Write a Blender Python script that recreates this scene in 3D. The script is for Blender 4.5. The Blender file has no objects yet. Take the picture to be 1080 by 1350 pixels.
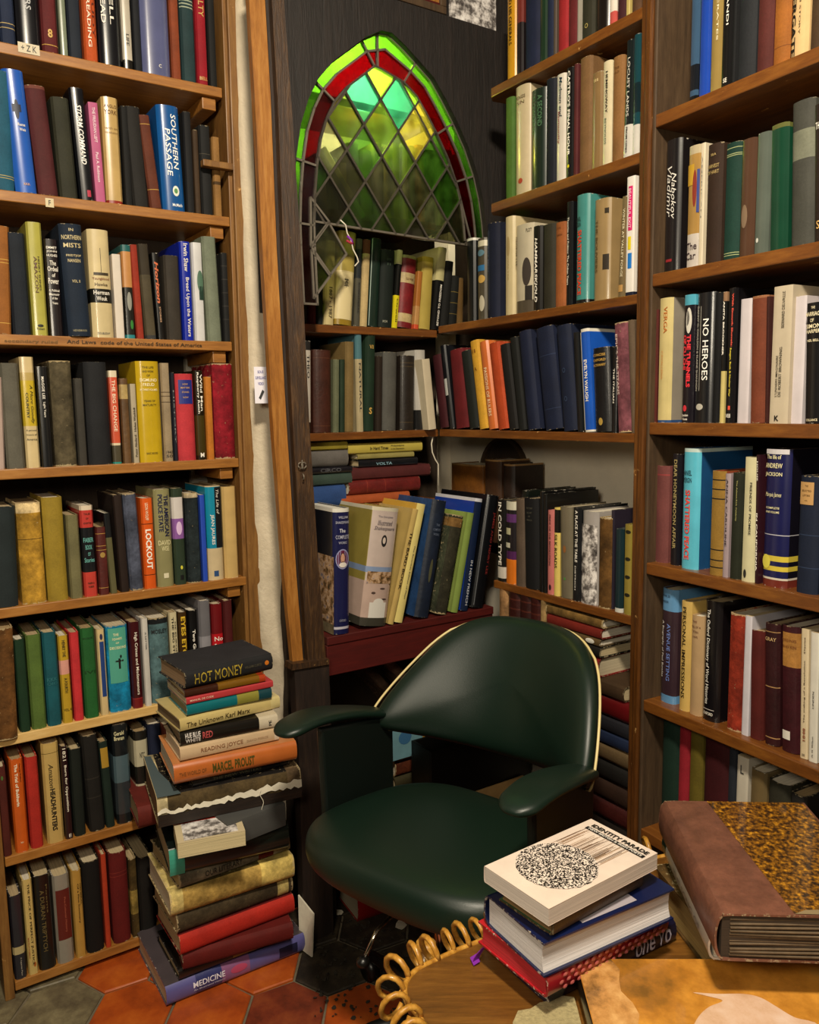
import bpy, bmesh, math, random
from mathutils import Vector, Matrix
from mathutils.geometry import tessellate_polygon
random.seed(7)
S = bpy.context.scene
COL = S.collection
# ---------------------------------------------------------------- camera
F, PITCH, ROLL, CAMH = 1080.0, 0.12484096, -0.01540415, 1.3
_f = Vector((0, math.cos(PITCH), -math.sin(PITCH))); _r0 = Vector((1, 0, 0)); _u0 = _r0.cross(_f)
RT = _r0 * math.cos(ROLL) + _u0 * math.sin(ROLL)
UP = _u0 * math.cos(ROLL) - _r0 * math.sin(ROLL)
cam_d = bpy.data.cameras.new('camera'); cam = bpy.data.objects.new('camera', cam_d); COL.objects.link(cam)
m = Matrix((RT, UP, -_f)).transposed().to_4x4(); m.translation = Vector((0, 0, CAMH)); cam.matrix_world = m
cam_d.sensor_fit = 'HORIZONTAL'; cam_d.sensor_width = 36; cam_d.lens = 36.0 * F / 1080; cam_d.clip_start = .02
S.camera = cam
# ---------------------------------------------------------------- world, lamps, exposure
S.view_settings.view_transform = 'Standard'; S.view_settings.look = 'None'; S.view_settings.gamma = 1
S.view_settings.exposure = 0.0; S.view_settings.use_curve_mapping = False
w = bpy.data.worlds.new('world'); S.world = w; w.use_nodes = True
w.node_tree.nodes['Background'].inputs[0].default_value = (1.0, .8, .6, 1); w.node_tree.nodes['Background'].inputs[1].default_value = .012
def lamp(name, kind, loc, power, col, size=.1, aim=None, spot=None):
    d = bpy.data.lights.new(name, kind); o = bpy.data.objects.new(name, d); COL.objects.link(o); o.location = loc
    d.energy = power; d.color = col
    if kind == 'AREA': d.shape = 'DISK'; d.size = size
    else: d.shadow_soft_size = size
    if spot: d.spot_size = spot; d.spot_blend = .6
    if aim: o.rotation_euler = (Vector(aim) - Vector(loc)).to_track_quat('-Z', 'Y').to_euler()
    return o
lamp('key_lamp', 'AREA', (.08, .22, 2.62), 57, (1.0, .88, .69), .22, aim=(0, 1.6, .7))
lamp('side_lamp', 'AREA', (-.34, -.15, 1.64), 13, (1.0, .88, .68), .4, aim=(.4, 1.5, .9))
lamp('alcove_lamp', 'POINT', (-.09, 2.30, 2.33), 19.0, (1.0, .95, .72), .02)
lamp('alcove_fill_added', 'POINT', (-.10, 2.20, 2.0), 3.2, (.95, 1.0, .6), .02)  # added fill without a real source, brightens the books behind the glass

# ---------------------------------------------------------------- pixel rays and planes (1080 x 1350 frame)
def ray(X, Y): return _f + RT * ((X - 540) / F) - UP * ((Y - 675) / F)
def onz(X, Y, z):
    d = ray(X, Y); return d * ((z - CAMH) / d.z) + Vector((0, 0, CAMH))
class Plane:
    """vertical plane: e = direction to the viewer's right, n = towards the viewer"""
    def __init__(s, P, az, flip=1):
        s.P = Vector((P[0], P[1], 0)); s.e = Vector((math.sin(az), math.cos(az), 0)) * flip
        s.n = Vector((s.e.y, -s.e.x, 0))
    def hit(s, X, Y, d=0):
        r = ray(X, Y); t = (s.n.dot(s.P) + d) / s.n.dot(r)
        q = r * t + Vector((0, 0, CAMH)); return (q - s.P).dot(s.e), q.z
    def w(s, u, z, d=0): return s.P + s.e * u + s.n * d + Vector((0, 0, z))
    def px(s, X, Y, d=0): return s.w(*s.hit(X, Y, d), d)
    def mat(s, u=0, z=0, d=0):
        M = Matrix((s.e, -s.n, Vector((0, 0, 1)))).transposed().to_4x4(); M.translation = s.w(u, z, d); return M
AL = math.radians(56.579); AR = math.radians(-29.433); AM = math.radians(-32.615)
LP = Plane((-.9045, 1.6951), AL)
RP = Plane((.484, 1.648), AR, -1)
MP = Plane((.084, 2.303), AM, -1)
BP = Plane((.084, 2.303), AL)
WP = Plane((.084 + .551 * .11, 2.303 - .835 * .11), AL)      # plane of the arched partition
LZ = [2.048, 1.759, 1.468, 1.187, .890, .607, .333, .036]
RZ = [1.852, 1.555, 1.266, .981, .690, .405]
MZ = [2.07, 1.80, 1.525, 1.243, .855]
BZ = [2.07, 1.80, 1.515, 1.243]

# ---------------------------------------------------------------- materials
def lin(h):
    h = h.lstrip('#'); h = ''.join(q * 2 for q in h) if len(h) == 3 else h; v = [int(h[i:i + 2], 16) / 255 for i in (0, 2, 4)]
    return tuple((c / 12.92 if c <= .04045 else ((c + .055) / 1.055) ** 2.4) for c in v) + (1,)
MATS = {}
def nodes(name):
    mt = bpy.data.materials.new(name); mt.use_nodes = True; nt = mt.node_tree; b = nt.nodes['Principled BSDF']
    MATS[name] = mt; return mt, nt, b
def N(nt, t, **k):
    n = nt.nodes.new(t)
    for a, v in k.items():
        if a.startswith('i_'): n.inputs[a[2:].replace('_', ' ')].default_value = v
        else: setattr(n, a, v)
    return n
def cover_mat(name, rough, spec, bump, wear, scale, coat=0, edge=.83, wc='#a89878'):
    mt, nt, b = nodes(name); L = nt.links.new
    at = N(nt, 'ShaderNodeAttribute', attribute_name='Col'); tc = N(nt, 'ShaderNodeTexCoord')
    oi = N(nt, 'ShaderNodeObjectInfo')
    add = N(nt, 'ShaderNodeVectorMath', operation='ADD'); L(tc.outputs['Object'], add.inputs[0]); L(oi.outputs['Random'], add.inputs[1])
    n1 = N(nt, 'ShaderNodeTexNoise', i_Scale=scale, i_Detail=6.0, i_Roughness=.7); L(add.outputs[0], n1.inputs['Vector'])
    n2 = N(nt, 'ShaderNodeTexNoise', i_Scale=22.0, i_Detail=3.0); L(add.outputs[0], n2.inputs['Vector'])
    r = N(nt, 'ShaderNodeMapRange'); r.inputs[1].default_value = .3; r.inputs[2].default_value = .7; r.inputs[3].default_value = 1 - wear; r.inputs[4].default_value = 1 + wear
    L(n2.outputs['Fac'], r.inputs[0])
    r2 = N(nt, 'ShaderNodeMapRange'); r2.inputs[1].default_value = .3; r2.inputs[2].default_value = .75; r2.inputs[3].default_value = 1 - wear * .7; r2.inputs[4].default_value = 1 + wear * .9
    L(n1.outputs['Fac'], r2.inputs[0])
    mu = N(nt, 'ShaderNodeMath', operation='MULTIPLY'); L(r.outputs[0], mu.inputs[0]); L(r2.outputs[0], mu.inputs[1])
    vm = N(nt, 'ShaderNodeVectorMath', operation='SCALE'); L(at.outputs['Color'], vm.inputs[0]); L(mu.outputs[0], vm.inputs['Scale'])
    sp = N(nt, 'ShaderNodeSeparateXYZ'); L(tc.outputs['Generated'], sp.inputs[0]); ds = []
    for ax in ('X', 'Z'):
        s_ = N(nt, 'ShaderNodeMath', operation='SUBTRACT'); s_.inputs[1].default_value = .5; L(sp.outputs[ax], s_.inputs[0])
        a_ = N(nt, 'ShaderNodeMath', operation='ABSOLUTE'); L(s_.outputs[0], a_.inputs[0]); ds.append(a_)
    pw_ = N(nt, 'ShaderNodeMath', operation='MULTIPLY_ADD'); pw_.inputs[1].default_value = 1.0; pw_.inputs[2].default_value = -.018; L(ds[0].outputs[0], pw_.inputs[0])
    mxm = N(nt, 'ShaderNodeMath', operation='MAXIMUM'); L(pw_.outputs[0], mxm.inputs[0]); L(ds[1].outputs[0], mxm.inputs[1])
    re_ = N(nt, 'ShaderNodeMapRange'); re_.inputs[1].default_value = .475; re_.inputs[2].default_value = .503; L(mxm.outputs[0], re_.inputs[0])
    n3 = N(nt, 'ShaderNodeTexNoise', i_Scale=130.0, i_Detail=5.0, i_Roughness=.7); L(add.outputs[0], n3.inputs['Vector'])
    ad = N(nt, 'ShaderNodeMath', operation='MULTIPLY_ADD'); ad.inputs[1].default_value = .34; L(re_.outputs[0], ad.inputs[0]); L(n3.outputs['Fac'], ad.inputs[2])
    r4 = N(nt, 'ShaderNodeMapRange'); r4.inputs[1].default_value = edge; r4.inputs[2].default_value = edge + .05; r4.inputs[4].default_value = .75; L(ad.outputs[0], r4.inputs[0])
    mc = N(nt, 'ShaderNodeMix', data_type='RGBA'); L(r4.outputs[0], mc.inputs[0]); L(vm.outputs[0], mc.inputs[6]); mc.inputs[7].default_value = lin(wc)
    L(mc.outputs[2], b.inputs['Base Color'])
    b.inputs['Roughness'].default_value = rough; b.inputs['Specular IOR Level'].default_value = spec
    b.inputs['Coat Weight'].default_value = coat; b.inputs['Coat Roughness'].default_value = .12
    bp = N(nt, 'ShaderNodeBump', i_Strength=bump, i_Distance=.0015); L(n1.outputs['Fac'], bp.inputs['Height']); L(bp.outputs[0], b.inputs['Normal'])
    return mt
cover_mat('cloth', .75, .3, .35, .16, 260)
cover_mat('jacket', .3, .5, .06, .07, 30, .35, .86, '#d8d0c0')
cover_mat('leather', .5, .4, .6, .28, 120, .1)
cover_mat('paper', .6, .35, .06, .05, 40, 0, .9)
cover_mat('worn', .8, .2, .8, .5, 90, 0, .66, '#b8a47c')
def wood_mat(name, c1, c2, c3, rough=.5, scale=1.0, bump=.25, axis='X', coat=0, dents=0):
    mt, nt, b = nodes(name); L = nt.links.new
    tc = N(nt, 'ShaderNodeTexCoord'); mp = N(nt, 'ShaderNodeMapping'); L(tc.outputs['Object'], mp.inputs[0])
    s = {'X': (1.5, 14, 14), 'Z': (14, 14, 1.5), 'Y': (14, 1.5, 14)}[axis]
    mp.inputs['Scale'].default_value = [v * scale for v in s]
    n1 = N(nt, 'ShaderNodeTexNoise', i_Scale=2.2, i_Detail=8.0, i_Roughness=.65, i_Distortion=1.2); L(mp.outputs[0], n1.inputs['Vector'])
    n2 = N(nt, 'ShaderNodeTexNoise', i_Scale=9.0, i_Detail=6.0, i_Roughness=.8); L(mp.outputs[0], n2.inputs['Vector'])
    cr = N(nt, 'ShaderNodeValToRGB'); cr.color_ramp.elements[0].position = .3; cr.color_ramp.elements[1].position = .72
    cr.color_ramp.elements[0].color = lin(c1); cr.color_ramp.elements[1].color = lin(c3); e = cr.color_ramp.elements.new(.5); e.color = lin(c2)
    mx = N(nt, 'ShaderNodeMath', operation='MULTIPLY_ADD'); mx.inputs[1].default_value = .45; L(n2.outputs['Fac'], mx.inputs[0])
    ml = N(nt, 'ShaderNodeMath', operation='MULTIPLY'); ml.inputs[1].default_value = .55; L(n1.outputs['Fac'], ml.inputs[0]); L(ml.outputs[0], mx.inputs[2])
    L(mx.outputs[0], cr.inputs[0])
    last = cr.outputs[0]
    if dents:
        n3 = N(nt, 'ShaderNodeTexNoise', i_Scale=dents, i_Detail=5.0, i_Roughness=.75); L(tc.outputs['Object'], n3.inputs['Vector'])
        r3 = N(nt, 'ShaderNodeMapRange'); r3.inputs[1].default_value = .66; r3.inputs[2].default_value = .72; L(n3.outputs['Fac'], r3.inputs[0])
        mc = N(nt, 'ShaderNodeMix', data_type='RGBA'); L(r3.outputs[0], mc.inputs[0]); L(last, mc.inputs[6]); mc.inputs[7].default_value = lin('#d8a866'); last = mc.outputs[2]
    L(last, b.inputs['Base Color']); b.inputs['Roughness'].default_value = rough; b.inputs['Coat Weight'].default_value = coat; b.inputs['Coat Roughness'].default_value = .25
    bp = N(nt, 'ShaderNodeBump', i_Strength=bump, i_Distance=.003); L(mx.outputs[0], bp.inputs['Height']); L(bp.outputs[0], b.inputs['Normal'])
    return mt
wood_mat('pine', '#6a4014', '#9a6426', '#ba8440', .5, 1, .2, 'X', .2, 26)
wood_mat('pine_upright', '#4c3014', '#7c5424', '#9c743a', .55, 1, .25, 'Z', .1, 22)
wood_mat('pale_pine', '#b98e4c', '#d8b06a', '#eccb8a', .5, 1, .15, 'X', .2)
wood_mat('case_back', '#241a12', '#33261a', '#423222', .8, 1, .2, 'Z')
wood_mat('walnut', '#3c200a', '#6a3c12', '#8f5a20', .42, 1, .25, 'X', .3, 30)
wood_mat('walnut_upright', '#2c1606', '#54300e', '#7c4c1a', .4, 1, .25, 'Z', .3, 30)
wood_mat('walnut_side', '#2b2015', '#4a3826', '#5e4a34', .6, 1.2, .2, 'Z')
wood_mat('black_wood', '#0e0b09', '#1c1613', '#302621', .62, 1.6, .9, 'Z')
wood_mat('old_post', '#150d07', '#38230f', '#6a4a26', .5, 2.2, 1.0, 'Z', .2, 9)
wood_mat('honey_trim', '#5c3410', '#9a6428', '#c08c48', .45, 1, .35, 'Z', .25)
wood_mat('dark_block', '#120c08', '#231812', '#38281c', .6, 1, .6, 'Z')
wood_mat('table_wood', '#3c220c', '#6c4518', '#946428', .38, .7, .12, 'X', .35)
wood_mat('red_board', '#310a08', '#4a0f0b', '#5e1710', .55, 1, .15, 'X')
def plain(name, c, rough=.5, metal=0, bump=0, scale=30, var=0, coat=0, spec=.5, ramp=None, dist=.002):
    mt, nt, b = nodes(name); L = nt.links.new
    b.inputs['Base Color'].default_value = lin(c); b.inputs['Roughness'].default_value = rough; b.inputs['Metallic'].default_value = metal
    b.inputs['Coat Weight'].default_value = coat; b.inputs['Specular IOR Level'].default_value = spec
    if bump or var or ramp:
        tc = N(nt, 'ShaderNodeTexCoord'); n1 = N(nt, 'ShaderNodeTexNoise', i_Scale=scale, i_Detail=7.0, i_Roughness=.65); L(tc.outputs['Object'], n1.inputs['Vector'])
        cr = N(nt, 'ShaderNodeValToRGB')
        if ramp:
            cr.color_ramp.elements[0].color = lin(ramp[0]); cr.color_ramp.elements[1].color = lin(ramp[-1]); cr.color_ramp.elements[0].position = .32; cr.color_ramp.elements[1].position = .68
            for i, c_ in enumerate(ramp[1:-1]): e = cr.color_ramp.elements.new(.32 + .36 * (i + 1) / (len(ramp) - 1)); e.color = lin(c_)
        else:
            bc = lin(c); cr.color_ramp.elements[0].color = tuple(v * (1 - var) for v in bc[:3]) + (1,); cr.color_ramp.elements[1].color = tuple(min(1, v * (1 + var)) for v in bc[:3]) + (1,)
            cr.color_ramp.elements[0].position = .3; cr.color_ramp.elements[1].position = .7
        L(n1.outputs['Fac'], cr.inputs[0]); L(cr.outputs[0], b.inputs['Base Color'])
        if bump:
            bp = N(nt, 'ShaderNodeBump', i_Strength=bump, i_Distance=dist); L(n1.outputs['Fac'], bp.inputs['Height']); L(bp.outputs[0], b.inputs['Normal'])
    return mt
plain('plaster', '#cdbfa6', .6, bump=.8, scale=9, var=.12, dist=.01)
plain('plaster_wall', '#e2d8c4', .8, bump=.5, scale=6, var=.1, dist=.006)
plain('ceiling_plaster', '#2c231a', .9, bump=.3, scale=6, var=.1)
plain('room_wall', '#2a1f15', .8, bump=.3, scale=6, var=.1)
plain('chair_leather', '#0b1e15', .40, bump=.3, scale=420, var=.08, coat=.0, dist=.0006)
plain('chair_dark', '#0a130f', .45, bump=.15, scale=300)
plain('piping', '#d9c68c', .4)
plain('chrome', '#c9c0b2', .15, metal=1)
plain('black_metal', '#0c0b0a', .35)
plain('lead', '#7a7266', .5, metal=.5, bump=.6, scale=90)
plain('grout', '#6d6350', .9, bump=1, scale=40, var=.25)
plain('terracotta', '#a8501c', .42, bump=.3, scale=8, ramp=['#7d3312', '#a84a16', '#c0621f'], coat=.1)
plain('stone_tile', '#6d6347', .55, bump=.6, scale=14, ramp=['#453a2c', '#6a6048', '#8a8060'])
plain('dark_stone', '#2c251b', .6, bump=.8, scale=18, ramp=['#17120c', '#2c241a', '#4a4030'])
plain('red_tile', '#6e2c16', .5, bump=.4, scale=12, ramp=['#4a1d10', '#74301a', '#8d4522'])
plain('rattan', '#b98230', .38, bump=.4, scale=60, ramp=['#8a5a1c', '#b8822e', '#dca94e'], coat=.3)
plain('ribbon', '#7b1f9c', .5)
plain('torn_paper', '#d8d0bc', .8, bump=.4, scale=50, var=.1)
plain('burlap', '#a3966c', .9, bump=.9, scale=160, var=.25)
plain('dark_floor_debris', '#2a241a', .9, bump=1, scale=20, var=.4, dist=.01)
plain('sticker', '#e4e0ea', .4)
plain('marbled_paper', '#a06a12', .35, ramp=['#0c0704', '#3a2206', '#8a5a10', '#d89a24'], scale=120, coat=.3)
plain('stone_relief', '#b0a8a4', .35, ramp=['#1c1a1b', '#6f6966', '#e2dcd8', '#fdfaf6'], scale=38, coat=.3)
plain('street_scene', '#8a6a50', .3, ramp=['#1b241c', '#7a5a38', '#c0a080', '#35507a'], scale=60, coat=.4)
def page_mat():
    mt, nt, b = nodes('pages'); L = nt.links.new
    tc = N(nt, 'ShaderNodeTexCoord'); oi = N(nt, 'ShaderNodeObjectInfo'); mp = N(nt, 'ShaderNodeMapping'); L(tc.outputs['Object'], mp.inputs[0])
    mp.inputs['Scale'].default_value = (900, 4, 4)
    n = N(nt, 'ShaderNodeTexNoise', i_Scale=1.0, i_Detail=3.0, i_Roughness=.7); L(mp.outputs[0], n.inputs['Vector'])
    r = N(nt, 'ShaderNodeMapRange'); r.inputs[1].default_value = .35; r.inputs[2].default_value = .65; r.inputs[3].default_value = .68; r.inputs[4].default_value = 1.08; L(n.outputs['Fac'], r.inputs[0])
    vm = N(nt, 'ShaderNodeVectorMath', operation='SCALE'); L(oi.outputs['Color'], vm.inputs[0]); L(r.outputs[0], vm.inputs['Scale']); L(vm.outputs[0], b.inputs['Base Color'])
    b.inputs['Roughness'].default_value = .85
    bp = N(nt, 'ShaderNodeBump', i_Strength=.6, i_Distance=.0008); L(n.outputs['Fac'], bp.inputs['Height']); L(bp.outputs[0], b.inputs['Normal'])
page_mat()
def print_mat():
    mt, nt, b = nodes('print'); at = N(nt, 'ShaderNodeAttribute', attribute_name='Col'); nt.links.new(at.outputs['Color'], b.inputs['Base Color']); b.inputs['Roughness'].default_value = .5
print_mat()
def glass_mat(name, c, dirt=.16):
    mt = bpy.data.materials.new(name); mt.use_nodes = True; nt = mt.node_tree; nt.nodes.clear(); L = nt.links.new; MATS[name] = mt
    out = N(nt, 'ShaderNodeOutputMaterial'); tr = N(nt, 'ShaderNodeBsdfTransparent'); gl = N(nt, 'ShaderNodeBsdfGlossy'); df = N(nt, 'ShaderNodeBsdfDiffuse')
    tl = N(nt, 'ShaderNodeBsdfTranslucent'); m1 = N(nt, 'ShaderNodeMixShader'); m2 = N(nt, 'ShaderNodeMixShader'); m3 = N(nt, 'ShaderNodeMixShader')
    tc = N(nt, 'ShaderNodeTexCoord'); no = N(nt, 'ShaderNodeTexNoise', i_Scale=28.0, i_Detail=6.0); L(tc.outputs['Object'], no.inputs['Vector'])
    r = N(nt, 'ShaderNodeMapRange'); r.inputs[1].default_value = .35; r.inputs[2].default_value = .75; r.inputs[3].default_value = dirt * .4; r.inputs[4].default_value = dirt * 1.5; L(no.outputs['Fac'], r.inputs[0])
    col = lin(c); tr.inputs[0].default_value = tuple(v ** .8 for v in col[:3]) + (1,); gl.inputs[0].default_value = (.8, .8, .8, 1); gl.inputs['Roughness'].default_value = .12
    df.inputs[0].default_value = tuple(v * .35 for v in col[:3]) + (1,); tl.inputs[0].default_value = col
    L(df.outputs[0], m3.inputs[1]); L(tl.outputs[0], m3.inputs[2]); m3.inputs[0].default_value = .75
    L(r.outputs[0], m1.inputs[0]); L(tr.outputs[0], m1.inputs[1]); L(m3.outputs[0], m1.inputs[2])
    m2.inputs[0].default_value = .05; L(m1.outputs[0], m2.inputs[1]); L(gl.outputs[0], m2.inputs[2]); L(m2.outputs[0], out.inputs[0])
for k, c in dict(glass_green='#7cb844', glass_red='#7c121c', glass_clear='#c4c8a4', glass_yellow='#d4cc70', glass_lime='#b4e468', glass_teal='#6cc0a0', glass_smoke='#8c8c70', glass_olive='#90a858', glass_moss='#7ca458').items(): glass_mat(k, c)

# ---------------------------------------------------------------- mesh helpers
def link(name, me, parent=None, M=None, color=None):
    o = bpy.data.objects.new(name, me); COL.objects.link(o)
    if parent is not None: o.parent = parent
    if M is not None: o.matrix_basis = M
    if color: o.color = color
    return o
def mesh(name, V, Fc, mat, parent=None, M=None, smooth=False, cols=None, bevel=0, sub=0):
    me = bpy.data.meshes.new(name); me.from_pydata([tuple(v) for v in V], [], Fc)
    me.materials.append(MATS[mat])
    if smooth: me.polygons.foreach_set('use_smooth', [True] * len(me.polygons))
    if cols is not None:
        a = me.color_attributes.new('Col', 'FLOAT_COLOR', 'CORNER'); data = []
        for p, c in zip(me.polygons, cols): data += list(c) * p.loop_total
        a.data.foreach_set('color', data)
    me.update(); o = link(name, me, parent, M)
    if bevel: md = o.modifiers.new('b', 'BEVEL'); md.width = bevel; md.segments = 2; md.limit_method = 'ANGLE'
    if sub: md = o.modifiers.new('s', 'SUBSURF'); md.levels = sub; md.render_levels = sub
    return o
BOXF = [(0, 3, 2, 1), (4, 5, 6, 7), (0, 1, 5, 4), (1, 2, 6, 5), (2, 3, 7, 6), (3, 0, 4, 7)]
def box(name, x0, x1, y0, y1, z0, z1, mat, parent=None, M=None, bevel=0, cols=None):
    V = [(x0, y0, z0), (x1, y0, z0), (x1, y1, z0), (x0, y1, z0), (x0, y0, z1), (x1, y0, z1), (x1, y1, z1), (x0, y1, z1)]
    return mesh(name, V, BOXF, mat, parent, M, bevel=bevel, cols=cols)
def prism(name, pts, z0, z1, mat, parent=None, M=None, bevel=0, cols=None):
    """polygon (x, y) extruded in z"""
    n = len(pts); a = sum(pts[i][0] * pts[(i + 1) % n][1] - pts[(i + 1) % n][0] * pts[i][1] for i in range(n))
    if a < 0: pts = pts[::-1]
    V = [(x, y, z0) for x, y in pts] + [(x, y, z1) for x, y in pts]
    Fc = [tuple(range(n))[::-1], tuple(range(n, 2 * n))] + [(i, (i + 1) % n, n + (i + 1) % n, n + i) for i in range(n)]
    return mesh(name, V, Fc, mat, parent, M, bevel=bevel, cols=cols)
def tube(name, pts, r, mat, parent=None, M=None, seg=8, closed=False):
    pts = [Vector(p) for p in pts]; n = len(pts); rr = r if isinstance(r, (list, tuple)) else [r] * n
    V = []; prev = None
    for i, p in enumerate(pts):
        a = pts[(i - 1) % n] if (closed or i > 0) else p; b = pts[(i + 1) % n] if (closed or i < n - 1) else p
        t = (b - a).normalized()
        if prev is None: prev = t.orthogonal().normalized()
        u = (prev - t * prev.dot(t)).normalized(); prev = u; v = t.cross(u)
        for k in range(seg): an = 2 * math.pi * k / seg; V.append(p + (u * math.cos(an) + v * math.sin(an)) * rr[i])
    Fc = [(i * seg + k, i * seg + (k + 1) % seg, ((i + 1) % n) * seg + (k + 1) % seg, ((i + 1) % n) * seg + k) for i in range(n if closed else n - 1) for k in range(seg)]
    if not closed: Fc += [tuple(range(seg))[::-1], tuple(range((n - 1) * seg, n * seg))]
    return mesh(name, V, Fc, mat, parent, M, smooth=True)
def tag(o, label, cat, group=None, kind=None):
    if label: o['label'] = label
    if cat: o['category'] = cat
    if group: o['group'] = group
    if kind: o['kind'] = kind
    return o
def empty(name, M, label=None, cat=None, group=None, kind=None):
    o = bpy.data.objects.new(name, None); COL.objects.link(o); o.matrix_basis = M if isinstance(M, Matrix) else Matrix.Translation(M)
    o.empty_display_size = .05; return tag(o, label, cat, group, kind)
# lettering: glyph meshes from the built-in font, cached
TC = {}
def text_geo(s, bold=0.0, shear=0.0):
    k = (s, bold, shear)
    if k not in TC:
        cu = bpy.data.curves.new('t', 'FONT'); cu.body = s; cu.size = 1; cu.offset = bold; cu.shear = shear; cu.resolution_u = 2; cu.space_line = .85
        cu.align_x = 'CENTER'
        ob = bpy.data.objects.new('t', cu); COL.objects.link(ob); dg = bpy.context.evaluated_depsgraph_get()
        me = ob.evaluated_get(dg).to_mesh(); V = [tuple(v.co) for v in me.vertices]; P = [tuple(p.vertices) for p in me.polygons]
        ob.evaluated_get(dg).to_mesh_clear(); bpy.data.objects.remove(ob); bpy.data.curves.remove(cu)
        if not V: V = [(0, 0, 0)]
        xs = [v[0] for v in V]; ys = [v[1] for v in V]; x0, x1, y0, y1 = min(xs), max(xs), min(ys), max(ys)
        sx = 1 / max(1e-6, x1 - x0); sy = 1 / max(1e-6, y1 - y0)
        TC[k] = ([((v[0] - x0) * sx, (v[1] - y0) * sy) for v in V], P)
    return TC[k]

# ---------------------------------------------------------------- books
def proj(q):
    r = Vector(q) - Vector((0, 0, CAMH)); dz = r.dot(_f); return 540 + F * r.dot(RT) / dz, 675 - F * r.dot(UP) / dz
def clampc(c, k): return tuple(max(0, min(1, v * k)) for v in c[:3]) + (1,)
def cover_mesh(w, h, D, ct, bulge, groove, oh, bands, ccol, scol):
    """U-shaped case: spine at y=0 with its arc, boards to y=D; returns verts, faces, colours"""
    hw = w / 2; ns = 8
    out = [(-hw, D), (-hw, .022), (-hw + groove, .009), (-hw, .004 + bulge)] if groove else [(-hw, D), (-hw, bulge + .001)]
    inn = [(-hw + ct, D), (-hw + ct, .022), (-hw + ct + groove, .009), (-hw + ct, .005 + bulge)] if groove else [(-hw + ct, D), (-hw + ct, bulge + .001 + ct)]
    for i in range(1, ns):
        t = -1 + 2 * i / ns; out.append((hw * t, bulge * t * t)); inn.append(((hw - ct) * t, ct + bulge * t * t))
    k = 4 if groove else 2
    out += [(-x, y) for x, y in out[:k][::-1]]; inn += [(-x, y) for x, y in inn[:k][::-1]]
    zs = sorted(set([0.0, 1.0] + [b[0] for b in bands] + [b[1] for b in bands])); zs = [z for z in zs if 0 <= z <= 1]
    n = len(out); V = []; Fc = []; C = []
    for z in zs:
        V += [(x, y, z * h) for x, y in out]
    base_in = len(V)
    for z in (0, 1): V += [(x, y, z * h) for x, y in inn]
    def bcol(z, side):
        c = ccol if side else scol
        for b in bands:
            if b[0] <= z < b[1] and (len(b) < 4 or not side): c = b[2]
        return c
    for j in range(len(zs) - 1):
        zm = (zs[j] + zs[j + 1]) / 2
        for i in range(n - 1):
            side = i < k - 1 or i >= n - k
            a = j * n + i; Fc.append((a, a + 1, a + n + 1, a + n)); C.append(bcol(zm, side))
    T = (len(zs) - 1) * n
    for i in range(n - 1):
        Fc.append((base_in + i, base_in + n + i, base_in + n + i + 1, base_in + i + 1)); C.append(clampc(ccol, .9))
        Fc.append((T + i, T + i + 1, base_in + n + i + 1, base_in + n + i)); C.append(bcol(.9999, False))
        Fc.append((i, base_in + i, base_in + i + 1, i + 1)); C.append(bcol(0, False))
    for i in (0, n - 1):
        q = [base_in + i] + [j * n + i for j in range(len(zs))] + [base_in + n + i]; Fc.append(tuple(q if i == 0 else q[::-1])); C.append(ccol)
    return V, Fc, C
def spine_text(items, w, h, bulge, obj, name='spine_lettering', flat=None):
    V = []; Fc = []; C = []
    hw = w / 2
    for it in items:
        s, c, o, z0, z1 = it[:5]; xr = it[5] if len(it) > 5 else (-.6, .6); bold = it[6] if len(it) > 6 else 0; sh = it[7] if len(it) > 7 else 0
        tv, tp = text_geo(s, bold, sh); n0 = len(V); c = lin(c)
        for a, b in tv:
            if o == 'v': x = hw * (xr[0] + (xr[1] - xr[0]) * b); z = z1 - (z1 - z0) * a
            elif o == 'u': x = hw * (xr[1] - (xr[1] - xr[0]) * b); z = z0 + (z1 - z0) * a
            else: x = hw * (xr[0] + (xr[1] - xr[0]) * a); z = z0 + (z1 - z0) * b
            V.append((x, bulge * (x / hw) ** 2 - .0012, z * h))
        for p in tp: Fc.append(tuple(i + n0 for i in p)); C.append(c)
    if V: return mesh(name, V, Fc, 'print', obj, cols=C)
PAGEC = ['#cfc0a0', '#d8ccb4', '#b8a27c', '#e0d6c2', '#a88f66', '#c8b48c']
def book(M, w, h, D, c, style='c', bands=(), t=(), label=None, group=None, side=None, pages=None, cat='book', name='book', extra=None):
    paper = style == 'p'; mat = {'c': 'cloth', 'j': 'jacket', 'l': 'leather', 'p': 'paper', 'w': 'worn'}[style]
    w = max(w, .006); ct = .0007 if paper else min(.0028, w * .18); bulge = 0.0005 if paper else min(.006, w * .13); groove = 0 if (paper or w < .014) else .0012
    sc = lin(c); cc = lin(side) if side else sc
    bd = [(b[0], b[1], lin(b[2])) + tuple(b[3:]) for b in bands]
    V, Fc, C = cover_mesh(w, h, D, ct, bulge, groove, 0, bd, cc, sc)
    o = mesh(name, V, Fc, mat, None, M, cols=C, smooth=True); o.data.set_sharp_from_angle(angle=.6); tag(o, label, cat, group)
    oh = .0002 if paper else .003; hw = w / 2 - ct - .0002; yF = D - (.0003 if paper else .004); cv = 0 if paper else min(.004, w * .12); y0 = bulge + ct + .001
    pts = [(-hw, y0), (hw, y0), (hw, yF), (hw * .5, yF - cv * .8), (0, yF - cv), (-hw * .5, yF - cv * .8), (-hw, yF)]
    pg = prism('page_block', pts, oh, h - oh, 'pages', o); pc = pages or random.choice(PAGEC); pg.color = lin(pc)
    if t: spine_text(t, w, h, bulge, o)
    if extra: extra(o, w, h, D)
    return o
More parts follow.
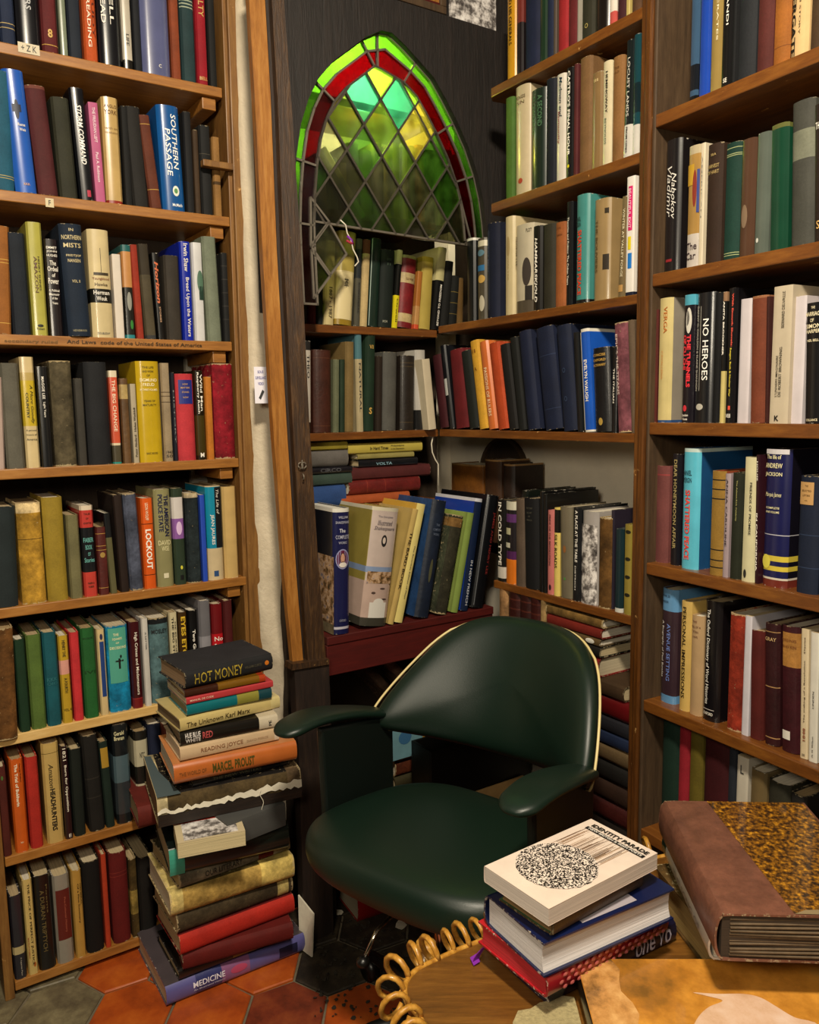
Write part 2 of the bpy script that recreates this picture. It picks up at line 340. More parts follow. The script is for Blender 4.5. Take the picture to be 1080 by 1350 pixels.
def ubase(P, X, z, d):
    Y = 600
    for _ in range(6):
        u, zz = P.hit(X, Y, d); Y = proj(P.w(u, z, d))[1]
    return P.hit(X, Y, d)[0]
ALLB = []
def row(P, z, ref, phrase, group, items, sb=.004, D=.155, maxlean=14):
    ox, oy, s = ref
    for it in items:
        x0, x1, xt, yt, c, style, desc = it[:7]; k = it[7] if len(it) > 7 else {}
        d = -sb + k.get('d', 0); X0 = ox + x0 / s; X1 = ox + x1 / s
        zb = z + k.get('z', 0)
        u0 = ubase(P, X0, zb, d); u1 = ubase(P, X1, zb, d); w = u1 - u0 - .0012
        lean = 0; h = k.get('h')
        if h is None:
            Yt = oy + yt / s
            if xt is not None:
                ut, zt = P.hit(ox + xt / s, Yt, d); lean = math.atan2(ut - u0, zt - zb); h = math.hypot(ut - u0, zt - zb)
                if abs(lean) < math.radians(1.3): lean = 0; h = zt - zb
            else:
                Xt = X0
                for _ in range(5):
                    ut, zt = P.hit(Xt, Yt, d); Xt = proj(P.w(u0, zt, d))[0]
                h = zt - zb
        if 'lean' in k: lean = math.radians(k['lean'])
        lean = max(-math.radians(maxlean), min(math.radians(maxlean), lean))
        w *= math.cos(lean); h = max(.08, min(k.get('hmax', .31), h))
        piv = u0 if lean < 0 else u1 - .0012
        off = w / 2 if lean < 0 else -w / 2
        M = P.mat(piv, zb, d) @ Matrix.Rotation(lean, 4, 'Y') @ Matrix.Translation((off, 0, 0))
        if lean == 0: M = P.mat((u0 + u1) / 2, zb, d)
        if k.get('yaw'): M = M @ Matrix.Rotation(math.radians(k['yaw']), 4, 'Z')
        o = book(M, w, h, k.get('D', min(D, h * .72)), c, style, k.get('b', ()), k.get('t', ()), desc + ', ' + (k.get('ph') or phrase), group, k.get('side'), k.get('pg'), extra=k.get('x'))
        ALLB.append(o)
W_, K_, G_ = '#ece6da', '#0c0b0a', '#c29a4a'
def V(s, c=W_, z0=.15, z1=.85, xr=(-.5, .5), bold=.01, sh=0): return (s, c, 'v', z0, z1, xr, bold, sh)
def U(s, c=W_, z0=.15, z1=.85, xr=(-.5, .5), bold=.01, sh=0): return (s, c, 'u', z0, z1, xr, bold, sh)
def H(s, c=W_, z0=.8, z1=.84, xr=(-.75, .75), bold=.01, sh=0): return (s, c, 'h', z0, z1, xr, bold, sh)
def gl(*zs, c=G_, w=.006): return [(z, z + w, c, 1) for z in zs]
# a plaque, patch or picture on the spine: a thin raised child
def patch(z0, z1, c, x0=-.8, x1=.8, name='spine_label', mat='print', ell=False):
    def f(o, w, h, D):
        hw = w / 2; n = 10 if ell else 6; bl = 0.0005 if w < .006 else min(.006, w * .13); Vv = []
        cx, rx, cz, rz = (x0 + x1) / 2, (x1 - x0) / 2, (z0 + z1) / 2, (z1 - z0) / 2
        for i in range(n + 1):
            if ell: a = math.pi * i / n; x = cx - rx * math.cos(a); r = max(.02, math.sin(a)) * rz; za, zb_ = cz - r, cz + r
            else: x = x0 + (x1 - x0) * i / n; za, zb_ = z0, z1
            y = bl * x * x - .0007; Vv += [(hw * x, y, h * za), (hw * x, y, h * zb_)]
        Fc = [(2 * i, 2 * i + 2, 2 * i + 3, 2 * i + 1) for i in range(n)]
        mesh(name, Vv, Fc, mat, o, cols=[lin(c)] * n if mat == 'print' else None)
    return f
def many(*fs):
    def f(o, w, h, D):
        for g in fs: g(o, w, h, D)
    return f

# ---------------------------------------------------------------- structure: floor with tiles, walls, ceiling
def struct(o): o['kind'] = 'structure'; return o
floor = struct(box('floor', -3, 2.6, -2.2, 3.4, -.1, -.006, 'grout'))
R6 = .098; th = math.radians(28)
def hexo(cx, cy, s=1):
    return [(cx + s * R6 * math.cos(th + i * math.pi / 3), cy + s * R6 * math.sin(th + i * math.pi / 3)) for i in range(6)]
a1 = Vector((math.cos(th + math.pi / 6), math.sin(th + math.pi / 6))) * R6 * 3 ** .5; a2 = Vector((math.cos(th + math.pi / 2), math.sin(th + math.pi / 2))) * R6 * 3 ** .5
org = Vector(onz(333, 1311, 0)[:2]) - Vector((math.cos(th), math.sin(th))) * R6
rt_ = random.Random(3); tiles = []
for i in range(-14, 15):
    for j in range(-14, 15):
        c = org + a1 * i + a2 * j
        if -1.35 < c.x < .75 and 1.1 < c.y < 2.35: tiles.append((c.x, c.y))
tm = {}
def tile_mesh(mat, k):
    rr = random.Random(k); V = []; n = 6
    for s, z in ((.965, -.008), (.965, -.002), (.93, .0005)):
        for i in range(6): a = th + i * math.pi / 3; q = s * R6 * (1 + (rr.random() - .5) * .02); V.append((q * math.cos(a), q * math.sin(a), z))
    Fc = [tuple(range(12, 18))] + [(l * 6 + i, l * 6 + (i + 1) % 6, l * 6 + 6 + (i + 1) % 6, l * 6 + 6 + i) for l in (0, 1) for i in range(6)]
    me = bpy.data.meshes.new('tile'); me.from_pydata(V, [], Fc); me.materials.append(MATS[mat]); return me
for mt_ in ('terracotta', 'stone_tile', 'red_tile', 'dark_stone'): tm[mt_] = [tile_mesh(mt_, k) for k in range(3)]
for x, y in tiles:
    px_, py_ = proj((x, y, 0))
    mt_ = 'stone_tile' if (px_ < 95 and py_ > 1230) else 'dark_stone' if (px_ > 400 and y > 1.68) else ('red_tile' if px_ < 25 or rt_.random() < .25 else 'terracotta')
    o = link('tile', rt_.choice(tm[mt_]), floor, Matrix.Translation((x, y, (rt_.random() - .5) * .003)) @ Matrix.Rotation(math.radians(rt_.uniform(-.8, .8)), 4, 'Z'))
struct(box('ceiling', -3, 2.6, -2.2, 3.4, 2.95, 3.05, 'ceiling_plaster'))
struct(box('wall_behind_viewer', -3, 2.6, -2.3, -2.2, 0, 2.95, 'room_wall'))
struct(box('wall_far_left', -3.1, -3, -2.2, 3.4, 0, 2.95, 'room_wall'))
struct(box('wall_far_right', 2.6, 2.7, -2.2, 3.4, 0, 2.95, 'room_wall'))
struct(box('wall_back', -3, 2.6, 3.4, 3.5, 0, 2.95, 'plaster_wall'))
# walls carrying the bookcases
uL = LP.hit(345, 600)[0]
struct(box('wall_left', -2.6, uL + .1, .27, .40, 0, 2.95, 'plaster_wall', None, LP.mat()))
struct(box('wall_alcove', -.62, .30, .27, .36, 0, 2.95, 'plaster_wall', None, BP.mat()))
uR1 = MP.hit(845, 400)[0]
struct(box('wall_right', -.30, uR1 + .02, .235, .30, 0, 2.95, 'plaster_wall', None, MP.mat()))
struct(box('wall_far_corner', -.02, 2.4, .262, .36, 0, 2.95, 'plaster_wall', None, RP.mat()))

def board(name, P, u0, u1, y0, y1, z0, z1, mat, parent, bevel=.002, d=0):
    """a board given in plane coordinates; own local frame for its grain"""
    M = P.mat((u0 + u1) / 2, (z0 + z1) / 2, d); hw = (u1 - u0) / 2; hz = (z1 - z0) / 2
    return box(name, -hw, hw, y0, y1, -hz, hz, mat, parent, M, bevel=bevel)
# left bookcase
lb = empty('bookcase', Matrix.Identity(4), 'tall pale pine bookcase with eight full shelves along the left wall', 'bookcase')
u_end = LP.hit(286, 100)[0]; u_a = LP.hit(-70, 600)[0]; u_foot = LP.hit(20, 1300)[0]
for i, z in enumerate(LZ):
    left = u_a if i < 6 else u_foot
    xr = {0: 293, 1: 303, 2: 306, 3: 315, 4: 325}.get(i, 333)
    zz = {0: 120, 1: 292, 2: 455, 3: 610, 4: 768}.get(i, 900)
    ur = LP.hit(xr, zz)[0]
    o = board('shelf', LP, left, ur, 0, .25, z - .022, z, 'pale_pine' if i == 5 else 'pine', lb)
    if i < 7: board('cleat', LP, ur - .045, ur - .012, .012, .2, z - .05, z - .0225, 'pine', lb)
board('back_panel', LP, u_a, u_end + .03, .252, .262, .02, 2.9, 'case_back', lb, 0)
# right upright: side board and face strip, leaning a touch like the old wall
u310 = LP.hit(299, 100)[0]; u345 = LP.hit(333, 700)[0]
ut0, ut1 = LP.hit(297, 60)[0], LP.hit(312, 60)[0]; ub0, ub1 = LP.hit(321, 700)[0], LP.hit(338, 700)[0]
ztop, zbot = LP.hit(305, 60)[1], LP.hit(330, 700)[1]
def at_z(a, b, z): return a + (b - a) * (z - ztop) / (zbot - ztop)
def upright(name, fa, fb, y0, y1, z0, z1, mat, parent):
    V_ = []
    for z in (z0, z1):
        for u, y in ((fa(z), y0), (fb(z), y0), (fb(z), y1), (fa(z), y1)): V_.append((u, y, z))
    return mesh(name, V_, BOXF, mat, parent, LP.mat(), bevel=.002)
upright('side_panel', lambda z: at_z(ut0, ub0, z) - .004, lambda z: at_z(ut0, ub0, z) + .016, .001, .25, 0, 2.9, 'pine_upright', lb)
upright('face_strip', lambda z: at_z(ut0, ub0, z) + .004, lambda z: at_z(ut1, ub1, z), -.012, .0008, 0, 2.9, 'pine_upright', lb)
board('left_upright', LP, u_foot - .022, u_foot - .002, -.004, .24, 0, LZ[5] - .024, 'pine_upright', lb)
board('side_panel', LP, u_a - .02, u_a, 0, .25, 0, 2.9, 'pine_upright', lb)
# writing on the shelf edges
def edge_print(P, X, Y, wpx, hz, s, c, bg=None, parent=None, d=.0012, o='h'):
    u, z = P.hit(X, Y); wd = P.hit(X + wpx, Y)[0] - u; tv, tp = text_geo(s, .01)
    if bg: V_ = [(-.006, -d, -.004), (wd + .006, -d, -.004), (wd + .006, -d, hz + .004), (-.006, -d, hz + .004)]; mesh('paper_label', V_, [(0, 1, 2, 3)], 'print', parent, P.mat(u, z), cols=[lin(bg)])
    mesh('shelf_lettering', [(a * wd, -d - .0006, b * hz) for a, b in tv], tp, 'print', parent, P.mat(u, z), cols=[lin(c)] * len(tp))
edge_print(LP, 64, 270.5, 3, .010, 'F', '#222', '#cbbd98', lb)
edge_print(LP, 28, 66.5, 20, .012, '+ Z K', '#2a2418', '#c8bca0', lb)
edge_print(LP, 6, 452, 70, .008, 'secondary ruled', '#6a4c1c', None, lb)
edge_print(LP, 88, 452.5, 178, .008, 'And Laws  code of the United States of America', '#3a2810', None, lb)
# little wooden bracket on the second shelf
bk = board('bracket', LP, LP.hit(264, 214)[0], LP.hit(304, 221)[0], -.02, .0, LP.hit(264, 221)[1], LP.hit(264, 212)[1], 'pine_upright', lb)

# plaster strip between the bookcase and the weathered post
def quadstrip(name, L_, R_, P, dl, dr, mat, thick, par=None):
    """board whose left/right edges follow pixel polylines on plane P; dl/dr = distance in front of it"""
    V_ = []
    for (xa, ya), (xb, yb) in zip(L_, R_):
        a = P.px(xa, ya, dl); b = P.px(xb, yb, dr); n = P.n
        V_ += [a, b, b - n * thick, a - n * thick]
    Fc = []
    for i in range(len(L_) - 1):
        k = i * 4
        for a, b in ((0, 1), (1, 2), (2, 3), (3, 0)): Fc.append((k + b, k + a, k + 4 + a, k + 4 + b))
    Fc += [(0, 1, 2, 3), (len(V_) - 1, len(V_) - 2, len(V_) - 3, len(V_) - 4)]
    return mesh(name, V_, Fc, mat, par, smooth=False)
D0 = .195
pl = quadstrip('wall_plaster_strip', [(309, -60), (313, 130), (321, 330), (331, 560), (339, 760), (347, 900), (356, 1010), (366, 1130), (372, 1235)],
               [(338, -60), (348, 130), (358, 330), (372, 560), (388, 760), (402, 900), (410, 1010), (414, 1130), (416, 1235)], LP, .012, .055, 'plaster', .03)
struct(pl)
bm = bmesh.new(); bm.from_mesh(pl.data); bmesh.ops.subdivide_edges(bm, edges=bm.edges[:], cuts=4, use_grid_fill=True)
for v in bm.verts:
    v.co += LP.n * (.007 * math.sin(v.co.z * 23 + v.co.x * 60) * (1.3 if v.co.z < 1 else .4))
for f in bm.faces: f.smooth = True
bm.to_mesh(pl.data); bm.free()
struct(quadstrip('trim_1', [(325, -60), (336, 130), (346, 330), (360, 560), (375, 760), (386, 873)], [(346, -60), (357, 130), (365, 330), (378, 560), (391, 760), (400, 873)], LP, D0, D0, 'honey_trim', .018))
pst = struct(quadstrip('trim_2', [(346.5, -60), (357.5, 130), (365.5, 330), (378.5, 560), (391.5, 760), (400.5, 873)], [(355, -60), (366, 130), (374, 330), (386, 560), (398, 760), (406, 873)], LP, D0 - .012, D0 - .012, 'dark_block', .012))
post = struct(quadstrip('post', [(355, -60), (366, 130), (374, 330), (386, 560), (398, 760), (406, 873)], [(370, -60), (384, 130), (397, 330), (408, 560), (421, 760), (430, 873)], LP, D0 + .006, D0 + .006, 'old_post', .022))
blk = struct(quadstrip('post_block', [(388, 876), (394, 1000), (398, 1120), (402, 1243)], [(434, 872), (436, 1000), (438, 1120), (440, 1243)], LP, D0 + .016, D0 + .016, 'dark_block', .03))
cap = struct(quadstrip('trim_3', [(385, 884), (386, 876)], [(434, 876), (434, 869)], LP, D0 + .022, D0 + .022, 'old_post', .04))
# ornament and sticker on the post and the plaster
orn = empty('wall_hook', LP.mat(*LP.hit(398, 618, D0 + .01), D0 + .01), 'small tarnished scroll hook nailed to the weathered post', 'hook')
for sx in (-1, 1): tube('scroll', [(sx * (.004 + .006 * math.cos(a)), -.003, .008 + .007 * math.sin(a)) for a in [i * .7 for i in range(10)]], .0014, 'lead', orn)
tube('scroll', [(0, -.003, .02 - .003 * i) for i in range(8)], .0016, 'lead', orn)
tube('hook_loop', [(.0, -.004 - .006 * math.sin(a), -.012 - .008 * (1 - math.cos(a)) * .8) for a in [i * .45 for i in range(8)]], .0016, 'lead', orn)
q0 = LP.px(336, 484, .075); q1 = LP.px(353, 484, .085); q2 = LP.px(353, 532, .085); q3 = LP.px(336, 532, .075)
e_ = (q1 - q0).normalized(); up_ = Vector((0, 0, 1)); n_ = e_.cross(up_).normalized() * -1
n_ = -n_ if n_.dot(LP.n) < 0 else n_
Mst = Matrix((e_, -n_, up_)).transposed().to_4x4(); Mst.translation = q3 + n_ * .012
ws, hs = (q1 - q0).length, (q0 - q3).length
st = box('sticker', 0, ws, 0, .0006, 0, hs, 'sticker', None, Mst, bevel=.0002); tag(st, 'small white surveillance notice sticker on the plaster strip', 'sticker')
Vv = []; Ff = []
for s_, z0, z1 in (('SOUS', .82, .9), ('SURVEILLANCE', .66, .74), ('VIDEO', .5, .58)):
    tv, tp = text_geo(s_, .02); k = len(Vv); wd = .8 if len(s_) > 6 else .45
    Vv += [(ws * (.5 - wd / 2 + wd * a), -.0006, hs * (z0 + (z1 - z0) * b)) for a, b in tv]; Ff += [tuple(i + k for i in p) for p in tp]
mesh('lettering', Vv, Ff, 'print', st, cols=[lin('#3a3a8c')] * len(Ff))
mesh('printed_camera', [(ws * x, -.0006, hs * z) for x, z in ((.3, .15), (.45, .1), (.75, .32), (.6, .38))], [(0, 1, 2, 3)], 'print', st, cols=[lin('#18181c')])

# ---------------------------------------------------------------- middle bookcase and corner shelves
mb = empty('bookcase', Matrix.Identity(4), 'brown bookcase in the middle, tucked into the alcove corner', 'bookcase')
uM1 = MP.hit(842, 400)[0]; uMa = MP.hit(641, 200)[0]
for i, z in enumerate(MZ):
    ul = uMa if i < 2 else (.005 if i < 4 else MP.hit(651, 770)[0])
    if i < 2:
        c = .02; prism('shelf', [(ul + c, 0), (uM1, 0), (uM1, .2), (ul + .02, .2), (ul, c)], z - .022, z, 'walnut', mb, MP.mat(), bevel=.002)
    else: board('shelf', MP, ul, uM1, 0, .2, z - .020, z, 'walnut', mb)
u_p0, u_p1 = MP.hit(833, 600)[0], MP.hit(846, 600)[0]
u_p0 = uM1
board('end_upright', MP, u_p0, u_p0 + .014, -.006, .2, 0, 2.9, 'walnut_upright', mb)
board('bottom_shelf', MP, .06, uM1, 0, .2, .06, .08, 'walnut', mb)
board('back_panel', MP, -.19, uM1, .201, .209, 1.25, 2.9, 'case_back', mb, 0)
cs = empty('corner_shelf_unit', Matrix.Identity(4), 'dark wooden corner shelves behind the arched partition', 'shelves')
uB0 = BP.hit(385, 500)[0] - .03
for z in BZ: board('shelf', BP, uB0, .0, 0, .2, z - .02, z, 'walnut', cs)
board('back_panel', BP, uB0, .14, .205, .215, 1.0, 1.80, 'case_back', cs, 0)
board('side_panel', BP, uB0 - .02, uB0, -.02, .24, 0, 2.3, 'case_back', cs, 0)
# right bookcase
rb = empty('bookcase', Matrix.Identity(4), 'walnut-brown bookcase filling the right edge, scratched shelf edges', 'bookcase')
uR0 = RP.hit(856, 560)[0]
for i, z in enumerate(RZ): board('shelf', RP, uR0, uR0 + .95, 0, .235, z - .024, z, 'walnut', rb)
board('bottom_shelf', RP, uR0, uR0 + .95, 0, .235, .08, .104, 'walnut', rb)
board('side_panel', RP, uR0 - .020, uR0, -.0, .25, 0, 2.9, 'walnut_side', rb)
board('face_strip', RP, uR0 - .020, uR0 - .003, -.012, -.001, 0, 2.9, 'walnut_upright', rb, .004)
board('back_panel', RP, uR0, uR0 + .95, .24, .25, .0, 2.9, 'case_back', rb, 0)
board('side_panel', RP, uR0 + .952, uR0 + .972, 0, .25, 0, 2.9, 'walnut_side', rb)
# niche in the alcove wall under the fourth shelf
ni = empty('wall_niche', MP.mat(0, 0, -.234)); struct(ni)
pL, pR = MP.hit(637, 600, -.23)[0], MP.hit(694, 640, -.23)[0]; ua, ub, zt_ = pL, pR, MP.hit(664, 581, -.23)[1]
ac = [(ua, .86), (ua, 1.06)] + [((ua + ub) / 2 - (ub - ua) / 2 * math.cos(a), 1.10 + (zt_ - 1.10) * math.sin(a)) for a in [math.pi * i / 16 for i in range(17)]] + [(ub, 1.06), (ub, .86)]
prism_ = [(x, z) for x, z in ac]
V_ = [(x, 0, z) for x, z in ac]; mesh('niche_back', V_, [tuple(range(len(V_)))], 'case_back', ni)
V_ = []; 
for x, z in ac:
    cx = (ua + ub) / 2; k = 1.09; V_ += [(x, -.012, z), (cx + (x - cx) * k, -.012, 1.0 + (z - 1.0) * 1.05), (cx + (x - cx) * k, 0, 1.0 + (z - 1.0) * 1.05), (x, 0, z)]
Fc = [(i * 4 + a, i * 4 + (a + 1) % 4, i * 4 + 4 + (a + 1) % 4, i * 4 + 4 + a) for i in range(len(ac) - 1) for a in range(4)]
mesh('niche_frame', V_, Fc, 'walnut_side', ni)

# ---------------------------------------------------------------- arched partition with leaded glass
arch_px = [(392, 398), (388, 320), (387, 290), (388, 247), (391, 205), (397, 163), (407, 130), (420, 103), (440, 80), (463, 63), (482, 49), (503, 40), (517, 43), (535, 60), (553, 80), (573, 103), (589, 132), (603, 160), (618, 194), (630, 230), (637, 262), (641, 293), (643, 318)]
arch = [WP.hit(*p) for p in arch_px]
zb = BZ[2] + .01
pw = empty('wall_partition', Matrix.Identity(4)); struct(pw)
uTL = WP.hit(338, 100)[0]; uTR = WP.hit(700, 200)[0]; zTop = WP.hit(620, 30)[1]
zr = MZ[1] + .012; Ml = WP.mat()
poly = [(uTL, zb), (arch[0][0] - .002, zb)] + arch + [(arch[-1][0] + .003, zr - .06 if False else arch[-1][1] - .01), (uTR, arch[-1][1] - .01), (uTR, zTop), (uTL, zTop)]
def sheet(name, poly, y0, y1, mat, parent, M):
    n = len(poly); tri = tessellate_polygon([[Vector((x, z, 0)) for x, z in poly]])
    V_ = [(x, y0, z) for x, z in poly] + [(x, y1, z) for x, z in poly]
    Fc = [tuple(t) for t in tri] + [tuple(i + n for i in t[::-1]) for t in tri] + [(i, (i + 1) % n, n + (i + 1) % n, n + i) for i in range(n)]
    return mesh(name, V_, Fc, mat, parent, M)
sheet('partition_board', poly, 0, .03, 'black_wood', pw, Ml)
# glass: outer green ring, red ring, inner lozenges
win = empty('window_1', Ml @ Matrix.Translation((0, .02, 0))); struct(win)
cx_ = sum(a[0] for a in arch) / len(arch); apex = max(range(len(arch)), key=lambda i: arch[i][1])
def inset(pts, d):
    out = []
    for i, p in enumerate(pts):
        a = Vector(pts[max(0, i - 1)]); b = Vector(pts[min(len(pts) - 1, i + 1)]); t = (b - a).normalized(); nrm = Vector((t.y, -t.x))
        if i in (0, len(pts) - 1): nrm = Vector((1 if i == 0 else -1, 0))
        k = 1.0 if i != apex else 1.35
        out.append((p[0] + nrm.x * d * k, p[1] + nrm.y * d * k))
    return out
r1 = inset(arch, .026); r2 = inset(arch, .062)
for r_ in (r1, r2):
    for q in (-1, 1): r_[apex + q] = tuple((Vector(r_[apex]) * .5 + Vector(r_[apex + 2 * q]) * .5))
rr_ = random.Random(5); leads = []
def pane(pts, mat, name='pane', th_=.003):
    n = len(pts); a = sum(pts[i][0] * pts[(i + 1) % n][1] - pts[(i + 1) % n][0] * pts[i][1] for i in range(n))
    if abs(a) < 1e-5: return
    if a > 0: pts = pts[::-1]
    V_ = [(x, 0, z) for x, z in pts] + [(x, th_, z) for x, z in pts]
    tl_ = rr_.uniform(-.0015, .0015)
    Fc = [tuple(range(n)), tuple(range(n, 2 * n))[::-1]] + [((i + 1) % n, i, n + i, n + (i + 1) % n) for i in range(n)]
    mesh(name, [(x, y + tl_, z) for x, y, z in V_], Fc, mat, win)
cuts = [0, 2, 4, 7, 10, 11, 14, 17, 19, 22]
for a, b in zip(cuts[:-1], cuts[1:]):
    pane(arch[a:b + 1] + r1[a:b + 1][::-1], 'glass_green', 'border_pane'); pane(r1[a:b + 1] + r2[a:b + 1][::-1], 'glass_red', 'border_pane')
for k in cuts: leads.append([arch[k], r2[k]])
leads += [arch, r1, r2]
def clip(sub, cl):
    """Sutherland-Hodgman against a convex clockwise polygon"""
    out = sub
    for i in range(len(cl)):
        a, b = cl[i], cl[(i + 1) % len(cl)]; inp = out; out = []
        def side(p): return (b[0] - a[0]) * (p[1] - a[1]) - (b[1] - a[1]) * (p[0] - a[0])
        for j in range(len(inp)):
            p, q = inp[j - 1], inp[j]; sp, sq = side(p), side(q)
            if (sp <= 0) != (sq <= 0): t = sp / (sp - sq); out.append((p[0] + (q[0] - p[0]) * t, p[1] + (q[1] - p[1]) * t))
            if sq <= 0: out.append(q)
        if not out: return []
    return out
hit = WP.hit
bl, br = hit(452, 294), hit(628, 322)
core = [p for p in r2 if p[1] > bl[1] - .02]; core = [(core[0][0], bl[1])] + core[1:-1] + [(core[-1][0], br[1])]
def hull(pts):
    pts = sorted(set(pts))
    def half(ps):
        h = []
        for p in ps:
            while len(h) > 1 and (h[-1][0] - h[-2][0]) * (p[1] - h[-2][1]) - (h[-1][1] - h[-2][1]) * (p[0] - h[-2][0]) >= 0: h.pop()
            h.append(p)
        return h
    return half(pts)[:-1] + half(pts[::-1])[:-1]
core = hull([p for p in core] + [bl, br])
node = hit(530, 133.3); nh = hit(573, 141); nv = hit(533, 206.7)
hx = ((hit(600, 175)[0] - hit(470, 160)[0]) / 3 * 1.0); hx = .5 * (hit(548, 207)[0] - hit(503, 207)[0]) * .98; hz_ = .5 * (hit(533, 133)[1] - hit(533, 207)[1])
cols_ = ['glass_clear', 'glass_yellow', 'glass_smoke', 'glass_moss', 'glass_clear', 'glass_olive', 'glass_moss', 'glass_smoke', 'glass_teal']
for i in range(-12, 13):
    for j in range(-12, 13):
        c = (node[0] + i * hx, node[1] + j * hz_)
        if (i + j) % 2: continue
        d_ = [(c[0], c[1] + hz_), (c[0] + hx, c[1]), (c[0], c[1] - hz_), (c[0] - hx, c[1])]
        q = clip(d_, core)
        if len(q) < 3: continue
        zc = sum(p[1] for p in q) / len(q)
        if zc > hit(530, 135)[1]: mt_ = rr_.choice(['glass_lime', 'glass_yellow', 'glass_lime', 'glass_teal'])
        elif zc > hit(530, 175)[1]: mt_ = rr_.choice(['glass_yellow', 'glass_teal', 'glass_olive', 'glass_lime'])
        else: mt_ = rr_.choice(cols_)
        pane(q, mt_); leads.append(q + [q[0]])
# three panes left hanging at the broken lower corner
zq = lambda x, y: hit(320 + x / 3, y / 3)
for pts, mt_ in (([zq(283, 775), zq(355, 870), zq(284, 965)], 'glass_smoke'), ([zq(355, 875), zq(425, 1000), zq(362, 1082), zq(286, 972)], 'glass_clear'), ([zq(286, 985), zq(360, 1088), zq(296, 1175)], 'glass_olive')):
    pane(pts, mt_); leads.append(pts + [pts[0]])
Vl = []; Fl = []
for ln in leads:
    for p, q in zip(ln[:-1], ln[1:]):
        p = Vector(p); q = Vector(q)
        if (q - p).length < 1e-4: continue
        t = (q - p).normalized() ; nn = Vector((-t.y, t.x)) * .0024; k = len(Vl); t *= .002
        for s in (p - t, q + t):
            Vl += [(s.x - nn.x, -.0035, s.y - nn.y), (s.x + nn.x, -.0035, s.y + nn.y), (s.x + nn.x, .006, s.y + nn.y), (s.x - nn.x, .006, s.y - nn.y)]
        Fl += [(k + a, k + (a + 1) % 4, k + 4 + (a + 1) % 4, k + 4 + a) for a in range(4)] + [(k, k + 3, k + 2, k + 1), (k + 4, k + 5, k + 6, k + 7)]
mesh('lead_came', Vl, Fl, 'lead', win)
# cord with threads hanging at the broken corner
cd = empty('cord_tassel', WP.mat(*hit(446, 292), 0), 'twisted pale cord with coloured threads hanging from broken window corner', 'cord')
def lc(pts): return [Vector((WP.hit(*p)[0] - hit(446, 292)[0], -.01 - .004 * (i % 2), WP.hit(*p)[1] - hit(446, 292)[1])) for i, p in enumerate(pts)]
tube('cord', lc([(446, 291), (452, 298), (455, 308), (459, 318), (463, 330), (467, 340), (470, 346), (464, 352)]), .0016, 'torn_paper', cd)
tube('thread', lc([(455, 312), (460, 318), (462, 325)]), .003, 'ribbon', cd); plain('red_thread', '#a02838', .8)
tube('thread', lc([(454, 318), (459, 322), (463, 322)]), .003, 'red_thread', cd)
# picture frame and photo above the partition
zf = zTop + .004
u0_, u1_ = WP.hit(488, -40)[0], WP.hit(592, -20)[0]
fr = empty('picture_frame', WP.mat(u0_, zTop + .008, -.01), 'small wooden picture frame above the partition, cut by top edge', 'picture frame')
wf = u1_ - u0_
for nm, a in (('frame_rail', (0, wf, 0, .02, 0, .018)), ('frame_rail', (0, wf, 0, .02, .182, .2)), ('frame_rail', (0, .018, 0, .02, .018, .182)), ('frame_rail', (wf - .018, wf, 0, .02, .018, .182))): box(nm, *a, 'walnut_side', fr, bevel=.002)
box('frame_rail', .018, wf - .018, .004, .012, .018, .024, 'red_board', fr)
box('picture', .018, wf - .018, .008, .012, .018, .182, 'honey_trim', fr)
u2_, u3_ = WP.hit(596, 0)[0], WP.hit(658, 20)[0]
ph = box('photograph', 0, u3_ - u2_, 0, .002, 0, .2, 'stone_relief', None, WP.mat(u2_, zTop + .004, -.012)); tag(ph, 'grey curled photograph standing on top of the arched partition', 'photograph')
board('wall_back_panel', WP, uTL, uTR + .05, .032, .04, zTop - .03, 2.9, 'black_wood', None, 0)['kind'] = 'structure'  # dark board added to block the alcove lamp's light above the partition
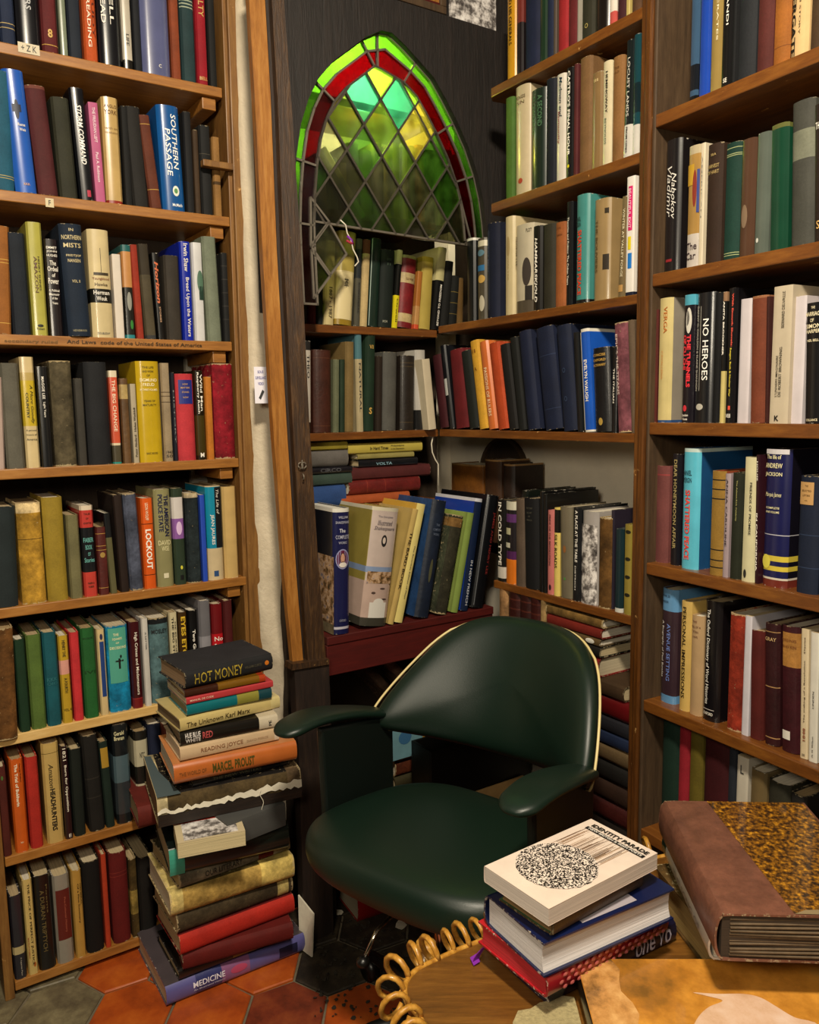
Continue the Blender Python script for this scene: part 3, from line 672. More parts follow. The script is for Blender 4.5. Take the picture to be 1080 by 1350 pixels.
# ---------------------------------------------------------------- left bookcase, eight shelves
A = (0, 0, 3.176); T = 'top shelf of left bookcase'
row(LP, LZ[0], A, T, 'books on the top shelf of the left bookcase', [
 (-60, 2, None, 0, '#25303a', 'c', 'grey book cut by frame edge', {'h': .25}),
 (4, 71, None, 0, '#1c2740', 'c', 'navy book with two gold bands', {'h': .25, 'b': gl(.12, .155, c='#b7a06a')}),
 (75, 176, None, 0, '#141418', 'j', 'glossy black jacket with grey spine lettering', {'h': .25, 't': [V('CONSERVATORS', '#b8b8b8', .3, .9, (-.2, .3))]}),
 (180, 250, None, 0, '#551a1c', 'c', 'maroon book with gold emblem near foot', {'h': .245, 'b': gl(.06), 't': [H('8', G_, .12, .19, (-.3, .3), .03)]}),
 (255, 290, None, 0, '#77806c', 'j', 'thin shiny grey-green jacket', {'h': .24}),
 (292, 350, None, 0, '#1a212c', 'c', 'plain dark navy book beside orange one', {'h': .235}),
 (357, 416, None, 0, '#b04a1c', 'c', 'orange book with white vertical lettering', {'h': .24, 't': [V('ART OF READING', '#e8d8c0', .12, .9, (-.4, .1)), V('A STUDY', '#5a2010', .2, .8, (.3, .7))]}),
 (420, 517, None, 0, '#0e0f14', 'j', 'wide black jacket with large white capitals', {'h': .24, 't': [V('MOREHEAD', W_, .35, .95, (-.7, -.3)), V('RUSSELL', W_, .35, .95, (.05, .4))]}),
 (519, 563, None, 0, '#b8b0a0', 'j', 'cream book with black block at foot', {'h': .24, 'b': [(0, .08, '#15130f')], 't': [V('LIFE', '#333', .2, .3, (-.3, .3))]}),
 (566, 600, None, 0, '#15171c', 'c', 'thin black book left of lavender jacket', {'h': .235}),
 (602, 720, None, 0, '#555a80', 'j', 'widest slate-lavender jacket with small crescent', {'h': .24, 't': [H('C', W_, .07, .1, (.1, .3))]}),
 (723, 764, None, 0, '#7d3a1e', 'c', 'plain rust-brown book', {'h': .24}),
 (768, 828, None, 0, '#1d3336', 'c', 'dark teal book with pale bands', {'h': .24, 'b': gl(.66, .69, .72, c='#98a08a', w=.01)}),
 (832, 877, None, 0, '#8c1220', 'c', 'crimson book with gold stamping', {'h': .245, 't': [V('LOYALTY', '#caa45a', .6, .95), H('BELL', '#caa45a', .04, .07)]}),
 (880, 915, None, 0, '#141414', 'c', 'black book at right end', {'h': .24})])
T = 'second shelf down, left bookcase'
row(LP, LZ[1], A, T, 'books on the second shelf of the left bookcase', [
 (-35, 66, -52, 285, '#1c5066', 'c', 'teal-blue cloth book at frame edge', {'b': gl(.1, .12, c='#a8965c')}),
 (69, 160, 5, 282, '#2257b0', 'j', 'bright blue jacket with small dark figure', {'t': [H('Rene', W_, .545, .57, (-.1, .6)), H('Weis', W_, .505, .53, (0, .6)), H('KKK', '#d0a070', .06, .08, (-.2, .4))], 'x': many(patch(.6, .76, '#0d1a36', -.25, .2, 'printed_figure', ell=True), patch(.66, .72, '#0d1a36', -.45, .4, 'printed_figure'))}),
 (165, 250, 104, 350, '#4a1e20', 'c', 'worn maroon cloth book', {'b': [(.97, 1, '#6a3a30')]}),
 (255, 332, 212, 400, '#2c2c20', 'c', 'drab olive-black book', {}),
 (338, 402, 288, 362, '#0c0e14', 'j', 'black jacket lettered STORM COMMAND', {'t': [V('STORM COMMAND', '#f2f0ea', .32, .85, (-.35, .35), .02, .2)], 'x': patch(.03, .09, '#b03048', 0, .5)}),
 (404, 445, 368, 425, '#b0567e', 'p', 'thin pink book lettered THE FREUDIAN LEFT', {'t': [V('THE FREUDIAN LEFT', '#f0d8e0', .6, .95, (-.3, .3)), V('Paul A. Robinson', '#f0d8e0', .2, .5, (-.3, .3))]}),
 (449, 520, 417, 398, '#b89a62', 'j', 'tan jacket with faded brown heading', {'b': [(0, .03, '#8a2a20')], 't': [H('ANGLO', '#6a4a22', .9, .93), H('YORK', '#6a4a22', .84, .88), H('with an', '#8a6a3a', .7, .72), H('introduction', '#8a6a3a', .66, .68)]}),
 (526, 560, 500, 440, '#0f0f0f', 'c', 'thin black book left of wider black one', {}),
 (562, 630, 520, 440, '#1c1a18', 'c', 'wide dull black cloth book', {}),
 (633, 684, 578, 478, '#5a2c1c', 'c', 'scuffed red-brown leather-like book', {'b': gl(.9, .2)}),
 (688, 782, 655, 432, '#12508f', 'j', 'large blue jacket lettered SOUTHERN PASSAGE', {'t': [V('SOUTHERN', '#f4f4f0', .4, .92, (.15, .62), .01, .1), V('PASSAGE', '#f4f4f0', .33, .78, (-.45, .02), .01, .1), H('McMath', '#f4f4f0', .04, .07, (-.2, .7))], 'x': many(patch(.14, .24, '#e8e8d8', -.1, .5, 'printed_flower', ell=True), patch(.165, .215, '#4a8a4a', .02, .38, 'printed_flower', ell=True))}),
 (785, 820, 757, 462, '#141416', 'c', 'narrow black book right of blue jacket', {}),
 (822, 845, 800, 540, '#3c2c1c', 'c', 'short thin brown book', {}),
 (849, 898, 832, 520, '#171717', 'c', 'black book with faint rule', {'b': gl(.68, c='#4a4438')}),
 (901, 935, 885, 570, '#8a6434', 'c', 'small tan book at right end', {'b': gl(.4, c='#4a3418', w=.04)})])
A = (0, 270, 3.176); T = 'third shelf down, left bookcase'
row(LP, LZ[2], A, T, 'books on the third shelf of the left bookcase', [
 (-18, 52, -30, 85, '#8a5522', 'c', 'orange-brown book with gold rules', {'b': gl(.66, .69, .1)}),
 (57, 134, 24, 112, '#171d26', 'c', 'plain blue-black cloth book', {}),
 (140, 206, 106, 68, '#a8a24a', 'j', 'torn yellow-green jacket lettered AMAZON', {'t': [V('AMAZON', '#5a3818', .38, .7, (-.35, .1)), V('HENRY SHINES', '#4a4420', .4, .7, (.2, .45)), H('Putnam', '#222', .05, .07, (-.5, .5))], 'x': patch(.075, .1, '#1a1a12', -.4, .4, 'printed_mark', ell=True)}),
 (210, 270, 178, 140, '#1a1316', 'j', 'dark plum jacket with stacked white words', {'t': [H('EMMET', W_, .9, .925), H('JOHN', W_, .86, .885), H('HUGHES', W_, .82, .845), H('The', W_, .73, .78, (-.4, .5)), H('Ordeal', W_, .67, .72), H('of', W_, .61, .65, (-.2, .3)), H('Power', W_, .54, .6), H('A Political', W_, .46, .485), H('Memoir', W_, .42, .445), H('of the', W_, .38, .405, (-.4, .4)), H('Years', W_, .33, .355, (-.4, .4))]}),
 (291, 388, 245, 75, '#152233', 'c', 'biggest navy book lettered IN NORTHERN MISTS', {'d': .012, 't': [H('IN', '#c8b88a', .935, .96, (-.2, .2)), H('NORTHERN', '#c8b88a', .86, .9, (-.85, .85)), H('MISTS', '#c8b88a', .79, .83), H('FRIDTJOF', '#c8b88a', .705, .73, (-.6, .7)), H('NANSEN', '#c8b88a', .66, .69, (-.5, .6)), H('VOL. II', '#c8b88a', .48, .505, (-.3, .4)), H('HEINEMANN', '#8a8468', .04, .06, (-.6, .6))]}),
 (392, 482, 365, 98, '#cbb98c', 'j', 'cream jacket with sailing sketch and black band', {'b': [(.325, .455, '#15140f')], 't': [H('Youngblood', '#7a3a20', .53, .56, (-.8, .8)), H('Hawke', '#4a3a20', .48, .51, (-.6, .6)), H('Herman', W_, .4, .44), H('Wouk', W_, .345, .385, (-.5, .5)), H('DOUBLEDAY', '#555', .03, .05, (-.6, .6))], 'x': many(patch(.58, .605, '#3a3020', -.65, .75, 'printed_boat'), patch(.6, .83, '#4a4030', .05, .1, 'printed_mast'))}),
 (488, 524, 470, 205, '#cfc5b8', 'p', 'plain white slim book', {}),
 (528, 572, 505, 165, '#b8824c', 'j', 'tan book with dark pictorial lower spine', {'b': [(0, .04, '#2a7a80'), (.04, .55, '#1a1a16'), (.93, 1, '#205a5a')], 'x': many(patch(.3, .5, '#8a8a80', -.4, .5, 'printed_picture', ell=True), patch(.1, .2, '#2f7a30', 0, .6, 'printed_picture', ell=True))}),
 (575, 609, 543, 165, '#8e2c1a', 'c', 'brick-red narrow book', {}),
 (613, 661, 575, 162, '#4a4230', 'c', 'two-tone drab olive book', {'b': [(.68, 1, '#332c20'), (0, .04, '#333')]}),
 (664, 699, 633, 200, '#0f0e0d', 'j', 'black book with orange lettering HORIZON STORIES', {'t': [V('Horizon', '#c8643a', .42, .9, (-.5, .4), .03, .2), V('STORIES', '#c8a080', .2, .38, (-.2, .2))]}),
 (703, 768, 678, 208, '#332d26', 'c', 'dark taupe book left of blue jacket', {}),
 (771, 818, 742, 150, '#12269a', 'j', 'royal blue jacket lettered BREAD UPON THE WATERS', {'t': [V('Irwin Shaw', W_, .7, .98, (-.4, .4), .01), V('Bread Upon the Waters', W_, .04, .64, (-.4, .4), .01)]}),
 (821, 866, 797, 155, '#c8c8c8', 'j', 'white jacket with green peaks picture', {'x': many(patch(.5, .72, '#50705c', -.3, .9, 'printed_picture', ell=True), patch(.42, .56, '#223a30', 0, .9, 'printed_picture'))}),
 (876, 936, 846, 130, '#6d7462', 'c', 'grey-green speckled book', {}),
 (940, 969, 928, 200, '#161616', 'c', 'black grid-patterned book at right end', {'b': gl(.25, .4, .55, .7, .85, c='#33302c', w=.008)})])
A = (0, 450, 3.176); T = 'fourth shelf down, left bookcase'
row(LP, LZ[3], A, T, 'books on the fourth shelf of the left bookcase', [
 (-30, 26, -45, 150, '#b09a90', 'j', 'pinkish-white book cut by frame edge', {}),
 (30, 109, -2, 90, '#5a574c', 'c', 'coarse grey linen book', {}),
 (113, 173, 84, 64, '#cdb888', 'j', 'cream jacket with yellow block lettered COUNTRY', {'b': [(.38, .79, '#c2a82a'), (.79, .86, '#b8a060')], 't': [V('A More Goodly', '#222210', .4, .75, (.05, .6), 0, .3), V('COUNTRY', '#333311', .45, .68, (-.5, -.1), .02), H('A personal', '#443', .33, .35), H('history of', '#443', .29, .31), H('America', '#443', .25, .27)]}),
 (177, 229, 154, 105, '#111214', 'j', 'black jacket lettered LIGHT YEARS', {'t': [V('MAGGIE LEE', W_, .68, .9, (-.2, .25)), V('Light Years', W_, .5, .65, (-.2, .25))]}),
 (236, 327, 210, 80, '#4c4432', 'w', 'speckled and flaking olive-grey old book', {}),
 (331, 371, 313, 155, '#38352f', 'c', 'slim dark grey book between larger ones', {}),
 (376, 473, 355, 85, '#1a1b1e', 'c', 'thick charcoal cloth book', {}),
 (476, 515, 458, 122, '#c8553a', 'j', 'coral book lettered THE BIG CHANGE', {'b': [(0, .22, '#4a4434'), (.2, .225, '#d8c8a8'), (.93, 1, '#d8ccb0'), (0, .02, '#2a8a80')], 't': [V('THE BIG CHANGE', '#f0dcc0', .35, .9, (-.45, .3), .01)]}),
 (519, 557, 505, 155, '#5a4024', 'l', 'small brown leather book with worn gold top', {'b': [(.76, .93, '#a8905a')]}),
 (562, 586, 547, 178, '#a89c84', 'p', 'thin pale book with upright black lettering', {'t': [U('Peter Abelard   Helen Waddell', '#332c20', .08, .7, (-.4, .4))]}),
 (592, 688, 572, 82, '#bfa01c', 'j', 'bright yellow jacket with white title panel', {'t': [H('THE LIFE', '#4a4010', .93, .95, (-.5, .5)), H('AND WORK', '#4a4010', .89, .91, (-.5, .5)), H('OF', '#4a4010', .85, .87, (-.15, .15)), H('SIGMUND', '#f4eac0', .8, .83), H('FREUD', '#f4eac0', .755, .785, (-.5, .5)), H('IN THREE VOLUMES', '#f4eac0', .71, .73), H('YEARS OF', '#4a4010', .6, .62, (-.5, .5)), H('MATURITY', '#4a4010', .56, .58, (-.6, .6)), H('BASIC BOOKS', '#4a4010', .08, .1, (-.5, .5))]}),
 (692, 731, 668, 90, '#8f7e64', 'c', 'taupe book with faint bands', {'b': gl(.66, .7, .6, c='#5a4c3a', w=.01), 't': [H('1940', '#443a2a', .08, .11), H('50', '#443a2a', .04, .07)]}),
 (733, 748, 714, 130, '#141824', 'c', 'very thin midnight-blue book', {'t': [V('HISTORY', '#888', .2, .8, (-.3, .3))]}),
 (753, 828, 730, 135, '#b5323a', 'c', 'red book with blue printed panel', {'x': patch(.655, .93, '#1d2a7c', -.75, .8), 't': [H('HOW', '#c8a060', .87, .89, (-.3, .3)), H('MATTERS', '#c8a060', .83, .85, (-.5, .5)), H('STAND', '#c8a060', .78, .8, (-.4, .4)), H('NOW', '#c8a060', .72, .74, (-.3, .3))]}),
 (829, 869, 812, 122, '#1c1608', 'j', 'dark olive jacket lettered RASPBERRY REICH', {'b': [(.05, .5, '#3d3210')], 't': [V('Wild Man', '#f0ece0', .55, .96, (.1, .6), .02), V('Raspberry Reich', '#f0ece0', .52, .98, (-.6, -.1), .02), H('M', W_, .03, .08, (-.4, .4), .03)]}),
 (871, 903, 855, 148, '#b06a20', 'c', 'plain amber-orange narrow book', {}),
 (909, 993, 890, 92, '#7c1420', 'w', 'large scuffed crimson book at right end', {})])
A = (0, 620, 3.176); T = 'fifth shelf down, left bookcase'
row(LP, LZ[4], A, T, 'books on the fifth shelf of the left bookcase', [
 (-30, 83, -50, 158, '#1d2628', 'c', 'wide blue-black cloth book at frame edge', {}),
 (97, 200, 65, 140, '#a07a2a', 'w', 'mustard book with torn cream head', {'b': [(.9, 1, '#d0b888')] + gl(.64, c='#3a2a10')}),
 (204, 291, 172, 116, '#8f7826', 'c', 'tall olive-mustard plain book', {}),
 (299, 352, 268, 190, '#6a6544', 'c', 'khaki grey narrow book', {}),
 (357, 414, 332, 150, '#14161a', 'j', 'red and black banded jacket lettered BOOK OF STORIES', {'b': [(0, .27, '#c04036'), (.27, .3, '#1a1a1c'), (.76, .95, '#b83a34'), (.95, 1, '#d8c8b0')], 't': [H('TALES', '#221', .9, .92, (-.5, .5)), H('OF', '#221', .85, .87, (-.2, .2)), H('ADVENTURE', '#221', .8, .82, (-.6, .6)), H('FABER', '#6ab0a8', .6, .65), H('BOOK', '#6ab0a8', .52, .57, (-.5, .5)), H('OF', '#6ab0a8', .45, .49, (-.2, .2)), H('Stories', '#6ab0a8', .38, .43), H('FABER &', '#221', .14, .16, (-.5, .5)), H('FABER', '#221', .1, .12, (-.4, .4))]}),
 (418, 463, 398, 240, '#4e1c18', 'l', 'short maroon leather book with gold tooling', {'b': gl(.9, .72, .66, .1), 'x': patch(.55, .63, '#a08040', -.5, .5, 'gilt_shield', ell=True)}),
 (466, 497, 432, 182, '#5c593c', 'j', 'narrow khaki book with black pictorial top', {'b': [(.7, 1, '#16181a')]}),
 (508, 548, 472, 105, '#21140e', 'c', 'very dark brown tall plain book', {}),
 (551, 607, 515, 100, '#454a5a', 'w', 'frayed slate-blue cloth book', {}),
 (610, 661, 580, 120, '#d4581a', 'j', 'vivid orange jacket lettered LOCKOUT', {'b': gl(.15, .715, c='#33190c', w=.008), 't': [V('LOCKOUT', '#f6efe2', .22, .66, (-.55, .4), .03), V('LEON WOLFF', '#f6dcb8', .76, .95, (-.4, .1))]}),
 (665, 734, 645, 82, '#8a855c', 'j', 'khaki jacket lettered THE AMERICAN POLICE STATE', {'t': [V('THE AMERICAN', '#14183c', .52, .94, (.1, .65), .03), V('POLICE STATE', '#14183c', .57, .95, (-.6, -.05), .03), H('DAVID', '#d8d0a0', .43, .48), H('WISE', '#d8d0a0', .37, .42, (-.4, .5))], 'x': patch(.09, .14, '#d8d0b0', -.3, .3, 'printed_mark')}),
 (738, 787, 715, 78, '#2c3a2c', 'j', 'dark green book with white and violet panel', {'b': [(.48, .69, '#8a5aa0'), (.69, .91, '#cfc8c4')], 'x': many(patch(.52, .66, '#d8b8e0', -.5, .5, 'printed_face', ell=True), patch(.16, .2, '#d8d040', -.1, .3, 'round_sticker', ell=True), patch(.05, .1, '#0c0c0c', -.2, .4))}),
 (793, 850, 777, 98, '#20282a', 'w', 'rubbed charcoal-green book with pale top', {'b': [(.95, 1, '#b8a888')]}),
 (852, 873, 832, 104, '#2046b0', 'p', 'thin bright blue book', {}),
 (879, 944, 852, 68, '#c8b48e', 'j', 'cream jacket with teal and black strips', {'b': [(.34, .99, '#1582a0')], 'x': many(patch(.345, .985, '#0e0f12', .05, .95, 'black_strip'), patch(.04, .1, '#2a4a78', -.4, .2)), 't': [V('The Life of', W_, .7, .96, (.25, .6), 0, .2), V('JEAN JAURES', W_, .38, .7, (-.6, -.1), .01)]}),
 (947, 1006, 932, 70, '#c4a468', 'j', 'straw-coloured jacket with embossed column', {})])
A = (0, 770, 3.176); T = 'sixth shelf down, left bookcase'
row(LP, LZ[5], A, T, 'books on the sixth shelf of the left bookcase', [
 (-20, 80, -45, 195, '#5c3c1c', 'w', 'big worn brown book overhanging shelf edge', {'d': .02, 'z': -.003}),
 (85, 133, 60, 235, '#14301c', 'c', 'dark bottle-green book', {}),
 (136, 200, 107, 218, '#50682c', 'c', 'olive-green book with pale scratch', {}),
 (203, 263, 180, 206, '#12505a', 'c', 'deep teal book with faint gilt', {'t': [H('KKK', '#2a6a70', .48, .52), H('OIO', '#2a6a70', .44, .47)]}),
 (266, 310, 240, 220, '#b8962a', 'j', 'yellow book with pink triangle band', {'b': [(.56, .72, '#d89a8c')], 't': [V('HENRY THE', '#3a3010', .76, .95, (-.3, .3)), V('A FOURTH', '#3a3010', .35, .52, (-.3, .3)), H('VOL. 4', '#3a3010', .14, .17)]}),
 (314, 356, 288, 206, '#b82c30', 'c', 'bright red cloth book', {}),
 (361, 420, 342, 188, '#1f5a28', 'c', 'grass-green book with dark stamping', {'t': [H('KIKK', '#143c1a', .88, .9), H('IVI', '#143c1a', .5, .53)]}),
 (425, 461, 403, 193, '#cdb684', 'j', 'cream book with blue inset strip', {'x': many(patch(.22, .86, '#1d3c7a', -.45, .6, 'blue_panel'), patch(.88, .95, '#2a2a50', -.3, .4, 'printed_mark', ell=True))}),
 (466, 556, 442, 180, '#1277a0', 'w', 'blue jacket with aqua panel and dancing figure', {'x': many(patch(.34, .97, '#4fa08c', -.85, .8, 'aqua_panel', ell=False), patch(.5, .62, '#10120f', -.05, .15, 'printed_figure'), patch(.58, .6, '#10120f', -.35, .45, 'printed_figure'), patch(.62, .66, '#10120f', .1, .3, 'printed_figure', ell=True)), 't': [H('THE', '#eee8b8', .88, .91, (-.4, .1)), H("SQUARE'S", '#eee8b8', .83, .86, (-.5, .4)), H('OF', '#eee8b8', .79, .81, (-.2, .1)), H('DECISIONS', '#eee8b8', .73, .76)]}),
 (560, 606, 537, 163, '#3c0c12', 'j', 'maroon jacket lettered HIGH CRIMES AND MISDEMEANORS', {'b': [(.11, .12, '#902a2a'), (0, .11, '#701a1c')], 't': [V('High Crimes and Misdemeanors', '#f2ead8', .16, .88, (-.3, .4), .01)]}),
 (611, 641, 588, 148, '#c8c4bc', 'j', 'thin white jacket beside maroon one', {'t': [V('A LETTER', '#555', .65, .85, (-.2, .2))]}),
 (643, 724, 622, 148, '#4a6468', 'w', 'grey-teal jacket under black jagged top', {'b': [(.93, 1, '#15181a')], 't': [H('MOSLEY', '#15181a', .82, .87, (-.8, .8), .02)]}),
 (726, 762, 706, 122, '#c4b894', 'j', 'cream slip with black typewriter lettering', {'t': [V('THE BIG STORE', '#1a1a14', .4, .95, (-.5, 0), .02), V('OF EUROPE', '#1a1a14', .5, .9, (.2, .5), .02)]}),
 (764, 802, 738, 122, '#3c2810', 'j', 'brown jacket lettered EYES ETC in yellow', {'t': [V('EYES ETC', '#d8b02a', .5, .95, (-.5, .5), .03)]}),
 (804, 846, 780, 115, '#0d0d0e', 'j', 'black jacket lettered TWO GUN', {'t': [V('Two Guns B', W_, .4, .78, (-.3, .3), .03)]}),
 (850, 900, 828, 74, '#8c8a90', 'j', 'silvery shrink-wrapped grey book', {'b': [(.62, 1, '#6a686c')]}),
 (903, 950, 878, 88, '#6c1418', 'j', 'dark red jacket with teal lower block', {'b': [(.2, .45, '#106a74'), (.45, .66, '#b81c24')], 't': [H('No', W_, .58, .63), H('Enem', W_, .5, .55)]}),
 (952, 990, 932, 72, '#4a1010', 'c', 'plain oxblood book at right end', {})], D=.15)
A = (0, 930, 4.5); T = 'seventh shelf down, left bookcase'
row(LP, LZ[6], A, T, 'books on the seventh shelf of the left bookcase', [
 (20, 76, None, 372, '#4c1c14', 'c', 'brown-maroon book against left upright', {'x': patch(.85, .9, '#4a6a30', -.2, .3, 'round_sticker', ell=True)}),
 (95, 178, 56, 328, '#c4581a', 'j', 'orange jacket lettered THE TRIAL', {'t': [V('The Trial of Bukharin', '#f4e4c8', .5, .95, (-.35, .1), .03), V('George Katkov', '#6a2a10', .75, .95, (.3, .6)), H('Batsford', '#f4dcb0', .1, .12, (-.2, .2))]}),
 (186, 263, 138, 318, '#a8281e', 'c', 'scarlet cloth book beside orange jacket', {}),
 (285, 388, 232, 240, '#c0a260', 'j', 'thick straw jacket lettered HEADHUNTERS', {'side': '#8a7040', 'b': [(.9, .905, '#5a4a20')], 't': [V('Amazon', '#2a2010', .56, .8, (-.35, .2), 0, .3), V('HEADHUNTERS', '#1c160c', .13, .55, (-.35, .25), .03)]}),
 (391, 440, 350, 250, '#220c12', 'j', 'plum-black jacket lettered BORN FOR OPPOSITION', {'t': [V('Born for Opposition', '#ece4d0', .3, .8, (-.35, .4), .02), V('1821', '#ece4d0', .85, .98, (-.4, .4)), H('81', W_, .02, .06, (-.2, .4))]}),
 (446, 516, 405, 268, '#141a14', 'c', 'greenish-black plain book', {}),
 (538, 632, 482, 192, '#181613', 'c', 'thick brown-black buckram book', {'b': gl(.55, .35, c='#2c2822', w=.01)}),
 (635, 690, 585, 222, '#14241c', 'c', 'dark green book with gold label', {'x': patch(.7, .93, '#a8842c', -.8, .8)}),
 (699, 795, 655, 128, '#15191c', 'j', 'black and slate picture jacket half behind stack', {'b': [(.42, .69, '#4c6068'), (.1, .42, '#2c3236')], 't': [H('Gerald', '#e8e0b0', .9, .94, (-.8, .4), .01), H('Brenan', '#e8e0b0', .85, .89, (-.8, .4), .01)]}),
 (822, 905, 785, 165, '#b8b094', 'j', 'cream book with black bars half behind stack', {'b': [(.9, 1, '#1c1a16'), (.4, .6, '#1c1a16')], 't': [H('NTC', '#1a1a18', .7, .76, (-.3, .4))]}),
 (908, 985, 870, 120, '#141a30', 'c', 'navy book mostly hidden by stack', {}),
 (990, 1060, None, 120, '#5a2418', 'c', 'rust book hidden behind tall stack', {}),
 (1064, 1140, None, 120, '#2a3a28', 'c', 'green book hidden behind tall stack', {})], D=.15)
A = (0, 1080, 4.5); T = 'bottom shelf of left bookcase'
row(LP, LZ[7], A, T, 'books on the bottom shelf of the left bookcase', [
 (90, 166, 45, 470, '#23222a', 'j', 'dark grey jacket with cream band low down', {'b': [(.3, .39, '#b8a878')], 't': [V('A Separate Place', '#b8b0a0', .04, .26, (0, .3))]}),
 (172, 233, 130, 370, '#cbb06a', 'j', 'cream book lettered THE PRICE OF PERFECT JUSTICE', {'t': [V('THE PRICE OF PERFECT JUSTICE', '#1c160c', .1, .96, (-.2, .35), .01), V('MACKLIN FLEMING', '#9a5030', .18, .4, (-.7, -.45))], 'x': patch(.08, .13, '#b06020', .1, .6, 'printed_mark', ell=True)}),
 (238, 340, 198, 350, '#0e0c0c', 'j', 'black jacket with dim gold title', {'t': [V('A DURAN TRIPTYCH', '#6a5a34', .2, .85, (-.4, .1)), V('Poems', '#6a5a34', .6, .9, (.3, .5))]}),
 (347, 447, 312, 350, '#8a8478', 'j', 'grey jacket with red-brown central panel', {'x': patch(.27, .84, '#5e1c14', -.75, .9, 'printed_panel'), 't': [V('Pre-Colonial History', '#a85a44', .35, .75, (.1, .4))]}),
 (455, 518, 420, 315, '#b0883e', 'j', 'ochre book with small black lettering', {'t': [V('Of a Fine Summary', '#2a2010', .4, .85, (-.1, .3)), V('GENERAL', '#2a2010', .6, .85, (.5, .7))]}),
 (522, 626, 480, 270, '#0f0d0c', 'c', 'wide jet-black book with pale page tops', {}),
 (632, 664, 592, 215, '#a8381c', 'c', 'chipped vermilion narrow book', {}),
 (680, 785, 656, 212, '#5c1412', 'c', 'broad maroon book with faint rules', {'b': gl(.78, .74, c='#7a2a20')}),
 (790, 838, 770, 240, '#4a3a1c', 'w', 'mottled brown and yellow old book', {'b': [(.3, .6, '#8a7438')]}),
 (842, 930, None, 240, '#15120f', 'c', 'black book hidden behind tall stack', {})], D=.15)
# ---------------------------------------------------------------- middle bookcase
A = (640, 0, 2.4545); T = 'top shelf of middle bookcase'
row(MP, MZ[0], A, T, 'books on the top shelf of the middle bookcase', [
 (66, 97, None, 0, '#c08a1c', 'j', 'amber yellow jacket with black lettering', {'h': .25, 't': [V('HITLER AND HIS GENERALS', '#2a1c08', .3, .95, (-.3, .3), .01)]}),
 (98, 118, None, 0, '#1c1618', 'j', 'thin black jacket with dull red panel', {'h': .25, 'b': [(.45, .82, '#6a2a24')]}),
 (121, 171, None, 0, '#141a33', 'c', 'wide plain navy book', {'h': .25}),
 (173, 195, None, 0, '#1a3020', 'j', 'narrow green-black glossy book', {'h': .24}),
 (197, 217, None, 0, '#182038', 'c', 'narrow ink-blue book', {'h': .24}),
 (219, 229, None, 0, '#4c4038', 'p', 'very thin taupe book', {'h': .23}),
 (231, 262, None, 0, '#8a1c20', 'c', 'clear red cloth book', {'h': .24}),
 (264, 294, None, 0, '#5a1a1c', 'c', 'darker red cloth book', {'h': .24}),
 (296, 304, None, 0, '#8a8478', 'p', 'sliver of grey book', {'h': .22}),
 (306, 347, None, 0, '#28261a', 'c', 'olive-black book with small stamp', {'h': .24, 't': [H('O', '#a89858', .08, .12, (-.2, .3))]}),
 (351, 397, None, 0, '#17120f', 'j', 'black jacket with patchy white title', {'h': .24, 't': [V('MONSOON', '#b8b0a0', .3, .95, (-.2, .3), .01)]}),
 (399, 420, None, 0, '#b8504a', 'j', 'thin red and white jacket', {'h': .24, 'b': [(.1, .4, '#d8ccc0')]}),
 (424, 451, None, 0, '#38151a', 'c', 'narrow wine-dark book', {'h': .23}),
 (454, 467, None, 0, '#b09c5c', 'p', 'thin straw-yellow book', {'h': .23}),
 (470, 500, None, 0, '#4e3420', 'c', 'brown book against the post', {'h': .23})])
T = 'second shelf of middle bookcase'
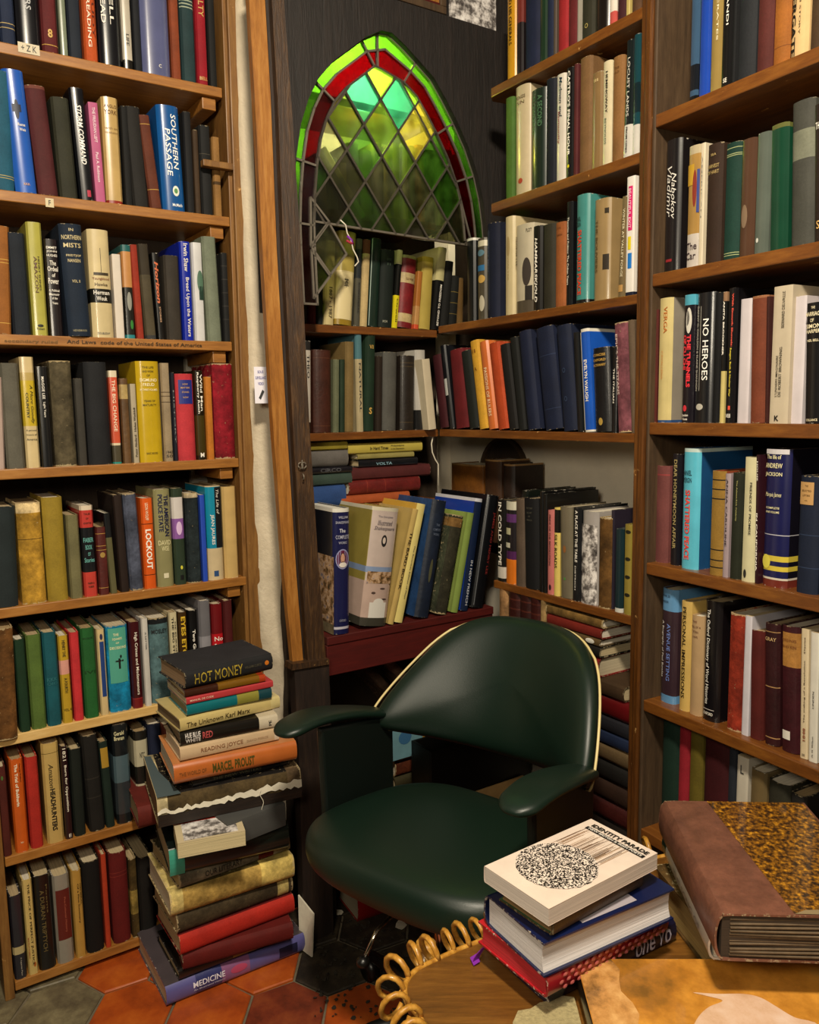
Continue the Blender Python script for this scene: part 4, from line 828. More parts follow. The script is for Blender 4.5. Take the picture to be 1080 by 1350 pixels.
row(MP, MZ[1], A, T, 'books on the second shelf of the middle bookcase', [
 (62, 88, 62, 322, '#3f5e22', 'c', 'plain moss-green book at left end', {}),
 (90, 137, 88, 290, '#b8a888', 'j', 'cream jacket with small red emblem', {'t': [H('KINGS', '#6a5a40', .88, .91, (-.6, .6)), H('SIN', '#6a5a40', .83, .86, (-.5, .5))], 'x': patch(.1, .15, '#a03028', -.3, .3, 'printed_emblem', ell=True)}),
 (140, 188, 137, 302, '#18241c', 'j', 'green-black jacket with outlined capitals', {'t': [V('A SECOND', '#4a7050', .62, .93, (.2, .7)), V('FLOWERING', '#4a7050', .56, .93, (-.6, -.1))]}),
 (191, 222, 196, 260, '#10141f', 'c', 'plain midnight blue book', {}),
 (225, 254, 229, 246, '#c4bcb0', 'j', 'white jacket with slanting black and red lettering', {'t': [V('Madmen and', '#20303c', .6, .97, (-.1, .5), .01, .2), V('Immunity', '#8a2030', .35, .65, (-.5, .1), .01)]}),
 (257, 280, 260, 224, '#0f0d0e', 'j', "black jacket lettered FINAL HOUR in white", {'t': [V("CASTRO'S FINAL HOUR", W_, .2, .97, (-.3, .4), .02)], 'x': patch(.09, .12, '#d8c820', -.3, .3, 'round_sticker', ell=True)}),
 (282, 296, 286, 210, '#4a1a1c', 'c', 'thin dark red book', {}),
 (298, 337, 299, 196, '#6e5030', 'c', 'tall tobacco-brown book', {}),
 (339, 372, 342, 242, '#7e6440', 'j', 'short tan book in scuffed jacket', {'t': [H('III', '#c8b080', .9, .93, (-.4, .4))]}),
 (374, 402, 379, 204, '#c8bc9c', 'j', 'ivory jacket with bold black lettering', {'t': [V('HEMINGWAY', '#222018', .5, .9, (-.1, .4), .02), V('REYNOLDS', '#5a6a5a', .2, .45, (-.3, .2))]}),
 (404, 440, 405, 192, '#7c5730', 'c', 'plain light brown book', {'t': [H('THE', '#5a3a1c', .88, .9, (-.4, .4)), H('OLD', '#5a3a1c', .84, .86, (-.4, .4))]}),
 (442, 470, 455, 135, '#10181a', 'j', 'black and white jacket lettered LOCUST', {'b': [(0, .28, '#c4c0b8')], 't': [V('LOCUST LANDS', '#c8c4ba', .35, .85, (-.3, .3), .01), V('FROM CITIES', '#141414', .04, .26, (-.2, .2), .02)]}),
 (472, 495, 474, 118, '#123a42', 'j', 'teal and white jacket against the post', {'b': [(0, .25, '#c4c0b8'), (.35, .6, '#0c2026')]})])
A = (600, 230, 4.154); T = 'third shelf of middle bookcase'
row(MP, MZ[2], A, T, 'books on the third shelf of the middle bookcase', [
 (60, 104, 62, 355, '#111314', 'j', 'black jacket with frayed white edge', {'b': [(.97, 1, '#c8c4ba')]}),
 (118, 164, 118, 355, '#4a4438', 'j', 'illustrated jacket with blue and tan scene', {'b': [(.9, .97, '#c8c0a8')], 'x': many(patch(.6, .67, '#2f6a9a', name='printed_picture'), patch(.78, .86, '#5a7a8a', name='printed_picture', ell=True), patch(.45, .55, '#c09a50', -.6, .9, 'printed_picture', ell=True), patch(.1, .3, '#b8b09c', -.3, .8, 'printed_picture', ell=True))}),
 (167, 232, 168, 275, '#11162a', 'c', 'navy book with thin silver frame on spine', {'t': [V('GREAT MEN', '#5a6480', .5, .85, (-.7, -.5))], 'x': many(patch(.09, .93, '#5a6880', -.88, -.83, 'silver_line'), patch(.09, .93, '#5a6880', -.45, -.4, 'silver_line'))}),
 (268, 318, 268, 238, '#c0b088', 'j', 'cream jacket with brown pencil sketch', {'t': [V('WALTER', '#9a8450', .35, .6, (-.1, .1))], 'x': patch(.6, .8, '#a08c60', -.4, .3, 'printed_sketch', ell=True)}),
 (320, 418, 318, 288, '#b5ab94', 'j', 'pale jacket with angular grey portrait', {'b': [(0, .14, '#4c4438')], 't': [H('PLOT', '#2a241c', .9, .94, (.4, .9)), V('GEORGE LEE', '#2a241c', .55, .88, (-.9, -.65))], 'x': many(patch(.3, .62, '#3c3430', .0, .85, 'printed_portrait', ell=True), patch(.14, .3, '#2a2624', .3, .95, 'printed_portrait'))}),
 (420, 468, 424, 288, '#161412', 'j', 'black jacket with heavy white slanting surname', {'t': [V('HAMMARSKJOLD', W_, .1, .86, (-.5, .3), .02, .2)]}),
 (472, 538, 470, 282, '#2a271c', 'c', 'dark drab book beside orange-brown one', {}),
 (540, 598, 540, 270, '#8a4e26', 'c', 'orange-brown cloth book', {'t': [H('NYE', '#5a2c14', .92, .94, (-.4, .3)), H('DAWSON', '#5a2c14', .84, .86, (-.5, .5))]}),
 (603, 636, 602, 155, '#0f0f12', 'j', 'tall thin black book with white vertical title', {'t': [V('Theories and Politics: The Cuban Years', W_, .2, .85, (-.4, .2), .01)]}),
 (650, 722, 652, 122, '#3f807c', 'j', 'sea-green jacket lettered SHATTERED PEACE', {'b': [(0, .035, '#101010')], 't': [H('DANIEL', '#101c20', .76, .8, (-.9, .0)), H('YERGIN', '#101c20', .71, .75, (-.9, .0)), V('SHATTERED PEACE', '#c8361c', .08, .68, (-.5, .15), .03)]}),
 (745, 835, 748, 148, '#8f7750', 'j', 'shiny tan jacket lettered THE BOUVIERS', {'t': [V('THE BOUVIERS', '#5a4426', .28, .8, (-.6, -.25))], 'x': many(patch(.85, .9, '#2a2010', .5, .9), patch(.3, .45, '#2a2218', .35, .95, 'printed_picture'))}),
 (888, 928, 912, 125, '#6c5c40', 'j', 'olive-tan jacket lettered VALLEY FORGE', {'t': [V('WINTER AT VALLEY FORGE', '#d8ccaa', .2, .88, (-.3, .3), .01)], 'x': patch(.05, .12, '#b08850', -.9, .5, 'printed_patch')}),
 (930, 976, 952, 14, '#d8d2ca', 'p', 'white paperback with pink, yellow and blue blocks', {'b': [(0, .03, '#14182c')], 'x': many(patch(.55, .92, '#c81c66', -.7, .5), patch(.39, .5, '#d8c41c', -.8, .3), patch(.23, .36, '#1c70c0', -.5, .5)), 't': [V('BEAUTIFUL EXIT', '#f0c8d8', .57, .9, (-.4, .2))]})])
A = (390, 410, 2.348); T = 'fourth shelf of middle bookcase'
row(MP, MZ[3], A, T, 'books on the fourth shelf of the middle bookcase', [
 (442, 470, 412, 145, '#3c1218', 'c', 'leaning maroon book at left end', {}),
 (473, 488, 440, 112, '#15161a', 'j', 'leaning thin black and white jacket', {'x': patch(.4, .6, '#b8b8b4', -.6, .6, 'printed_patch')}),
 (490, 531, 470, 126, '#5c1318', 'c', 'leaning wide deep red book', {}),
 (534, 563, 505, 130, '#141815', 'c', 'leaning black book left of amber one', {}),
 (566, 592, 533, 98, '#c0902c', 'c', 'leaning amber-yellow book', {'t': [H('II', '#7a4a14', .86, .9, (-.4, .4)), H('A', '#7a4a14', .66, .7, (-.3, .3))]}),
 (595, 621, 563, 100, '#c86a34', 'j', 'leaning salmon jacket lettered PASSIONS', {'t': [V('PASSIONS OF RULERS', '#f0d8b0', .15, .7, (-.3, .4), .01)]}),
 (624, 655, 590, 106, '#a8401c', 'c', 'leaning burnt-orange book', {}),
 (658, 685, 628, 108, '#141211', 'c', 'leaning black book beside orange ones', {}),
 (688, 710, 660, 85, '#121312', 'c', 'thin black book before navy volumes', {}),
 (713, 750, 684, 68, '#111830', 'c', 'leftmost of three matching navy volumes', {}),
 (766, 820, 735, 60, '#101830', 'c', 'middle one of three matching navy volumes', {'b': gl(.72, .2, c='#24304c')}),
 (823, 867, 800, 50, '#10182e', 'c', 'rightmost of three matching navy volumes', {'t': [H('O', '#30405c', .55, .6, (-.2, .2)), H('O', '#30405c', .28, .33, (-.2, .2))]}),
 (871, 888, 857, 68, '#121416', 'j', 'thin black book left of blue jacket', {}),
 (893, 919, 878, 58, '#1850b0', 'j', 'white-edged blue jacket with white lettering', {'b': [(.97, 1, '#d8d4c8'), (0, .02, '#d8d4c8')], 't': [V('EVELYN WAUGH', W_, .3, .7, (-.2, .5), .02)], 'x': patch(.02, .97, '#d8d4c8', -.95, -.65, 'white_edge')}),
 (921, 972, 912, 118, '#0d0d10', 'l', 'short black book lettered DICTIONARY in gold', {'t': [H('CONCISE', G_, .9, .93), H('OXFORD', G_, .84, .87), H('DICTIONARY', G_, .78, .81)], 'x': patch(.08, .17, '#a88a40', -.25, .25, 'gilt_crest', ell=True)}),
 (975, 991, 976, 112, '#111114', 'j', 'thin black jacket with small white lettering', {'t': [V('THE ITALIAN', W_, .35, .75, (-.3, .3), .01)]}),
 (993, 1036, 980, 40, '#6a3c44', 'w', 'frayed mauve jacket lettered THE TITANS', {'t': [V('THE TITANS', '#e0c8c0', .35, .7, (-.7, -.3), .01), V('EPICS', '#e0c8c0', .72, .9, (-.7, -.3))]}),
 (1038, 1056, 1026, 30, '#5a4a3a', 'c', 'brown-grey book against the post', {})], maxlean=10)
# shelves turning the corner behind the partition
A = (390, 410, 2.348); T = 'lower corner shelf beside the weathered post'
row(BP, BZ[3], A, T, 'books on the lower corner shelf', [
 (-15, 20, None, 95, '#3a3a40', 'c', 'grey book hidden behind post', {}),
 (25, 51, 24, 92, '#b8b0a4', 'j', 'white jacket half cut by the post', {'b': [(0, .12, '#1a1614'), (.9, 1, '#222')], 't': [V('THEO', '#333', .6, .85, (-.2, .5))]}),
 (60, 116, 58, 120, '#3c1c12', 'l', 'broad reddish-brown leather book', {'b': gl(.9, .08, c='#5a3420')}),
 (118, 137, 119, 150, '#5c6048', 'c', 'slim grey-green book', {}),
 (139, 154, 139, 150, '#1c2c1c', 'c', 'slim dark green book', {}),
 (156, 183, 157, 95, '#6e5a34', 'c', 'tan-brown book in shadow', {}),
 (192, 213, 186, 68, '#a89a78', 'j', 'cream jacket with blue-green head', {'b': [(.74, 1, '#4a7078')], 't': [V('NATURAL', '#333', .2, .7, (-.3, .3))]}),
 (215, 246, 220, 75, '#122818', 'c', 'tall dark green book with gold scrolls', {'t': [H('VII', G_, .86, .9, (-.4, .4)), H('S', G_, .18, .25, (-.3, .3), .03)]}),
 (250, 270, 252, 140, '#22180f', 'c', 'narrow black-brown book', {}),
 (273, 316, 276, 127, '#4c4b46', 'c', 'plain mid-grey cloth book', {}),
 (328, 372, 330, 138, '#1e1813', 'l', 'thick dark brown book with tooled head', {'b': gl(.85, .9, .1, c='#4a3a20')}),
 (376, 408, 372, 120, '#b0aca4', 'j', 'white jacket with black city picture', {'b': [(0, .25, '#1c1c1c')]}),
 (413, 437, 387, 150, '#c0b49a', 'p', 'leaning cream book at the corner', {'lean': -6, 'd': .03})], maxlean=9)
A = (380, 270, 4.154); T = 'corner shelf under the arched window'
row(BP, BZ[2], A, T, 'books on the corner shelf under the arched window', [
 (30, 66, None, 400, '#2a2a2a', 'c', 'black book hidden behind post', {}),
 (70, 110, 68, 400, '#16241c', 'c', 'green-black book behind leftmost panes', {}),
 (118, 160, 116, 410, '#4a1216', 'c', 'short wine-red book behind panes', {}),
 (163, 196, 165, 400, '#101412', 'c', 'short black book behind panes', {}),
 (203, 256, 215, 195, '#b8a878', 'j', 'tan-cream jacket with 1887 1987 lettering', {'t': [V('1887 - 1987', '#2c2618', .08, .45, (-.35, .35), .01)]}),
 (262, 358, 288, 145, '#a8964c', 'j', 'wide cream jacket with one brushed character', {'b': [(0, .06, '#8a7020'), (.06, .58, '#c8b888')], 't': [H('革', '#1c1a14', .4, .5, (-.3, .2))], 'x': patch(.06, .56, '#d0c090', -.8, .6, 'pale_panel')}),
 (365, 396, 382, 185, '#4c4a40', 'j', 'grey jacket with small dark lettering', {'b': [(.55, .88, '#23282c')], 't': [V('ROBESPIERRE', '#222', .15, .5, (-.3, .3))]}),
 (399, 438, 420, 190, '#b09a6c', 'c', 'beige book with reddish head', {'b': [(.84, 1, '#5a3020')]}),
 (441, 497, 464, 183, '#14261e', 'j', 'glossy dark green book with white edge', {'x': patch(.01, .99, '#8a9a90', -.98, -.86, 'white_edge')}),
 (503, 578, 520, 245, '#0f1814', 'c', 'wide green-black book with faint title', {'t': [H('OOO', '#3a4a3c', .86, .89, (-.4, .3)), H('II', '#3a4a3c', .8, .83, (-.3, .2)), H('IOI', '#a0a090', .06, .09, (-.6, 0))]}),
 (572, 602, 604, 248, '#0f0f0d', 'j', 'narrow cream, black and yellow jacket', {'b': [(.82, 1, '#b8b484'), (0, .42, '#cfc01c')], 't': [V('Orwell', '#2a2a10', .08, .38, (-.3, .3))]}),
 (605, 686, 636, 280, '#6a1519', 'l', 'red book with two cream bands', {'b': [(.96, 1, '#8a8c50'), (.62, .76, '#a89468'), (.08, .2, '#a89468')], 't': [H('OLD WIVES', '#5a2a18', .66, .69, (-.5, .5))]}),
 (690, 716, 714, 365, '#b0824c', 'p', 'short thin orange-tan book', {'b': [(0, .08, '#c04a28'), (.4, 1, '#a06428')]}),
 (724, 786, 745, 285, '#a89448', 'j', 'plain straw-yellow jacket', {'b': [(.93, 1, '#8a7a28')]}),
 (788, 834, 832, 235, '#101010', 'j', 'leaning cream and black jacket lettered TO FREEDOM', {'b': [(.6, 1, '#b4ac7c')], 't': [U('BEYOND TO FREEDOM', W_, .05, .55, (-.1, .4), .02)]}),
 (838, 880, 872, 310, '#141412', 'c', 'leaning black book beside cream one', {}),
 (884, 926, 906, 390, '#11120f', 'c', 'short black book with gilt flecks', {'b': gl(.3, .5, .7, c='#6a5a28', w=.01)}),
 (930, 962, 934, 400, '#5c4420', 'c', 'short brown book at inner corner', {})], maxlean=8)
# seen through the coloured glass
A = (320, 0, 3.0); T = 'shelf behind the coloured glass'
gb = [(300, 340, 600, '#6a5c38', 'brown book'), (345, 385, 620, '#3c4a4a', 'slate book'), (388, 420, 640, '#7a6a44', 'dun book'), (424, 470, 560, '#4a4030', 'dark umber book'), (474, 520, 590, '#7c6c48', 'tan-grey book'), (524, 560, 560, '#6a5230', 'nut-brown book'), (563, 592, 575, '#a08a58', 'pale sand book'), (596, 630, 562, '#8a7040', 'light brown book'), (634, 660, 580, '#c8c070', 'yellowish book'), (664, 688, 575, '#5a7a3c', 'green book'), (692, 728, 570, '#b07434', 'orange-brown book'), (732, 764, 590, '#4a3420', 'chocolate book'), (768, 800, 565, '#a8a890', 'pale grey book'), (803, 836, 590, '#5a8a70', 'sea-green book'), (838, 866, 610, '#7a3c28', 'rusty book')]
row(BP, BZ[1], A, T, 'books on the shelf behind the coloured glass', [(a, b, None, y, c, 'c', n_ + ' seen through small panes', {}) for a, b, y, c, n_ in gb], sb=.02)
a_ = BP.px(427, 194, .012); b_ = BP.px(480, 286, .012); Zl = (a_ - b_).normalized(); Yl = -BP.n; Xl = Yl.cross(Zl); M = Matrix((Xl, Yl, Zl)).transposed().to_4x4(); M.translation = b_
book(M, .014, (a_ - b_).length, .03, '#c8c46a', 'p', (), (), 'thin yellow-green booklet slanting behind the coloured glass', None, pages='#c8c890')
# lowest visible shelf of the middle bookcase
A = (620, 580, 4.5); T = 'lowest full shelf of middle bookcase'
row(MP, MZ[4], A, T, 'books on the lowest full shelf of the middle bookcase', [
 (155, 201, 160, 352, '#0f0e0e', 'j', 'black jacket lettered IN COLD TYPE', {'b': [(.04, .18, '#c4bcb0')], 't': [V('IN COLD TYPE', W_, .2, .97, (-.4, .4), .02)]}),
 (203, 261, 206, 362, '#1c181c', 'j', 'violet, black and orange patchwork jacket', {'b': [(0, .3, '#d0701c'), (.3, .4, '#4a2050'), (.75, .85, '#5a3068'), (.9, 1, '#c8c4b0')], 'x': many(patch(.6, .68, '#b8b490', -.7, .3, 'printed_patch'), patch(.44, .5, '#c8c4b0', -.8, .2, 'printed_patch'))}),
 (263, 314, 256, 345, '#54463a', 'c', 'taupe cloth book left of black volume', {}),
 (316, 400, 306, 342, '#0d0d0f', 'c', 'broad black volume in the row', {'t': [H('THE STORY', '#4c4a40', .88, .9, (-.4, .5)), H('AND ART', '#4c4a40', .83, .85, (-.3, .4)), H('OF', '#4c4a40', .79, .81, (-.1, .2)), H('FRENCH', '#4c4a40', .75, .77, (-.3, .4))]}),
 (452, 490, 455, 415, '#c0706c', 'j', 'pink jacket lettered PRIDE OF THE REVOLUTION', {'t': [V('PRIDE OF THE REVOLUTION', '#3a1c20', .35, .95, (-.2, .3), .01)], 'x': patch(.05, .12, '#2a1418', -.2, .5, 'printed_mark', ell=True)}),
 (491, 523, 491, 400, '#d8c068', 'j', 'yellow and black jacket lettered SILK ROADS', {'b': [(.72, .98, '#14120f')], 't': [V('SILK ROADS', '#2a2410', .32, .7, (-.6, .5), .01)]}),
 (526, 598, 521, 394, '#6a6250', 'j', 'taupe jacket with small round emblem', {'x': many(patch(.5, .58, '#8a5a30', -.2, .3, 'printed_emblem', ell=True), patch(.2, .23, '#4a8a40', -.1, .2, 'round_sticker', ell=True))}),
 (600, 645, 600, 398, '#17181a', 'j', 'black jacket lettered A PLACE AT THE TABLE', {'t': [V('A PLACE AT THE TABLE', W_, .42, .97, (-.1, .5), .01), V('DIETRICH', W_, .12, .38, (-.1, .2))]}),
 (648, 742, 650, 418, '#9a9490', 'j', 'white jacket showing carved stone figures', {'x': patch(.0, .86, '#fff', -.98, .98, 'printed_relief', mat='stone_relief')}),
 (748, 822, 758, 458, '#5a3e1c', 'w', 'bronze-brown flecked book', {}),
 (850, 896, 862, 525, '#142a30', 'j', 'dark teal jacket with white foot', {'b': [(0, .05, '#c8c8c0')]}),
 (900, 960, 905, 498, '#8a7a34', 'j', 'mustard jacket with black animal prints', {'x': many(*[patch(z, z + .04, '#1c1a10', -.6, .5, 'printed_mark', ell=True) for z in (.2, .4, .6, .9)])})], D=.18)
row(MP, MZ[4], A, 'lowest full shelf of middle bookcase, pushed back', 'tall books standing behind the front row', [
 (300, 335, None, 325, '#0c1410', 'j', 'tall black-green book rising behind black volume', {'h': .235, 'd': -.05}),
 (408, 428, None, 325, '#0b0b0c', 'j', 'tall thin black book behind pink jacket', {'h': .245}),
 (429, 449, None, 325, '#101010', 'j', 'second tall black book behind pink jacket', {'h': .24}),
 (826, 846, None, 440, '#2a2430', 'j', 'dark violet book behind the bronze one', {'h': .22, 'd': -.01})], D=.19)
# ---------------------------------------------------------------- right bookcase
A = (820, 0, 3.65); T = 'top shelf of right bookcase'
row(RP, RZ[0], A, T, 'books on the top shelf of the right bookcase', [
 (318, 358, None, 0, '#35506c', 'j', 'blue and black night-picture jacket', {'h': .25, 'b': [(0, .08, '#0c0e12'), (.02, .04, '#b8b8b0'), (.12, .3, '#11151c')], 'd': -.02}),
 (362, 412, None, 0, '#1a3f9c', 'j', 'royal blue jacket with three white dots', {'h': .25, 't': [H('O', W_, .78, .8, (-.2, .3), .04), H('O', W_, .84, .86, (-.2, .3), .04), H('O', W_, .9, .92, (-.2, .3), .04)]}),
 (416, 466, None, 0, '#8a7440', 'j', 'khaki-gold jacket with cream lettering', {'h': .25, 't': [V('FOR SOCRATES', '#d8ccaa', .35, .95, (.3, .6), .01)]}),
 (469, 521, None, 0, '#100f10', 'j', 'black jacket lettered MAGNIFICANDI', {'h': .25, 't': [V('MAGNIFICANDI', W_, .42, .98, (0, .4), .01), V('NUNC', W_, .6, .9, (-.6, -.3)), H('SE', W_, .04, .07, (-.3, .4))]}),
 (523, 541, None, 0, '#0c0d10', 'c', 'narrow black book in between jackets', {'h': .235}),
 (543, 628, None, 0, '#1c1e22', 'c', 'wide charcoal cloth book', {'h': .24}),
 (636, 712, None, 0, '#4a1e1a', 'c', 'chestnut-red cloth book', {'h': .235}),
 (715, 796, None, 0, '#8a521c', 'c', 'broad orange-tan book', {'h': .24, 'b': gl(.12, c='#6a3a14')}),
 (800, 885, None, 0, '#c8a878', 'j', 'cream jacket lettered WATERGATE in black', {'h': .24, 't': [V('WITH WATERGATE', '#15120e', .02, .98, (-.85, -.25), .03), V('AN AMERICAN STORY', '#6a5a40', .15, .75, (.1, .3))]}),
 (892, 975, None, 0, '#3c2a18', 'c', 'dark brown book at frame edge', {'h': .24})], sb=.012)
T = 'second shelf of right bookcase'
row(RP, RZ[1], A, T, 'books on the second shelf of the right bookcase', [
 (190, 266, 205, 685, '#151214', 'j', 'glossy black jacket with overlapping script', {'t': [V('Vladimir', '#d8d4cc', .42, .8, (-.5, .1), 0, .3), V('Nabokov', '#d8d4cc', .4, .75, (.1, .6), 0, .3)], 'x': patch(.08, .1, '#8a2028', -.5, .3)}),
 (300, 362, 312, 712, '#9a7840', 'j', 'colourful jacket lettered THE CAR on white', {'b': [(0, .28, '#b8b0a8'), (.93, 1, '#a89c80')], 'x': many(patch(.68, .85, '#b8902c', -.9, .2, 'printed_picture'), patch(.5, .8, '#7a2a20', .0, .6, 'printed_picture', ell=True), patch(.45, .8, '#2a3a7a', .6, .95, 'printed_picture')), 't': [H('The', '#3a2a30', .15, .21, (-.8, .8)), H('Car', '#3a2a30', .07, .13, (-.8, .7))]}),
 (364, 386, 385, 690, '#c8bca4', 'p', 'slim cream book with tiny letters', {'t': [V('AMERICAN', '#555', .4, .9, (-.2, .2))]}),
 (389, 462, 402, 705, '#2c1c12', 'c', 'dark brown book with three title lines', {'t': [H('SEA', '#a8905c', .9, .92, (-.3, .4)), H('HARVEST', '#a8905c', .8, .83), H('OF HART', '#a8905c', .75, .78)]}),
 (476, 550, 502, 695, '#0f3028', 'c', 'dark green book with gilt double rules', {'b': gl(.95, .9, .885, .06, .04, c='#9aa070')}),
 (553, 622, 568, 680, '#4c3426', 'j', 'mottled brown jacket with mauve edge', {'x': patch(.25, .45, '#7a6450', -.6, .3, 'printed_patch', ell=True)}),
 (625, 692, 640, 650, '#525a52', 'j', 'grey jacket with white drip highlight', {'x': patch(.1, .14, '#c8c8c0', -.5, -.1, 'round_sticker', ell=True)}),  # the pale ellipse is a highlight painted on the grey jacket
 (701, 787, 710, 612, '#0f3a28', 'j', 'emerald jacket in torn plastic sleeve', {'b': [(.965, 1, '#5a5c30')]}),
 (800, 912, 808, 505, '#3a3a34', 'c', 'very tall grey book with light mottled band', {'b': [(.6, .8, '#6a6c5c')]}),
 (920, 990, 920, 510, '#231a16', 'j', 'black-brown jacket with white title at frame edge', {'t': [H('THE', W_, .82, .87, (-.6, .2)), H('S', '#c8a060', .1, .16, (-.5, 0))]})], sb=.012)
A = (840, 350, 4.5); T = 'third shelf of right bookcase'
row(RP, RZ[2], A, T, 'books on the third shelf of the right bookcase', [
 (60, 104, 78, 265, '#4c1a14', 'c', 'short russet book at left end', {}),
 (108, 186, 116, 200, '#c4b47c', 'j', 'cream jacket with faint orange lettering', {'b': [(0, .02, '#2a4a7a')], 'side': '#8c8478', 't': [V('VERGA', '#b06428', .72, .93, (.0, .5)), V('CAVALLERIA', '#c89050', .35, .58, (-.3, 0))]}),
 (254, 318, 262, 180, '#17131a', 'j', 'black jacket with red lettering THE TUNNELS', {'b': [(.92, 1, '#4a9ab0')], 't': [V('THE TUNNELS', '#d8303c', .28, .69, (.0, .65), .04), V('OF CU CHI', '#d8303c', .42, .69, (-.75, -.1), .04), H('Random', W_, .05, .07, (-.6, .5)), H('House', W_, .02, .04, (-.5, .4))], 'x': many(patch(.7, .9, '#c8c4ba', -.3, .7, 'printed_picture', ell=True), patch(.76, .88, '#1a1418', -.5, .3, 'printed_picture', ell=True), patch(.09, .14, '#c8303c', -.5, .2, 'printed_mark', ell=True))}),
 (322, 434, 342, 170, '#15161a', 'j', 'wide black jacket lettered NO HEROES', {'t': [V('NO HEROES', '#f2f0ea', .33, .8, (.0, .55), .005), V('DANNY O. COULSON & ELAINE SHANNON', '#b8b4a8', .25, .9, (-.75, -.5))], 'x': many(patch(.25, .9, '#c8c4b8', -.3, -.26, 'printed_rule'), patch(.1, .15, '#b8b4a8', -.6, .2, 'printed_mark', ell=True))}),
 (437, 481, 447, 165, '#0c0c0e', 'c', 'plain black book between jackets', {}),
 (484, 510, 497, 160, '#121212', 'j', 'narrow jacket lettered BROOKNER on black', {'b': [(0, .4, '#c0b070'), (.93, 1, '#8a6a50')], 't': [V('ANITA BROOKNER', W_, .52, .93, (-.4, .4), .03)]}),
 (513, 566, 524, 140, '#100f12', 'j', 'black jacket with coral and yellow lettering', {'t': [V('With Enough Shovels:', '#d85040', .57, .96, (.05, .5), .03), V('Reagan, Bush & Nuclear War', '#d8c440', .2, .56, (-.1, .35), .02), H('VIII', W_, .04, .07, (-.6, .5))], 'x': patch(.1, .13, '#d8503c', -.1, .4)}),
 (590, 656, 606, 203, '#c4bcc0', 'p', 'plain white book without lettering', {'d': -.01}),
 (658, 756, 670, 188, '#6a3420', 'c', 'brown cloth book with worn head', {'b': [(.98, 1, '#8a5a3c')]}),
 (758, 776, 770, 185, '#32120e', 'c', 'narrow dark red book behind cream one', {}),
 (780, 892, 804, 130, '#b8ab94', 'p', 'cream paperback with letter K at foot', {'t': [U('BERNARD DELVAILLE', '#3a342a', .7, .96, (0, .3)), U("L'UNIVERS IMAGINAIRE", '#3a342a', .2, .5, (-.45, -.2)), U('DE ROBERT BROWNING', '#3a342a', .2, .56, (-.1, .2), .01), H('K', '#15120e', .02, .06, (-.4, .1), .03)]}),
 (899, 976, 920, 188, '#c0b8bc', 'p', 'blank white book left of black jacket', {'d': -.01}),
 (980, 1095, 992, 228, '#111012', 'j', 'black jacket with stacked white title at frame edge', {'t': [H('THE', '#e8dcb8', .95, .97, (-.2, .2)), H('MARRIAGE', '#e8dcb8', .89, .925, (-.85, .85)), H('OF', '#e8dcb8', .84, .87, (-.3, .1)), H('SIMON', '#e8dcb8', .79, .825), H('HARPER', '#e8dcb8', .75, .78), H('NEIL BELL', '#e8dcb8', .68, .7, (-.6, .6)), H('COLLANCE', '#e8dcb8', .02, .04, (-.6, .6))]})], sb=.012)
A = (840, 560, 4.5); T = 'fourth shelf of right bookcase'
